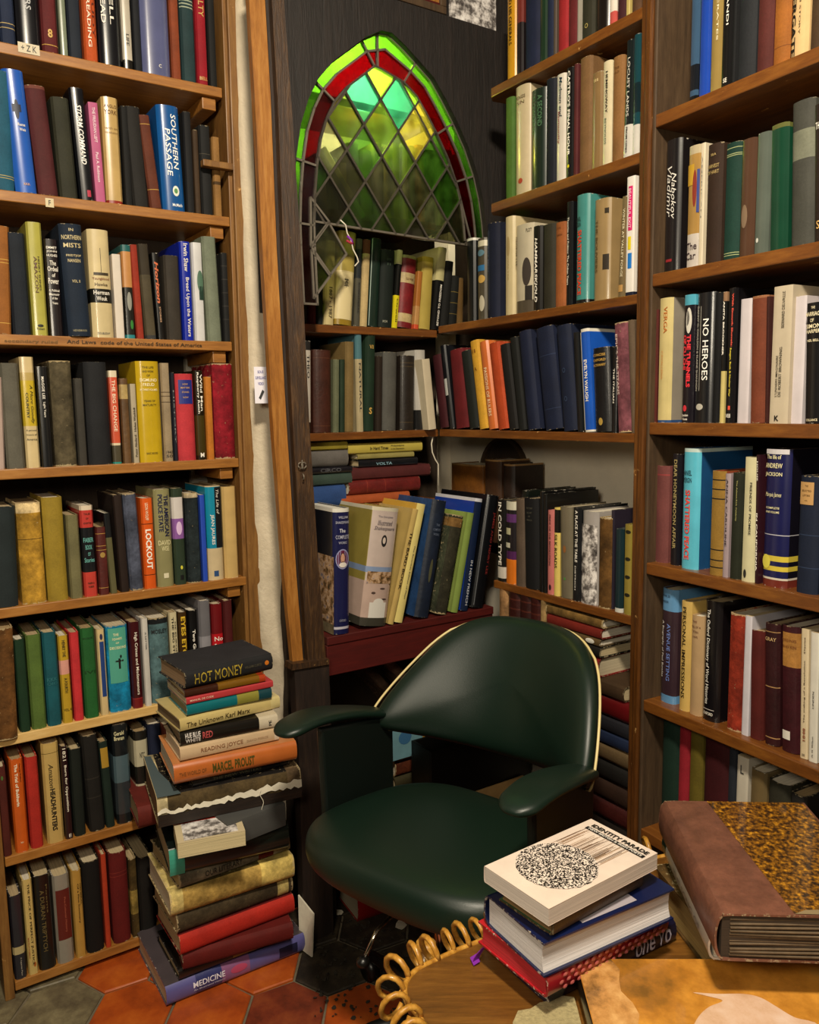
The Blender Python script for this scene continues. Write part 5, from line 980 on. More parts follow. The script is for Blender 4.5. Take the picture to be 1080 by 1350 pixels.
row(RP, RZ[3], A, T, 'books on the fourth shelf of the right bookcase', [
 (95, 168, 98, 240, '#6a3a38', 'c', 'plain dusty-rose book at left end', {'b': gl(.9, c='#8a3a3a', w=.015), 'd': -.012}),
 (188, 242, 205, 172, '#15131a', 'j', 'black jacket lettered HONEYMOON in dim gold', {'t': [V('DEAR HONEYMOON AFFAIR', '#9a8a5c', .15, .95, (-.3, .4), .02)], 'd': -.012}),
 (245, 347, 258, 138, '#55b0c8', 'j', 'sky-blue jacket lettered SHATTERED PEACE', {'side': '#1c4a78', 'b': [(.97, 1, '#b8ccc8')], 't': [H('DANIEL', '#0c2030', .78, .82, (-.85, .3)), H('YERGIN', '#0c2030', .72, .76, (-.7, .3)), V('SHATTERED PEACE', '#d84840', .08, .66, (-.4, .2), .03)], 'd': -.005}),
 (416, 498, 438, 272, '#8a6a2c', 'c', 'olive-gold book with black ribs', {'side': '#8a3a1c', 'b': gl(.73, .82, .91, .07, .14, .24, c='#15120c', w=.012)}),
 (500, 535, 512, 288, '#9a8a90', 'j', 'slim pinkish-grey jacket', {'t': [V('ANNA CAROLINE', '#2a242a', .3, .95, (-.2, .4))]}),
 (539, 603, 552, 282, '#1e2216', 'c', 'dark olive book with small gold title', {'t': [V('The Ashton-Kirk Celebrity', '#a8a468', .55, .93, (0, .3))]}),
 (604, 690, 624, 190, '#c8c29c', 'j', 'cream-white jacket lettered PROMISE', {'t': [V('FRIENDS OF PROMISE', '#2a2a24', .38, .8, (.1, .4))], 'x': patch(.03, .1, '#2a2a28', -.45, -.0, 'printed_mark', ell=True)}),
 (695, 721, 706, 178, '#2a1018', 'j', 'narrow plum jacket with white lettering', {'t': [V('IN CALIFORNIA', W_, .1, .55, (-.3, .4), .02), V('HOUSE', W_, .8, .95, (-.3, .3))]}),
 (722, 872, 744, 142, '#181a48', 'j', 'big navy jacket with yellow bands and torn edges', {'side': '#12101a', 'b': [(0, .055, '#6a2a20'), (.055, .07, '#c8c0b0'), (.12, .155, '#c8b440'), (.19, .23, '#c8b440'), (.38, .386, '#b8b8c0')], 't': [H('The life of', '#e8e0b0', .93, .96, (-.8, .4)), H('ANDREW', '#e8e0b0', .865, .9, (-.9, .5), .01), H('JACKSON', '#e8e0b0', .8, .835, (-.9, .5), .01), H('Marquis James', '#e8e0b0', .65, .69, (-.8, .5), 0, .3), H('COMPLETE', '#e8e0b0', .57, .585, (-.7, .4)), H('ONE VOLUME', '#e8e0b0', .54, .555, (-.7, .4))], 'x': many(patch(.13, .235, '#d8cc50', -.9, -.15, 'round_badge', ell=True), patch(.965, 1, '#c8c4c8', -.9, .9, 'torn_edge'))}),
 (925, 1054, 942, 300, '#111a2e', 'c', 'navy book with buff paper label', {'b': gl(.22, .5, c='#2a3854'), 'x': patch(.76, .95, '#b8905c', -.8, .5), 't': [H('THE', '#5a4020', .91, .925, (-.3, 0)), H('SELECTED', '#5a4020', .87, .885, (-.6, .3)), H('LETTERS', '#5a4020', .83, .845, (-.5, .2)), H('VOL', '#5a4020', .79, .8, (-.3, 0))]}),
 (1062, 1160, None, 150, '#15161a', 'c', 'black book cut by right frame edge', {'h': .23})], sb=.012)
A = (840, 750, 4.0917); T = 'fifth shelf of right bookcase'
row(RP, RZ[4], A, T, 'books on the fifth shelf of the right bookcase', [
 (112, 196, 121, 98, '#34242c', 'j', 'brown jacket with light blue head and foot', {'b': [(.81, 1, '#5a8ab4'), (0, .07, '#5a8ab4')], 't': [V('AVENUE SETTING', '#6a80c0', .2, .7, (0, .4), .01), V('A Biography of Paul Bowles', '#d8d0c8', .22, .72, (-.75, -.4), .01), H('BOWLES', '#1a2a3c', .93, .95, (-.8, .3)), H('WARREN', '#1a2a3c', .88, .9, (-.8, .1))], 'd': -.006}),
 (218, 272, 231, 168, '#c8a860', 'j', 'yellow-cream jacket lettered PERSONAL IMPRESSIONS', {'t': [V('PERSONAL IMPRESSIONS', '#2a200c', .12, .95, (-.4, .3), .01)]}),
 (273, 337, 282, 243, '#b0926c', 'j', 'light tan jacket with brown title lines', {'t': [H('THE', '#5a2c1c', .93, .95, (-.6, .2)), H('FALL OF A', '#5a2c1c', .88, .9), H('TITAN', '#5a2c1c', .83, .85, (-.5, .4)), H('A NOVEL', '#5a2c1c', .78, .8, (-.5, .4))]}),
 (338, 430, 358, 163, '#100d10', 'j', 'large black jacket with white dictionary title', {'t': [V('The Oxford Dictionary of Word Histories', '#eeeae0', .14, .93, (-.55, -.05), .01), H('OXFORD', W_, .05, .075, (-.6, .5)), ], 'x': patch(.095, .1, '#c8c0b8', -.7, .6, 'printed_rule')}),
 (470, 557, 490, 232, '#7c2818', 'w', 'weathered orange-red book', {}),
 (559, 598, 583, 250, '#c0bcc4', 'p', 'clean white book beside orange-red one', {}),
 (600, 672, 606, 325, '#4c1410', 'c', 'plain oxblood book', {}),
 (680, 760, 682, 288, '#2c0c10', 'l', 'black-maroon leather volume lettered GRAY', {'b': gl(.48, .06, .93, c='#a07c50', w=.008), 't': [H('GRAY', '#c0a070', .86, .89)]}),
 (768, 868, 771, 300, '#340c14', 'l', 'maroon volume with tan label and white sticker', {'b': [(.68, .95, '#9a6c34')], 'x': patch(.1, .17, '#d8d4c8', -.7, .2, 'white_sticker'), 't': [H('KISSING', '#6a3a1c', .88, .9), H('AND KIN', '#6a3a1c', .83, .85)]}),
 (878, 921, 886, 322, '#c8b898', 'p', 'cream paperback reading upward, making of a revolution', {'t': [U('The making of a Revolution', '#3a2018', .28, .76, (-.1, .4), .01), U('1848', '#8a5038', .14, .24, (-.2, .5), .02), U('Davies', '#3a2018', .82, .94, (-.1, .3)), H('298', '#2a1c18', .02, .04, (-.4, .4))]}),
 (924, 972, 937, 340, '#ccc8bc', 'p', 'white paperback with tiny upright letters', {'t': [U('LINDEN', '#222', .42, .55, (-.2, .2)), U('H. H. Wilson', '#222', .04, .2, (-.2, .2))]}),
 (976, 1040, 985, 350, '#3a3a40', 'j', 'dark grey jacket cut by frame edge', {}),
 (1044, 1100, None, 350, '#26282c', 'c', 'charcoal book beyond grey jacket', {'h': .22})], sb=.02)
T = 'lowest shelf of right bookcase'
row(RP, RZ[5], A, T, 'books on the lowest shelf of the right bookcase', [
 (112, 203, None, 918, '#10281e', 'c', 'dark green book at left end', {'h': .26}),
 (207, 260, None, 884, '#8a1c28', 'c', 'raspberry red narrow book', {'h': .27}),
 (262, 330, None, 948, '#5c5016', 'c', 'olive-yellow book', {'h': .255}),
 (333, 466, None, 980, '#38090e', 'c', 'thick dark maroon book', {'h': .252}),
 (469, 515, None, 1012, '#20242c', 'c', 'slate-blue book', {'h': .245}),
 (518, 579, None, 1065, '#c0b8a8', 'p', 'white book with black hook mark', {'h': .237, 't': [H('L', '#222', .86, .93, (-.3, .3))]}),
 (581, 668, None, 1110, '#6a5a3c', 'j', 'tan-brown jacket with pale top', {'h': .222}),
 (672, 790, None, 1150, '#2a281e', 'c', 'dark drab thick book', {'h': .216}),
 (794, 880, None, 1150, '#1c1a18', 'c', 'black book beyond the drab one', {'h': .21})], sb=.03)

# ---------------------------------------------------------------- lying books
def lay(L3, R3, ztop, th, D, *a, **k):
    """spine edge from L3 to R3 faces the viewer; front cover up"""
    L3 = Vector(L3); R3 = Vector(R3); e = (R3 - L3); e.z = 0; h = e.length; e.normalize(); inn = Vector((-e.y, e.x, 0))
    M = Matrix((Vector((0, 0, 1)), inn, -e)).transposed().to_4x4(); M.translation = Vector((R3.x, R3.y, ztop - th / 2))
    return book(M, th - .0006, h, D, *a, **k)
def lay3(A, B, Dp, ztop, th, *a, depth=None, height=None, **k):
    """A, B = ends of the spine edge, Dp = fore-edge corner beside A (pixels on the plane z=ztop); the cover faces up"""
    A3, B3, D3 = (onz(*p, ztop) if not isinstance(p, Vector) else p for p in (A, B, Dp))
    Z = B3 - A3; Z.z = 0; Y = D3 - A3; Y.z = 0; h = height or Z.length; Z.normalize(); Y = Y - Z * Y.dot(Z); D = depth or Y.length; Y.normalize()
    if Vector((0, 0, 1)).cross(Y).dot(Z) < 0: A3 = A3 + Z * h; Z = -Z
    M = Matrix((Vector((0, 0, 1)), Y, Z)).transposed().to_4x4(); M.translation = Vector((A3.x, A3.y, ztop - th / 2))
    return book(M, th - .0006, h, D, *a, **k)
def pile_on(P, d, seq, bottom, group, D=.15, ph=''):
    """seq from the top down: (TLx, TLy, TRx, TRy, colour, style, desc, opts) pixels on plane P"""
    zz = []
    for s_ in seq: zz.append((P.hit(s_[0], s_[1], d)[1] + P.hit(s_[2], s_[3], d)[1]) / 2)
    zz.append(bottom)
    for i, s_ in enumerate(seq):
        zt = zz[i]; th = max(.006, zt - zz[i + 1]); k = s_[7] if len(s_) > 7 else {}
        L3 = P.w(P.hit(s_[0], s_[1], d)[0], zt, d); R3 = P.w(P.hit(s_[2], s_[3], d)[0], zt, d)
        lay(L3, R3, zt, th, k.get('D', D), s_[4], s_[5], k.get('b', ()), k.get('t', ()), s_[6] + ', ' + ph, group, pages=k.get('pg'), extra=k.get('x'))
f = lambda x, y: (390 + x / 3.724, 560 + y / 3.724)
def q4(x0, x1, y0, *r): return f(x0, y0) + f(x1, y0 + .0) + r
GP = 'books lying flat in the dark corner alcove'
zsup = BP.hit(440, 668, -.02)[1]
pile_on(BP, -.02, [
 q4(20, 255, 82, '#8a7c28', 'c', 'mustard book on top'),
 q4(20, 258, 126, '#5c5854', 'c', 'fat grey book second from top'),
 q4(20, 278, 208, '#15141a', 'j', 'black book lettered CIRCO', {'t': [V('CIRCO', '#4c4c50', .22, .62, (-.5, .6), .02)]}),
 q4(20, 277, 242, '#34443c', 'c', 'dull green-grey book'),
 q4(20, 247, 300, '#274478', 'c', 'blue book near the bottom')], zsup, GP, ph='left pile beside weathered post')
pile_on(BP, -.02, [
 q4(258, 622, 87, '#b0a048', 'j', 'pale yellow book on top', {'t': [V('In Hard Times', '#2a2410', .48, .72, (-.3, .3), .02), V('Philadelphia', '#2a2410', .26, .44, (.1, .5)), V('in the Depression', '#2a2410', .26, .44, (-.5, -.1))]}),
 q4(305, 582, 138, '#8a8048', 'c', 'thin khaki book under yellow one'),
 q4(310, 600, 164, '#111318', 'j', 'black book with pale blue lettering', {'t': [V('VOLTA', '#8ab0c0', .45, .72, (-.6, .1), .01)]}),
 q4(275, 662, 202, '#4c1e1e', 'c', 'broad maroon book'),
 q4(262, 612, 264, '#5c1714', 'l', 'dark red leather book', {'b': gl(.75, .5, c='#7a3020')}),
 q4(225, 560, 338, '#9a4a24', 'c', 'orange-brown book lowest in the pile')], zsup, GP, ph='right pile in alcove')
M_ = BP
board('shelf', BP, uB0, .0, .02, .2, zsup - .02, zsup - .0005, 'walnut', cs)
# niche books on the right inside the niche
for x0, x1, yt, c, ds in ((592, 634, 612, '#6a4014', 'marbled brown old book standing in the wall niche'), (636, 658, 606, '#3a2414', 'dark leather old book standing in the wall niche'), (661, 676, 612, '#241812', 'narrow black-brown old book standing in the wall niche')):
    u0, _ = MP.hit(x0, 640, -.10); u1, _ = MP.hit(x1, 640, -.10); zt = MP.hit((x0 + x1) / 2, yt, -.10)[1]
    book(MP.mat((u0 + u1) / 2, zt - .23, -.10), u1 - u0 - .002, .23, .11, c, 'l', [(.98, 1, '#8a6a40')], (), ds, 'old books standing in the wall niche')

# ---------------------------------------------------------------- ledge with large leaning books
DL = .15
zl = (BP.hit(450, 837, DL)[1] + BP.hit(640, 801, DL)[1]) / 2
dk = empty('desk', Matrix.Identity(4), 'dark red painted ledge under the big leaning books', 'desk')
board('top_board', BP, uB0 + .03, .075, -DL - .0, .19, zl - .022, zl - .001, 'red_board', dk)
board('front_board', BP, uB0 + .03, .075, -DL + .004, -DL + .024, zl - .10, zl - .0225, 'red_board', dk)
board('side_board', BP, uB0 + .03, uB0 + .05, -DL + .03, .2, 0, zl - .023, 'dark_block', dk)
board('side_board', BP, .055, .075, -DL + .03, .19, 0, zl - .023, 'dark_block', dk)
board('back_board', BP, uB0, .12, .20, .21, 0, 1.0, 'dark_block', dk)
A = (390, 560, 3.724); T = 'leaning on the red ledge'
def side_art(mat, z0, z1, x=-1, name='printed_cover', y0=.012, y1=.95):
    def g(o, w, h, D):
        X = x * (w / 2 + .0006); mesh(name, [(X, D * y0, h * z0), (X, D * y1, h * z0), (X, D * y1, h * z1), (X, D * y0, h * z1)], [(0, 1, 2, 3)], mat, o)
    return g
def lifted(g_, k):
    def f(o, w, h, D):
        n0 = len(o.children); g_(o, w, h, D)
        for c_ in o.children[n0:]: c_.matrix_basis = Matrix.Translation((0, -.0003 * k, 0))
    return f
row(BP, zl, A, T, 'big books leaning on the red ledge', [
 (190, 272, 190, 398, '#171a44', 'j', 'deep navy jacket with oval portrait of bearded man', {'side': '#14161e', 'b': [(.04, .06, '#b8b4c0'), (.97, 1, '#d8d4c8')], 'pg': '#e8e4d8', 't': [H('WILLIAM', '#a8a8b8', .92, .94, (-.5, .6)), H('SHAKESPEARE', '#a8a8b8', .88, .9, (-.8, .8)), H('The', '#d0d0d8', .81, .84, (-.4, .3)), H('COMPLETE', '#a8a8b8', .76, .79, (-.8, .8)), H('WORKS', '#a8a8b8', .72, .74, (-.5, .5)), H('OXFORD', '#8a8a9c', .1, .12, (-.4, .4))],
  'x': many(patch(.52, .68, '#8a8ab0', -.8, .8, 'oval_border', ell=True), lifted(patch(.53, .67, '#5c1c3c', -.7, .7, 'oval_ground', ell=True), 1), lifted(patch(.535, .575, '#d8d0c8', -.45, .45, 'white_collar', ell=True), 2), lifted(patch(.56, .65, '#3c2418', -.34, .34, 'painted_hair', ell=True), 2), lifted(patch(.565, .645, '#c8967c', -.24, .24, 'painted_face', ell=True), 3), lifted(patch(.565, .583, '#4a2c1c', -.16, .16, 'painted_beard', ell=True), 4), side_art('street_scene', .08, .62), side_art('glass_lime' if False else 'stone_tile', .0, .1, name='printed_strip'))}),
 (318, 452, 384, 425, '#b8a8a0', 'j', 'worn pale lilac jacket with round medallion and town view', {'side': '#8a7c3c', 'b': [(0, .07, '#3a3830'), (.07, .38, '#b0988c'), (.45, .5, '#7a8cac'), (.97, 1, '#c8c0a8')], 'pg': '#d0b070', 't': [H('The Complete', '#6a6470', .91, .93, (-.6, .5)), H('Illustrated', '#4a4450', .85, .89, (-.6, .5), 0, .3), H('Shakespeare', '#4a4450', .8, .84, (-.8, .7), 0, .3)],
  'x': many(patch(.67, .77, '#201e20', -.2, .22, 'medallion', ell=True), lifted(patch(.695, .75, '#c8b8ac', -.1, .12, 'painted_face', ell=True), 1), patch(.36, .46, '', -.9, .9, 'printed_town', mat='street_scene'), patch(.27, .29, '#4a3a34', -.5, -.2, 'printed_boat', ell=True), patch(.31, .325, '#4a3a34', .1, .5, 'printed_boat', ell=True), patch(.22, .235, '#4a3a34', .3, .7, 'printed_boat', ell=True), lifted(patch(.07, .2, '#d0ccc4', -.55, .7, 'torn_patch'), 1), lifted(patch(.16, .235, '#d0ccc4', -.3, .5, 'torn_patch', ell=True), 1))}),
 (456, 484, 580, 420, '#b49a5c', 'j', 'narrow ochre jacket with black upright capitals', {'t': [V('THE BARD BOOK', '#2a2010', .3, .8, (-.5, .5), .02)], 'D': .19}),
 (487, 530, 614, 338, '#d0c078', 'j', 'cream-yellow tall jacket with tiny spine lettering', {'side': '#c0983c', 't': [V('The Riverside Edition of Plays', '#555040', .2, .65, (-.2, .2))], 'pg': '#e0cfa0', 'D': .22}),
 (588, 662, 684, 350, '#131d2e', 'l', 'big navy cloth volume with gilt branch', {'side': '#22406a', 't': [H('THE', '#5a6478', .78, .8, (-.2, .3)), H('COMPLETE', '#5a6478', .74, .76, (-.5, .5)), H('WORKS', '#5a6478', .7, .72, (-.4, .4))], 'x': patch(.3, .5, '#4a4a34', -.2, .2, 'gilt_branch', ell=True), 'D': .19}),
 (690, 748, 776, 456, '#2c2a1e', 'w', 'olive-black torn volume with brown head label', {'side': '#3c4030', 'b': [(.88, .97, '#7a5a30')], 'D': .18}),
 (768, 800, 850, 438, '#7c9048', 'j', 'light green slim jacket', {'side': '#8a9c50', 'D': .18}),
 (814, 850, 888, 368, '#15213c', 'j', 'dark blue jacket with white spine lettering', {'side': '#1c3a94', 'b': [(.97, 1, '#c8c8d0')], 't': [V('IN NEW FRENCH', '#c0c4cc', .05, .45, (-.3, .3))], 'D': .19}),
 (868, 930, 956, 300, '#0e0f12', 'j', 'largest black jacket in creased plastic, red lettering', {'t': [V('JAMES AND HENRY LEE', '#8a2c28', .3, .85, (.1, .6), .01)], 'x': patch(.02, .98, '#6a6c70', -.85, -.78, 'plastic_crease'), 'D': .22, 'pg': '#b8b0a0'})], sb=-DL, D=.18, maxlean=17)
# ---------------------------------------------------------------- piles under the middle bookcase
g = lambda x, y: (600 + x / 3.97, 780 + y / 3.97)
def g4(a, b, c, d, *r): return g(a, b) + g(c, d) + r
pile_on(MP, .0, [
 g4(475, 62, 770, 158, '#6a5028', 'w', 'gold-brown gnawed book topmost'),
 g4(480, 112, 765, 200, '#6a1c12', 'c', 'red book second from top'),
 g4(445, 158, 757, 252, '#5c4a30', 'j', 'taupe book with white spine blotch', {'x': patch(.08, .22, '#d8d4c8', -.6, .7, 'white_blotch', ell=True)}),
 g4(560, 225, 757, 300, '#18140f', 'c', 'black book with red edge'),
 g4(560, 280, 750, 358, '#7c1216', 'c', 'bright red thick book'),
 g4(560, 390, 880, 500, '#3c2a18', 'c', 'dark brown book mid-pile'),
 g4(560, 470, 930, 600, '#5a0f12', 'j', 'deep red wide book'),
 g4(560, 565, 930, 712, '#1a1a20', 'c', 'blackish wide book'),
 g4(560, 640, 930, 790, '#15213c', 'c', 'dark blue wide book'),
 g4(560, 690, 930, 880, '#5c4a30', 'c', 'dull tan wide book'),
 g4(560, 780, 930, 960, '#141210', 'c', 'black wide book low down'),
 g4(560, 880, 930, 1060, '#2c1a10', 'c', 'brown-black book low down'),
 g4(560, 980, 930, 1170, '#3c1210', 'l', 'oxblood leather book near floor'),
 g4(560, 1080, 930, 1270, '#201812', 'c', 'lowest visible dark book')], .20, 'books piled flat behind the armrest', ph='pile right of chair back')
o_ = lay(MP.w(-.02 + .1, .199, 0), MP.w(.27, .199, 0), .199, .118, .17, '#1c140e', 'c', (), (), 'massive dark volume carrying the pile right of chair back', 'books piled flat behind the armrest')
# dark red leather set standing below the lowest full shelf, left of the pile
A = (620, 580, 4.5)
row(MP, .60, A, 'row of old leather bindings above chair back', 'old leather bindings above the chair back', [
 (165, 212, None, 870, '#8a6844', 'w', 'cream-brown broken binding', {}),
 (216, 282, None, 885, '#32100c', 'l', 'first dark red ribbed binding', {'b': gl(.5, .6, .7, .8, .9, c='#4c2016', w=.015)}),
 (284, 346, None, 900, '#2c0e0b', 'l', 'middle dark red ribbed binding', {'b': gl(.5, .6, .7, .8, .9, c='#4c2016', w=.015)}),
 (348, 402, None, 915, '#350f0c', 'l', 'last dark red ribbed binding', {'b': gl(.5, .6, .7, .8, .9, c='#4c2016', w=.015)}),
 (410, 440, None, 930, '#8a7048', 'w', 'pale split binding beside the pile', {})], sb=.0, D=.16)
board('inner_shelf', MP, -.1, MP.hit(716, 900)[0] , .0, .19, .58, .5995, 'walnut', mb)
# things lying in the dark under the ledge
rs = random.Random(11)
dcol = ['#3c2c1c', '#5c4428', '#241c14', '#4a1c14', '#6a5434', '#1c2420', '#33261c', '#7a6238']
names = ['brown', 'tan-brown', 'black-brown', 'dark red', 'dull tan', 'green-black', 'umber', 'straw-tan']
z0_ = 0.0
for i in range(6):
    th = (.05, .038, .06, .045, .05, .04, .055, .042)[i]
    L3 = BP.w(uB0 + .07 + rs.uniform(-.01, .01), 0, -.02 + rs.uniform(0, .02)); R3 = L3 + BP.e * rs.uniform(.19, .22)
    z0_ += th; lay(L3, R3, z0_, th, .15, dcol[i], 'w' if i % 2 else 'c', (), (), f'{names[i]} book in the floor pile under left half of ledge', 'floor pile under the ledge, left')
zLp = z0_; z0_ = 0
names2 = ['sooty', 'chestnut', 'charcoal', 'ochre', 'olive-brown', 'rust-brown', 'amber-tan']
dcol2 = ['#1c1814', '#4c2a18', '#1c1c1e', '#8a6a2c', '#3c3620', '#5c2c18', '#9a742c']
for i in range(7):
    th = (.06, .05, .055, .05, .045, .05, .04)[i]
    L3 = BP.w(uB0 + .31 + rs.uniform(-.01, .01), 0, -.01 + rs.uniform(0, .02)); R3 = L3 + BP.e * rs.uniform(.17, .2)
    z0_ += th; lay(L3, R3, z0_, th, .15, dcol2[i], 'w' if i % 2 else 'c', (), (), f'{names2[i]} book in the floor pile under right half of ledge', 'floor pile under the ledge, right')
# slanted books under the ledge
for i, (x, y, x2, y2, c, ds) in enumerate(((488, 868, 548, 935, '#4a382c', 'brown slanting book under the ledge, left one'), (503, 868, 552, 918, '#7a5c4c', 'pinkish-brown slanting book under the ledge, right one'))):
    a = BP.px(x, y, -.01); b = BP.px(x2, y2, -.01); L = (b - a).length; e = (b - a).normalized(); ii = -BP.n; X = ii.cross(-e).normalized() * -1
    M = Matrix((-(ii.cross(-e)) * -1, ii, -e)).transposed().to_4x4()
    Zl = -e; Yl = ii; Xl = Yl.cross(Zl); M = Matrix((Xl, Yl, Zl)).transposed().to_4x4(); M.translation = b + Xl * (-.02 + i * .03)
    book(M, .026, L, .13, c, 'w', (), (), ds, 'slanting books under the ledge')
# pale blue booklet, black box and cardboard behind the seat
pb = [BP.px(x, y, .01) for x, y in ((510, 962), (567, 968), (566, 1000), (511, 1006))]
e = (pb[1] - pb[0]).normalized(); Zl = Vector((0, 0, 1)); Yl = Vector((-e.y, e.x, 0)).normalized(); e = Vector((Yl.y, -Yl.x, 0))
M = Matrix((e, Yl, Zl)).transposed().to_4x4(); M.translation = Vector((pb[3].x, pb[3].y, zLp + .001)) if zLp > pb[3].z else pb[3]
hbk = max(.07, pb[0].z - M.translation.z)
bb = box('booklet', 0, .12, 0, .006, 0, hbk, 'sticker', None, M, bevel=.0006); bb.data.materials[0] = plain('booklet_blue', '#6f9aa6', .5, var=.1, bump=.2); tag(bb, 'pale blue booklet showing under the left of the chair back', 'booklet')
mesh('printed_tree', [(.06 + .022 * math.cos(a * .5), -.0006, hbk * .62 + .02 * math.sin(a * .5)) for a in range(12)], [tuple(range(12))], 'print', bb, cols=[lin('#3c6c94')])
D2 = .16
bL = BP.px(569, 992, D2); bR = BP.px(700, 992, D2)
e = (bR - bL); e.z = 0; wb = e.length; e.normalize(); Yl = Vector((-e.y, e.x, 0)); M = Matrix((e, Yl, Vector((0, 0, 1)))).transposed().to_4x4(); M.translation = Vector((bL.x, bL.y, 0))
ztb = bL.z
cr_ = empty('crate', M, 'black open box standing behind the chair seat', 'box')
for nm, a in (('side_panel', (0, wb, 0, .008, 0, ztb)), ('side_panel', (0, wb, .09, .098, 0, ztb)), ('end_panel', (0, .008, .008, .09, 0, ztb)), ('end_panel', (wb - .008, wb, .008, .09, 0, ztb)), ('bottom_panel', (.008, wb - .008, .008, .09, .0, .008))): box(nm, *a, 'black_metal', cr_, bevel=.001)
M2 = M.copy(); M2.translation = onz(640, 1049, .43)
cb = box('cardboard', -.08, .10, -.0, .05, 0, .006, 'burlap', None, M2, bevel=.0006); cb.data.materials[0] = plain('card', '#b8925c', .8, var=.1); cb.matrix_basis.translation.z = 0
M3 = M.copy(); M3.translation = M.translation - Yl * .012 + e * .05; M3.translation.z = 0
cb.matrix_basis = M3 @ Matrix.Translation((wb * .35, 0, 0)); zc = BP.hit(640, 1041, D2)[1]
bpy.data.objects.remove(cb, do_unlink=True)
cb = box('cardboard', wb * .38, wb * .9, -.010, -.004, 0, BP.hit(640, 1040, D2 + .01)[1], 'card', None, M, bevel=.0006); tag(cb, 'tan cardboard sheet leaning between seat and black box', 'cardboard')

# ---------------------------------------------------------------- tall stack by the left bookcase
s2 = lambda x, y: (140 + x / 3.6, 1050 + y / 3.6)
s1 = lambda x, y: (140 + x / 3.6, 820 + y / 3.6)
ST = [  # bottom to top: TL px, TR px, y of TL, depth, colour, style, label, opts
 (s2(285, 915), s2(943, 655), 1.652, .24, '#5c5a94', 'j', 'violet-blue picture jacket lettered MEDICINE at the bottom', {'side': '#4c4448', 'b': [(.62, .8, '#34386c'), (.42, .62, '#8a5a84')], 't': [V('MEDICINE', '#eceaf4', .6, .82, (.0, .55), .01), V('An Illustrated History', '#c8c8dc', .6, .82, (-.4, -.15))], 'x': many(patch(.44, .56, '#b84a6c', -.2, .6, 'printed_picture', ell=True), patch(.06, .2, '#1c1c3c', -.6, .5, 'printed_picture'))}),
 (s2(345, 830), s2(890, 620), 1.675, .17, '#141210', 'j', 'thin black book with small gold picture', {'x': patch(.3, .55, '#8a7434', -.5, .6, 'printed_picture')}),
 (s2(362, 752), s2(888, 605), 1.67, .17, '#5c1410', 'c', 'dark shaded red book under the bright one', {}),
 (s2(350, 672), s2(893, 470), 1.66, .18, '#b0281c', 'c', 'bright scarlet cloth book', {'side': '#5c1210'}),
 (s2(335, 570), s2(885, 372), 1.665, .18, '#3c3222', 'w', 'dark tooled leather book with cream end patch', {'side': '#3c1010', 'b': [(.04, .14, '#a8965c')]}),
 (s2(302, 468), s2(893, 282), 1.655, .2, '#a88a48', 'w', 'straw-yellow torn jacket book', {'side': '#4c4020', 'b': [(.9, 1, '#c8b470'), (0, .28, '#c4ac60')]}),
 (s2(345, 376), s2(872, 192), 1.67, .19, '#6a6250', 'w', 'grey-brown flaking book lettered OUR LITERARY', {'side': '#3a3424', 't': [V('OUR LITERARY', '#1c1a14', .45, .78, (-.4, .4), .01)], 'b': [(0, .16, '#a89c80'), (.16, .3, '#6a2418')]}),
 (s2(298, 262), s2(866, 130), 1.66, .25, '#101814', 'j', 'large black-green book with turquoise corner', {'side': '#121a18', 'x': patch(.88, 1, '#3c9a84', -.98, .98, 'turquoise_corner')}),
]
def atlas(o, w, h, D):
    rq = random.Random(4); n = 36; V_ = []; bl = min(.006, w * .13)
    for i in range(n + 1):
        z = h * i / n; a = w * (-.06 + rq.uniform(-.07, .05)); b_ = a + w * (.07 + (.16 * (1 - i / n) if rq.random() < .8 else .02) + rq.uniform(0, .07))
        V_ += [(a, -.0022 - rq.uniform(0, .002), z), (b_, -.001, z)]
    mesh('torn_strip', V_, [(2 * i, 2 * i + 1, 2 * i + 3, 2 * i + 2) for i in range(n)], 'torn_paper', o)
    V_ = []
    for i in range(13):
        z = h * i / 12; V_ += [(-w * .5, -.0004, z), (w * (-.12 + rq.uniform(-.05, .04)), .0 - .0014, z)]
    mesh('dark_spine_half', V_, [(2 * i, 2 * i + 1, 2 * i + 3, 2 * i + 2) for i in range(12)], 'dark_block', o)
    X = w / 2 + .0007; mesh('slate_corner', [(X, .001, h - .001), (X, .001, h * .84), (X, D * .55, h * .93), (X, D * .96, h * .95), (X, D * .98, h - .001)], [(0, 1, 2, 3, 4)], 'print', o, cols=[lin('#4c5a5e')])
    tube('loose_thread', [(w * (.1 - .5 * t), -.004 - .01 * t, h * (.3 + .01 * math.sin(t * 6))) for t in [k / 6 for k in range(9)]], .0007, 'torn_paper', o, seg=5)
zprev = 0.0; GS = 'books stacked on the floor beside the left bookcase'; PH = 'tall floor stack'
def stack(ST):
    global zprev
    for TL, TR, y0, D, c, st_, ds, k in ST:
        r = ray(*TL); q = r * (y0 / r.y) + Vector((0, 0, CAMH)); zt = max(q.z, zprev + .009); R3 = onz(*TR, zt)
        lay(q, R3, zt, zt - zprev - .0004, D, c, st_, k.get('b', ()), k.get('t', ()), ds + ', ' + PH, GS, k.get('side'), k.get('pg'), extra=k.get('x'))
        zprev = zt
stack(ST)
zt1 = zprev + .052
A_ = s2(385, 200); 
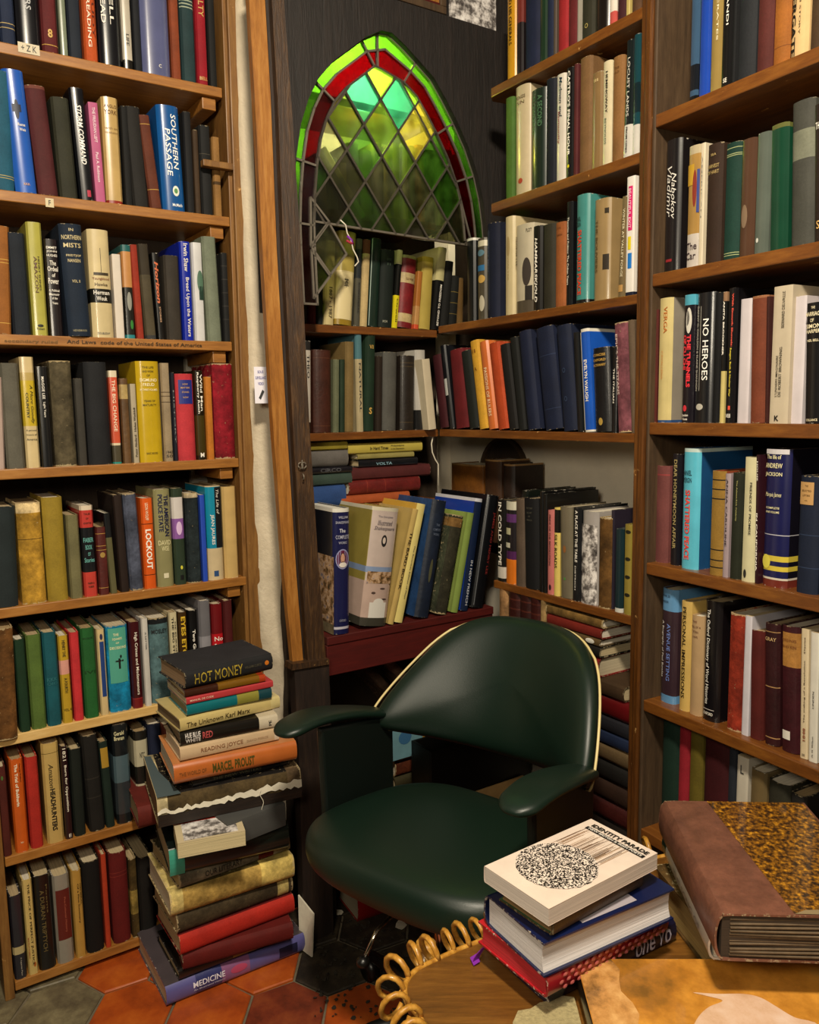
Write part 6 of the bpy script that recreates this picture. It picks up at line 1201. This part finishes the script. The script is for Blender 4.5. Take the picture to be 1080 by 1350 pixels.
lay3(s2(318, 118), s2(470, 90), s2(385, 185), zt1, .034, '#c8b894', 'p', (), (), 'small cream paperback with red spine jutting from tall floor stack', GS, depth=.10, height=.14, pages='#d8c89a', extra=lambda o, w, h, D: (mesh('printed_cover', [(w / 2 + .0006, D * .15, h * .1), (w / 2 + .0006, D * .95, h * .1), (w / 2 + .0006, D * .95, h * .9), (w / 2 + .0006, D * .15, h * .9)], [(0, 1, 2, 3)], 'stone_relief', o), mesh('red_strip', [(w / 2 + .0008, 0, 0), (w / 2 + .0008, D * .2, 0), (w / 2 + .0008, D * .2, h), (w / 2 + .0008, 0, h)], [(0, 1, 2, 3)], 'print', o, cols=[lin('#a82818')])))
lay(onz(*s2(575, 135), zt1 + .004), onz(*s2(850, 30), zt1 + .004), zt1 + .004, .055, .15, '#4c4c4a', 'p', (), (), 'grey booklet beside the cream paperback in tall floor stack', GS, pages='#5c564c')
lay(onz(*s2(150, 60), zt1) , onz(*s2(320, 20), zt1), zt1, .051, .2, '#5c1c14', 'c', (), (), 'dark red book at the back left of tall floor stack', GS)
zprev = zt1 + .0045
stack([
 (s1(240, 838), s1(925, 700), 1.655, .24, '#4a3c24', 'w', 'huge battered atlas with slate corner and torn spine', {'side': '#181412', 'b': [(0, .1, '#5c4a34'), (.93, 1, '#b8a880')], 'pg': '#7a5c3c', 'x': atlas}),
 (s1(410, 745), s1(866, 640), 1.70, .15, '#121214', 'j', 'thin black book under the orange one', {'t': [V('THE NEW WRITERS', '#55503c', .3, .8, (-.3, .3))]}),
 (s1(320, 685), s1(905, 568), 1.665, .19, '#b8642c', 'j', 'broad orange book with dark olive title', {'side': '#c07c48', 't': [V('THE WORLD OF', '#7a4a20', .75, .96, (-.2, .2)), V('MARCEL PROUST', '#4a4410', .36, .7, (-.45, .5), .03)]}),
 (s1(350, 600), s1(820, 500), 1.68, .15, '#c8ac88', 'j', 'cream-peach book lettered READING', {'t': [V('READING JOYCE', '#8a5c3c', .38, .8, (-.3, .4), .01), V('DAVID PIERCE', '#a88868', .12, .34, (-.1, .2))], 'b': [(0, .05, '#d8c8b0')]}),
 (s1(350, 530), s1(815, 440), 1.685, .15, '#16130f', 'j', 'black jacket with white end and red-white lettering', {'b': [(0, .2, '#c4b8a0')], 't': [V('HUE BLUE', '#d8d0c8', .8, .95, (.1, .8), .02), V('WHITE', '#d8d0c8', .8, .95, (-.6, 0), .02), V('RED', '#b04a4a', .68, .78, (-.4, .6), .02), H('PE', '#222', .07, .1, (-.4, .4))], 'pg': '#8a7458'}),
 (s1(350, 465), s1(825, 352), 1.685, .16, '#c0ac70', 'j', 'cream jacket lettered THE UNKNOWN', {'b': [(0, .1, '#c8b880')], 't': [V('The Unknown Karl Marx', '#4a3c1c', .32, .94, (-.4, .35), .01, .1)], 'pg': '#7a6448'}),
 (s1(382, 395), s1(786, 312), 1.70, .14, '#0f6870', 'j', 'teal and olive jacket under the pink one', {'b': [(.16, .42, '#8a8438'), (0, .16, '#1a4048')], 'pg': '#8a7c5c'}),
 (s1(380, 362), s1(792, 278), 1.70, .14, '#b03438', 'p', 'rose-red slim paperback', {'t': [V('MANUEL DE CODE', '#e8c8b0', .7, .96, (-.3, .3))]}),
 (s1(372, 325), s1(757, 250), 1.70, .14, '#7a5414', 'j', 'gold-brown slim jacket below the top book', {'b': [(.6, 1, '#3a1c10'), (0, .08, '#a83c1c')]}),
 (s1(375, 240), s1(790, 150), 1.70, .155, '#1a1a1c', 'c', 'charcoal topmost book lettered HOT MONEY in gold', {'side': '#26262a', 't': [V('HOT MONEY', '#a8902c', .36, .9, (-.6, .6), .0), V('WILLIAM CURTIS', '#4c4838', .14, .34, (-.1, .2))], 'x': patch(.05, .1, '#c8701c', -.2, .35, 'round_sticker', ell=True), 'pg': '#9a7c5c'})])
# torn paper along the battered atlas
rp = random.Random(9)
def scrap(x, y, z, wd, ht, mat='torn_paper', rot=0, label=None):
    p = onz(x, y, z); n = 9; pts = []
    for i in range(n): a = 2 * math.pi * i / n; r = 1 + rp.uniform(-.25, .25); pts.append((wd * r * math.cos(a), ht * r * math.sin(a)))
    o = prism('paper_scrap', pts, 0, .0015, mat, None, Matrix.Translation(p) @ Matrix.Rotation(rot, 4, 'Z'))
    if label: tag(o, label, 'paper')
    return o
# ---------------------------------------------------------------- red book, papers and rubble under the chair
lay(onz(472, 1181, .078), onz(600, 1140, .078), .078, .077, .13, '#8a1410', 'j', (), (), 'thick red book on the floor under the chair seat', 'books on the floor', pages='#b8a88c')
scrap(443, 1203, .003, .02, .014, label='white paper scrap on the floor beside the post block')
scrap(529, 1220, .003, .014, .02, label='square paper scrap on the floor under the seat')
pd = lay3(s2(905, 480), s2(985, 560), s2(975, 740), .003, .002, '#b8b09c', 'p', label='unused') if False else None
fp = mesh('leaflet', [onz(395, 1250, .004), onz(411, 1262, .004), onz(413, 1205, .10), onz(393, 1180, .13)], [(0, 1, 2, 3)], 'torn_paper'); fp.modifiers.new('t', 'SOLIDIFY').thickness = .004
tag(fp, 'folded cream leaflet propped between the floor stack and post block', 'leaflet')
rub = bmesh.new()
for i in range(220):
    px_ = rp.uniform(415, 560); py_ = rp.uniform(1215, 1345); p = onz(px_, py_, .0); s = rp.uniform(.0015, .006)
    v = [rub.verts.new(p + Vector((s * math.cos(a) * rp.uniform(.7, 1.2), s * math.sin(a) * rp.uniform(.7, 1.2), rp.uniform(.001, .006)))) for a in [k * 1.05 for k in range(6)]]
    rub.faces.new(v)
me = bpy.data.meshes.new('floor_dirt'); rub.to_mesh(me); rub.free(); me.materials.append(MATS['dark_floor_debris'])
o = link('floor_dirt', me); tag(o, 'dark crumbs and dirt scattered on the floor under the chair', 'dirt', None, 'stuff')

# ---------------------------------------------------------------- the green chair
CB = Vector((.62, .785, 0)).normalized(); CS = Vector((CB.y, -CB.x, 0)); CC = Vector((.05, 1.52, 0))
CM = Matrix((CS, CB, Vector((0, 0, 1)))).transposed().to_4x4(); CM.translation = CC
ch = empty('swivel_chair', CM, 'dark green leather armchair on a swivel base in the middle', 'chair')
def lathe_shape(outline, prof, name, mat, parent, sub=1):
    n = len(outline); V_ = []; Fc = []
    for s, z, off in prof:
        for x, y in outline: V_.append((x * s, y * s + off, z))
    for k in range(len(prof) - 1):
        for i in range(n): Fc.append((k * n + i, k * n + (i + 1) % n, k * n + n + (i + 1) % n, k * n + n + i))
    Fc.append(tuple(range(n))[::-1]); Fc.append(tuple(range((len(prof) - 1) * n, len(prof) * n)))
    o = mesh(name, V_, Fc, mat, parent, smooth=True)
    if sub: md = o.modifiers.new('s', 'SUBSURF'); md.levels = sub; md.render_levels = 2
    return o
def superell(wf, wb_, d, n=40, p=3.2):
    pts = []
    for i in range(n):
        a = 2 * math.pi * i / n; c, s = math.cos(a), math.sin(a)
        y = d * math.copysign(abs(s) ** (2 / p), s); t = (y / d + 1) / 2; w_ = wf + (wb_ - wf) * t ** 1.3
        x = w_ * math.copysign(abs(c) ** (2 / p), c)
        if y < 0: y -= .014 * (1 - (x / w_) ** 2)
        pts.append((x, y))
    return pts
so = superell(.272, .19, .192)
lathe_shape(so, [(.80, .408, 0), (.95, .409, 0), (.985, .419, 0), (1.0, .437, 0), (.994, .456, 0), (.97, .471, 0), (.92, .482, 0), (.8, .489, 0), (.55, .492, 0), (.25, .491, 0)], 'seat', 'chair_leather', ch, 1)
# backrest: curved padded shell grown from its outline
half = [(0, .842), (.07, .841), (.125, .834), (.172, .815), (.208, .782), (.232, .738), (.249, .69), (.258, .645), (.256, .612), (.236, .592), (.19, .577), (.12, .562), (.05, .554), (0, .553)]
def cat(pts, m_=5):
    out = []; n = len(pts)
    for i in range(n):
        p0, p1, p2, p3 = (Vector(pts[(i + q) % n]) for q in (-1, 0, 1, 2))
        for k in range(m_):
            t = k / m_; out.append(.5 * ((2 * p1) + (p2 - p0) * t + (2 * p0 - 5 * p1 + 4 * p2 - p3) * t * t + (3 * p1 - p0 - 3 * p2 + p3) * t ** 3))
    return out
lhalf = [(-.05, .554), (-.12, .562), (-.19, .577), (-.234, .592), (-.25, .612), (-.246, .645), (-.228, .69), (-.203, .738), (-.178, .777), (-.148, .806), (-.11, .824), (-.06, .832)]
half = [(x, z - .009 * max(0, z - .75) / .09) for x, z in half]
oln = cat(half + lhalf, 3)
def surf(x, z):
    return Vector((x, .075 + .17 * (1 - min(1.2, abs(x) / .262) ** 2.2) + (z - .6) * .42, z))
def snorm(x, z):
    e = .002; n = (surf(x + e, z) - surf(x - e, z)).cross(surf(x, z + e) - surf(x, z - e)).normalized(); return n if n.y < 0 else -n
def backrest():
    n = len(oln); cz = .70; V_ = []; Fc = []
    prof = [(.15, .036), (.4, .035), (.62, .032), (.8, .027), (.91, .019), (.975, .008), (1.0, -.006), (.985, -.020), (.93, -.028), (.8, -.032), (.5, -.034), (.15, -.035)]
    for s_, off in prof:
        for p in oln:
            x = p.x * s_; z = cz + (p.y - cz) * s_; V_.append(surf(x, z) + snorm(x, z) * off)
    for k in range(len(prof) - 1):
        for i in range(n): Fc.append((k * n + i, k * n + (i + 1) % n, k * n + n + (i + 1) % n, k * n + n + i))
    Fc.append(tuple(range(n))[::-1]); Fc.append(tuple(range((len(prof) - 1) * n, len(prof) * n)))
    o = mesh('backrest', V_, Fc, 'chair_leather', ch, smooth=True)
    bm = bmesh.new(); bm.from_mesh(o.data); bmesh.ops.recalc_face_normals(bm, faces=bm.faces); bm.to_mesh(o.data); bm.free()
    md = o.modifiers.new('s', 'SUBSURF'); md.levels = 1; md.render_levels = 1
    tube('piping', [surf(p.x * (1.0 + .012 * min(1, abs(p.x) / .2)), cz + (p.y - cz) * (1.0 if .60 < p.y < .80 else .97)) - snorm(p.x, p.y) * .020 for p in oln], .0028, 'piping', ch, seg=6, closed=True)
backrest()
# armrests: padded tops curving outward, with side panels down to the seat
for s in (-1, 1):
    path = []; n = 14
    for i in range(n + 1):
        t = i / n; b = .14 - .315 * t; x = s * (.252 + .006 * math.sin(t * math.pi) + .012 * t); z = .618 + .058 * math.sin(min(1, t * 1.15) * math.pi / 2) - .02 * max(0, t - .7) ** 1.5 * 3
        path.append((Vector((x, b, z)), .026 + .016 * math.sin(t * math.pi * .8) , .013))
    V_ = []; Fc = []; sg = 12
    for i, (p, wd, ht) in enumerate(path):
        t = i / n; k = 1 if .06 < t < .94 else (.75 if .0 < t < 1 else .45)
        for j in range(sg):
            a = 2 * math.pi * j / sg; c, s_ = math.cos(a), math.sin(a); V_.append(p + Vector((wd * k * math.copysign(abs(c) ** .7, c), 0, ht * k * math.copysign(abs(s_) ** .8, s_))))
    for i in range(n):
        for j in range(sg): Fc.append((i * sg + j, i * sg + (j + 1) % sg, i * sg + sg + (j + 1) % sg, i * sg + sg + j))
    Fc += [tuple(range(sg))[::-1], tuple(range(n * sg, n * sg + sg))]
    o = mesh('armrest', V_, Fc, 'chair_leather', ch, smooth=True); md = o.modifiers.new('s', 'SUBSURF'); md.levels = 1; md.render_levels = 2
    x0, x1 = (s * .238, s * .256); x0, x1 = min(x0, x1), max(x0, x1)
    V_ = []
    for x in (x0, x1): V_ += [(x, -.07, .40), (x, .15, .40), (x, .15, .612), (x, -.08, .655)]
    mesh('arm_panel', V_, [(0, 1, 2, 3), (7, 6, 5, 4), (0, 4, 5, 1), (1, 5, 6, 2), (2, 6, 7, 3), (3, 7, 4, 0)], 'chair_dark', ch, bevel=.006)
cyl = lambda r, z0, z1, x=0, y=0: [(x, y, z0), (x, y, z1)]
tube('column', [(0, 0, .07), (0, 0, .20)], .028, 'black_metal', ch, seg=18); tube('column', [(0, 0, .2), (0, 0, .39)], .016, 'chrome', ch, seg=18)
box('seat_plate', -.12, .12, -.12, .12, .385, .407, 'black_metal', ch, bevel=.004)
for k in range(5):
    a = k * 2 * math.pi / 5 + .35; d = Vector((math.cos(a), math.sin(a), 0))
    tube('leg', [d * .02 + Vector((0, 0, .10)), d * .15 + Vector((0, 0, .085)), d * .27 + Vector((0, 0, .06))], [.02, .016, .011], 'black_metal', ch, seg=10)
    tube('caster', [d * .27 + Vector((-d.y, d.x, 0)) * -.012 + Vector((0, 0, .025)), d * .27 + Vector((-d.y, d.x, 0)) * .012 + Vector((0, 0, .025))], .025, 'black_metal', ch, seg=16)
lever_ = tube('lever', [(-.02, -.1, .36), (-.03, -.16, .34), (-.03, -.20, .30)], .004, 'chrome', ch)
lathe_shape([(.012 * math.cos(a * .6283), .012 * math.sin(a * .6283)) for a in range(10)], [(.3, .30, 0), (1, .305, 0), (1, .315, 0), (.3, .32, 0)], 'lever_knob', 'black_metal', lever_, 0).matrix_basis = Matrix.Translation((-.03, -.2, -.01))

# ---------------------------------------------------------------- rattan table
TZ = .482
t5 = lambda x, y: (480 + x / 3.375, 1180 + y / 3.375)
edge = [onz(*t5(*p), TZ) for p in ((265, 574), (200, 490), (180, 420), (195, 370), (240, 325), (330, 280), (430, 235), (550, 185))]
ol = [Vector((p.x, p.y)) for p in edge] + [Vector(onz(760, 1178, TZ)[:2]), Vector(onz(858, 1132, TZ)[:2]), Vector((.475, 1.40)), Vector((.525, 1.34)), Vector((.61, 1.18)), Vector((.70, 1.0)), Vector((.74, .82)), Vector((.70, .66)), Vector((.55, .57)), Vector((.3, .56)), Vector((.14, .66)), Vector((.05, .82))]
ctr = sum(ol, Vector((0, 0))) / len(ol)
tb = empty('rattan_table', Matrix.Translation((ctr.x, ctr.y, 0)), 'low wooden table with rattan loop edging in the foreground', 'table')
loc = [(p.x - ctr.x, p.y - ctr.y) for p in ol]
# resample the outline smoothly
def resample(pts, step):
    P_ = [Vector(p) for p in pts]; n = len(P_); out = []
    for i in range(n):
        p0, p1, p2, p3 = P_[i - 1], P_[i], P_[(i + 1) % n], P_[(i + 2) % n]; m_ = max(1, int((p2 - p1).length / .004))
        for k in range(m_):
            t = k / m_; out.append(.5 * ((2 * p1) + (p2 - p0) * t + (2 * p0 - 5 * p1 + 4 * p2 - p3) * t * t + (3 * p1 - p0 - 3 * p2 + p3) * t ** 3))
    res = [out[0]]; acc = 0
    for a, b in zip(out, out[1:] + out[:1]):
        acc += (b - a).length
        if acc >= step: res.append(b.copy()); acc = 0
    return res
sm = resample(loc, .012)
prism('tabletop', [tuple(p) for p in sm], TZ - .018, TZ - .001, 'table_wood', tb, bevel=.003)
tube('rim_cane', [(p.x * 1.0, p.y * 1.0, TZ - .002) for p in sm], .0045, 'rattan', tb, closed=True)
lp = resample(loc, .0265); n_ = len(lp); lm = None; cnt = 0
loop_pts = [Vector((.020 + .020 * math.cos(a), .014 * math.sin(a * .5 + .6), .004 + .023 * math.sin(a))) for a in [math.radians(-150 + 30 * k) for k in range(12)]]
for i, p in enumerate(lp):
    t = (lp[(i + 1) % n_] - lp[i - 1]).normalized(); o = Vector((-t.y, t.x))
    if o.dot(p) < 0: o = -o
    M = Matrix((Vector((o.x, o.y, 0)), Vector((0, 0, 1)).cross(Vector((o.x, o.y, 0))), Vector((0, 0, 1)))).transposed().to_4x4(); M.translation = Vector((p.x, p.y, TZ - .006))
    wp = M.translation + Vector((ctr.x, ctr.y, 0))
    if lm is None: ob = tube('loop', loop_pts, .0042, 'rattan', tb, M, closed=False, seg=7); lm = ob.data
    else: ob = link('loop', lm, tb, M @ Matrix.Rotation(rp.uniform(-.12, .12), 4, 'Z') @ Matrix.Scale(rp.uniform(.92, 1.08), 4))
for fx, fy in ((-.32, .22), (.0, .42), (.22, -.3), (-.2, -.22)):
    lpx, lpy = fx * .9, fy * .85
    tube('leg', [(lpx, lpy, 0), (lpx * .93, lpy * .93, TZ - .019)], .016, 'rattan', tb, seg=12)
# books on the table
T1 = lambda x, y: (470 + x / 2.512, 1050 + y / 2.512)
mm = lambda x, y: (740 + x / 3.176, 1020 + y / 3.176)
GT = 'books stacked on the rattan table'
zA, zB, zC, zD, zE = .518, .553, .602, .630, .655
lay3(T1(640, 618), T1(1062, 412), T1(548, 530), zA, zA - TZ, '#17142c', 'j', (), [V('one vo', '#c8c4d8', .05, .35, (-.6, .7), .01)], 'navy book with grey lettering, lowest in table stack', GT, depth=.16, pages='#d8d4c8')
def dots(o, w, h, D):
    k = 0
    for r in range(3):
        for i in range(16):
            z = h * (.05 + .055 * i + (.027 if r % 2 else 0)); x = w * (-.25 + .25 * r); V_ = [(x + w * .09 * math.cos(a), -.0008 + .001 * math.hypot(0, 0), z + h * .018 * math.sin(a)) for a in [q * .785 for q in range(8)]] + [(x, -.003, z)]
            if r == 0 and i == 0: VV, FF = [], []
            b0 = len(VV); VV += V_; FF += [(b0 + q, b0 + (q + 1) % 8, b0 + 8) for q in range(8)]
    mesh('embossed_dots', VV, FF, 'dot_red', o, smooth=True)
plain('dot_red', '#b85c58', .25, coat=.5)
rd = lay3(T1(636, 598), T1(1035, 380), T1(434, 398), zB, zB - zA, '#8c1620', 'j', (), (), 'red book with rows of glossy embossed dots in table stack', GT, side='#b8202a', pages='#c02830', extra=dots)
nv = lay3(T1(422, 315), Vector(onz(*T1(422, 315), zC)) + (Vector(onz(*T1(1040, 310), zC)) - Vector(onz(*T1(605, 495), zC))), T1(605, 495), zC, zC - zB, '#121c44', 'j', (), (), 'navy hardback with thick white pages in table stack', GT, pages='#d8d4d4',
 extra=lambda o, w, h, D: mesh('printed_panel', [(w / 2 + .0007, D * .55, h * .3), (w / 2 + .0007, D * .95, h * .3), (w / 2 + .0007, D * .95, h * .72), (w / 2 + .0007, D * .55, h * .72)], [(0, 1, 2, 3)], 'print', o, cols=[lin('#a8a0a8')]))
lay3(T1(655, 405), T1(950, 245), T1(470, 285), zD, zD - zC, '#4c3a20', 'l', (), (), 'old brown book with green cover under top table book', GT, side='#3a5a3c', pages='#8a6c44')
mt, nt, b = nodes('speckle'); tc = N(nt, 'ShaderNodeTexCoord'); vo = N(nt, 'ShaderNodeTexVoronoi', i_Scale=560.0); nt.links.new(tc.outputs['Object'], vo.inputs['Vector'])
cr = N(nt, 'ShaderNodeValToRGB'); cr.color_ramp.elements[0].color = lin('#1c1412'); cr.color_ramp.elements[1].color = lin('#e8d8cc'); cr.color_ramp.elements[0].position = .45; cr.color_ramp.elements[1].position = .62
sp_ = N(nt, 'ShaderNodeSeparateColor'); nt.links.new(vo.outputs['Color'], sp_.inputs[0]); nt.links.new(sp_.outputs[0], cr.inputs[0]); nt.links.new(cr.outputs[0], b.inputs['Base Color'])
def ident(o, w, h, D):
    X = w / 2 + .0006
    VV, FF, CC_ = [], [], []
    rq = random.Random(2)
    for i in range(70):
        y = D * rq.uniform(.12, .8); z0 = h * rq.uniform(.5, .62); z1 = h * rq.uniform(.72, .93); wd = rq.uniform(.0002, .0006); k = len(VV)
        VV += [(X, y, z0), (X, y + wd, z0), (X, y + wd, z1), (X, y, z1)]; FF.append((k, k + 1, k + 2, k + 3)); CC_.append(lin(rq.choice(['#b08c6c', '#8a6448', '#d0b498', '#6a4a34'])))
    mesh('printed_lines', VV, FF, 'print', o, cols=CC_)
    V_ = [(X + .0004, D * .49 + D * .455 * math.cos(a) * (1 + .015 * math.sin(a * 19)), h * .37 + h * .262 * math.sin(a) * (1 + .015 * math.sin(a * 23))) for a in [k * math.pi / 40 for k in range(80)]]
    mesh('printed_disc', V_, [tuple(range(80))], 'speckle', o)
    VV, FF, CC_ = [(X + .0004, D * .12, h * .865), (X + .0004, D * .97, h * .865), (X + .0004, D * .97, h * .9), (X + .0004, D * .12, h * .9)], [(0, 1, 2, 3)], [lin('#121010')]
    for s_, y0, y1, z0, z1, c in (('IDENTITY PARADE', .14, .96, .915, .955, '#121010'), ('NEW BRITISH & IRISH POETS', .16, .94, .872, .893, '#d8d0c8')):
        tv, tp = text_geo(s_, .03); k = len(VV); VV += [(X + .0008, D * (y0 + (y1 - y0) * a_), h * (z0 + (z1 - z0) * b_)) for a_, b_ in tv]; FF += [tuple(i + k for i in p) for p in tp]; CC_ += [lin(c)] * len(tp)
    mesh('title_lettering', VV, FF, 'print', o, cols=CC_)
idt = lay3(T1(422, 228), T1(775, 72), T1(612, 345), zE, zE - zD, '#dccabc', 'p', (), (), 'cream paperback lettered IDENTITY PARADE on top of table stack', GT, pages='#cbbfb4', depth=.128, extra=ident)
# purple ribbon marker
a = onz(647, 1232, zA + .012); b = onz(632, 1268, TZ + .001)
pts = [a + (b - a) * t + Vector((.006 * math.sin(t * 5), 0, .006 * math.sin(t * 3.1))) for t in [k / 8 for k in range(9)]] + [b + Vector((-.008, .006, .004)), b + Vector((-.004, -.006, .0))]
V_ = []; 
for p in pts: V_ += [p + Vector((-.005, -.003, 0)), p + Vector((.005, .003, .002))]
rbn = mesh('bookmark_ribbon', V_, [(2 * i, 2 * i + 1, 2 * i + 3, 2 * i + 2) for i in range(len(pts) - 1)], 'ribbon'); rbn.modifiers.new('t', 'SOLIDIFY').thickness = .001
tag(rbn, 'purple ribbon marker hanging from the red book onto the table', 'ribbon')
# old pages, white book and marbled folio
zW, zM = .586, .652
A3 = Vector(onz(930, 1222, .545)); B3 = Vector(onz(862, 1140, .545)); dz_ = (B3 - A3).normalized(); rg = Vector((dz_.y, -dz_.x, 0))
if rg.x < 0: rg = -rg
lay3(A3 + rg * .17, B3 + rg * .17, A3, .545, .545 - TZ, '#5c4424', 'w', (), (), 'old tan-paged book under the marbled folio', 'old books on the right of the table', pages='#9a7c48', depth=.17)
lay3((934, 1230), (873, 1097), (1000, 1225), zW, .04, '#c8c0b4', 'j', [(.9, 1, '#14342c')], [V('THE SONG OF', '#8a8078', .15, .7, (-.3, .2))], 'white flowered jacket wedged under the marbled folio', 'old books on the right of the table', depth=.13, pages='#d0c8b8')
def folio(o, w, h, D):
    X = w / 2 + .0006
    mesh('marbled_panel', [(X, D * .43, .004), (X, D * .985, .004), (X, D * .985, h * .996), (X, D * .33, h * .996)], [(0, 1, 2, 3)], 'marbled_paper', o)
    mesh('torn_corner', [(X + .0005, D * .43, .002), (X + .0005, D * .9, .002), (X + .0005, D * .93, h * .12), (X + .0005, D * .8, h * .14), (X + .0005, D * .78, h * .05), (X + .0005, D * .5, h * .035)], [(0, 1, 2, 3, 4, 5)], 'print', o, cols=[lin('#8a7858')])
    for k in range(11): tube('page_gathering', [(w * (-.38 + .073 * k + .01 * math.sin(k * 9)), .02 + D * .96 * t_, .0025 - .002 * math.sin(t_ * 3 + k)) for t_ in [q / 8 for q in range(9)]], w * .027, 'page_dark', o, seg=6)
plain('page_dark', '#5c4a34', .7, bump=.5, scale=60, var=.3)
lay3((943, 1204), (869, 1055), Vector(onz(943, 1204, zM)) + (Vector(onz(1080, 1197, zM)) - Vector(onz(943, 1204, zM))).normalized() * .235, zM, zM - zW, '#6c4434', 'l', (), (), 'large leather folio with mottled gold marbled cover', 'old books on the right of the table', pages='#3c2e20', extra=folio)
lay3((1062, 1050), (1042, 1042), (1130, 1130), .60, .03, '#b0a488', 'p', (), (), 'cream thin book sticking out right of marbled folio', 'old books on the right of the table', depth=.2, height=.12) if False else None
ck = lay3((1100, 1100), (1046, 1046), (1160, 1090), .64, .02, '#b4aa8c', 'p', (), (), 'thin cream book behind the marbled folio', 'old books on the right of the table', depth=.1, pages='#d0c8b0') if False else None
# golden picture book at the lower right
plain('gold_cover', '#b87c2a', .3, ramp=['#7a5420', '#b07428', '#d8963a', '#b8904c'], scale=7, coat=.35)
plain('bark_strip', '#c8965a', .35, ramp=['#6a4a24', '#c08a4c', '#e0b070'], scale=24, coat=.3)
plain('pale_horse', '#c8a890', .35, ramp=['#b88a5c', '#d8b498', '#e8d0c0'], scale=9, coat=.3)
zG = .528
Bg = Vector(onz(758, 1264, zG)); Lg = Vector(onz(781, 1350, zG)); Cg = Vector(onz(1080, 1252, zG)); dn = (Lg - Bg).normalized()
def goldc(o, w, h, D):
    X = w / 2 + .0006; hz = lambda y, z: (X, y, z)
    n = 16; V_ = [hz(.001, .001), hz(D - .001, .001), hz(D - .001, h - .001), hz(.001, h - .001)]; mesh('printed_cover', V_, [(0, 1, 2, 3)], 'gold_cover', o)
    V_ = [(X + .0004, .002, h - .002)] + [(X + .0004, .05 + .006 * math.sin(k * 1.7) + .02 * k / 12, h - .002 - k * (h - .006) / 12) for k in range(13)] + [(X + .0004, .002, .004)]; mesh('printed_strip', V_, [tuple(range(len(V_)))], 'bark_strip', o)
    yd = (Cg - Bg).normalized(); hp = []
    for X_, Y_ in cat([(918, 1309), (950, 1311), (985, 1311), (1008, 1316), (1030, 1328), (1055, 1342), (1090, 1354), (1110, 1400), (1000, 1420), (925, 1400), (921, 1362), (928, 1341), (941, 1328), (958, 1320), (938, 1314)], 4):
        q = onz(X_, Y_, zG) - Bg; hp.append((q.dot(yd), h - q.dot(dn)))
    mesh('printed_horse', [(X + .0005, y, z) for y, z in hp], [tuple(t) for t in tessellate_polygon([[Vector((y, z, 0)) for y, z in hp]])], 'pale_horse', o)
lay3(Bg + dn * .26, Bg, Bg + dn * .26 + (Cg - Bg).normalized() * .36, zG, zG - TZ, '#2a2018', 'j', (), (), 'large golden picture book with pale horse at lower right', 'picture books on the table', pages='#c8c4bc', depth=.36, side='#b8822e', extra=goldc)
# burlap scrap
bp_ = [(676, 1352), (683, 1336), (700, 1333), (712, 1325), (728, 1322), (741, 1316), (757, 1318), (762, 1335), (768, 1360), (765, 1400), (690, 1400)]
P_ = [onz(x, y, TZ + .001) for x, y in bp_]; sc_ = prism('cloth_scrap', [(p.x, p.y) for p in P_], TZ, TZ + .005, 'burlap'); tag(sc_, 'frayed beige cloth scrap on the table beside the golden book', 'cloth')
wc = tube('wire', [BP.px(x, y, -.01) for x, y in ((571, 575), (569, 585), (570, 596), (574, 606), (578, 612), (578, 640))], .0018, 'torn_paper'); tag(wc, 'thin white wire hanging below the corner shelf', 'wire')
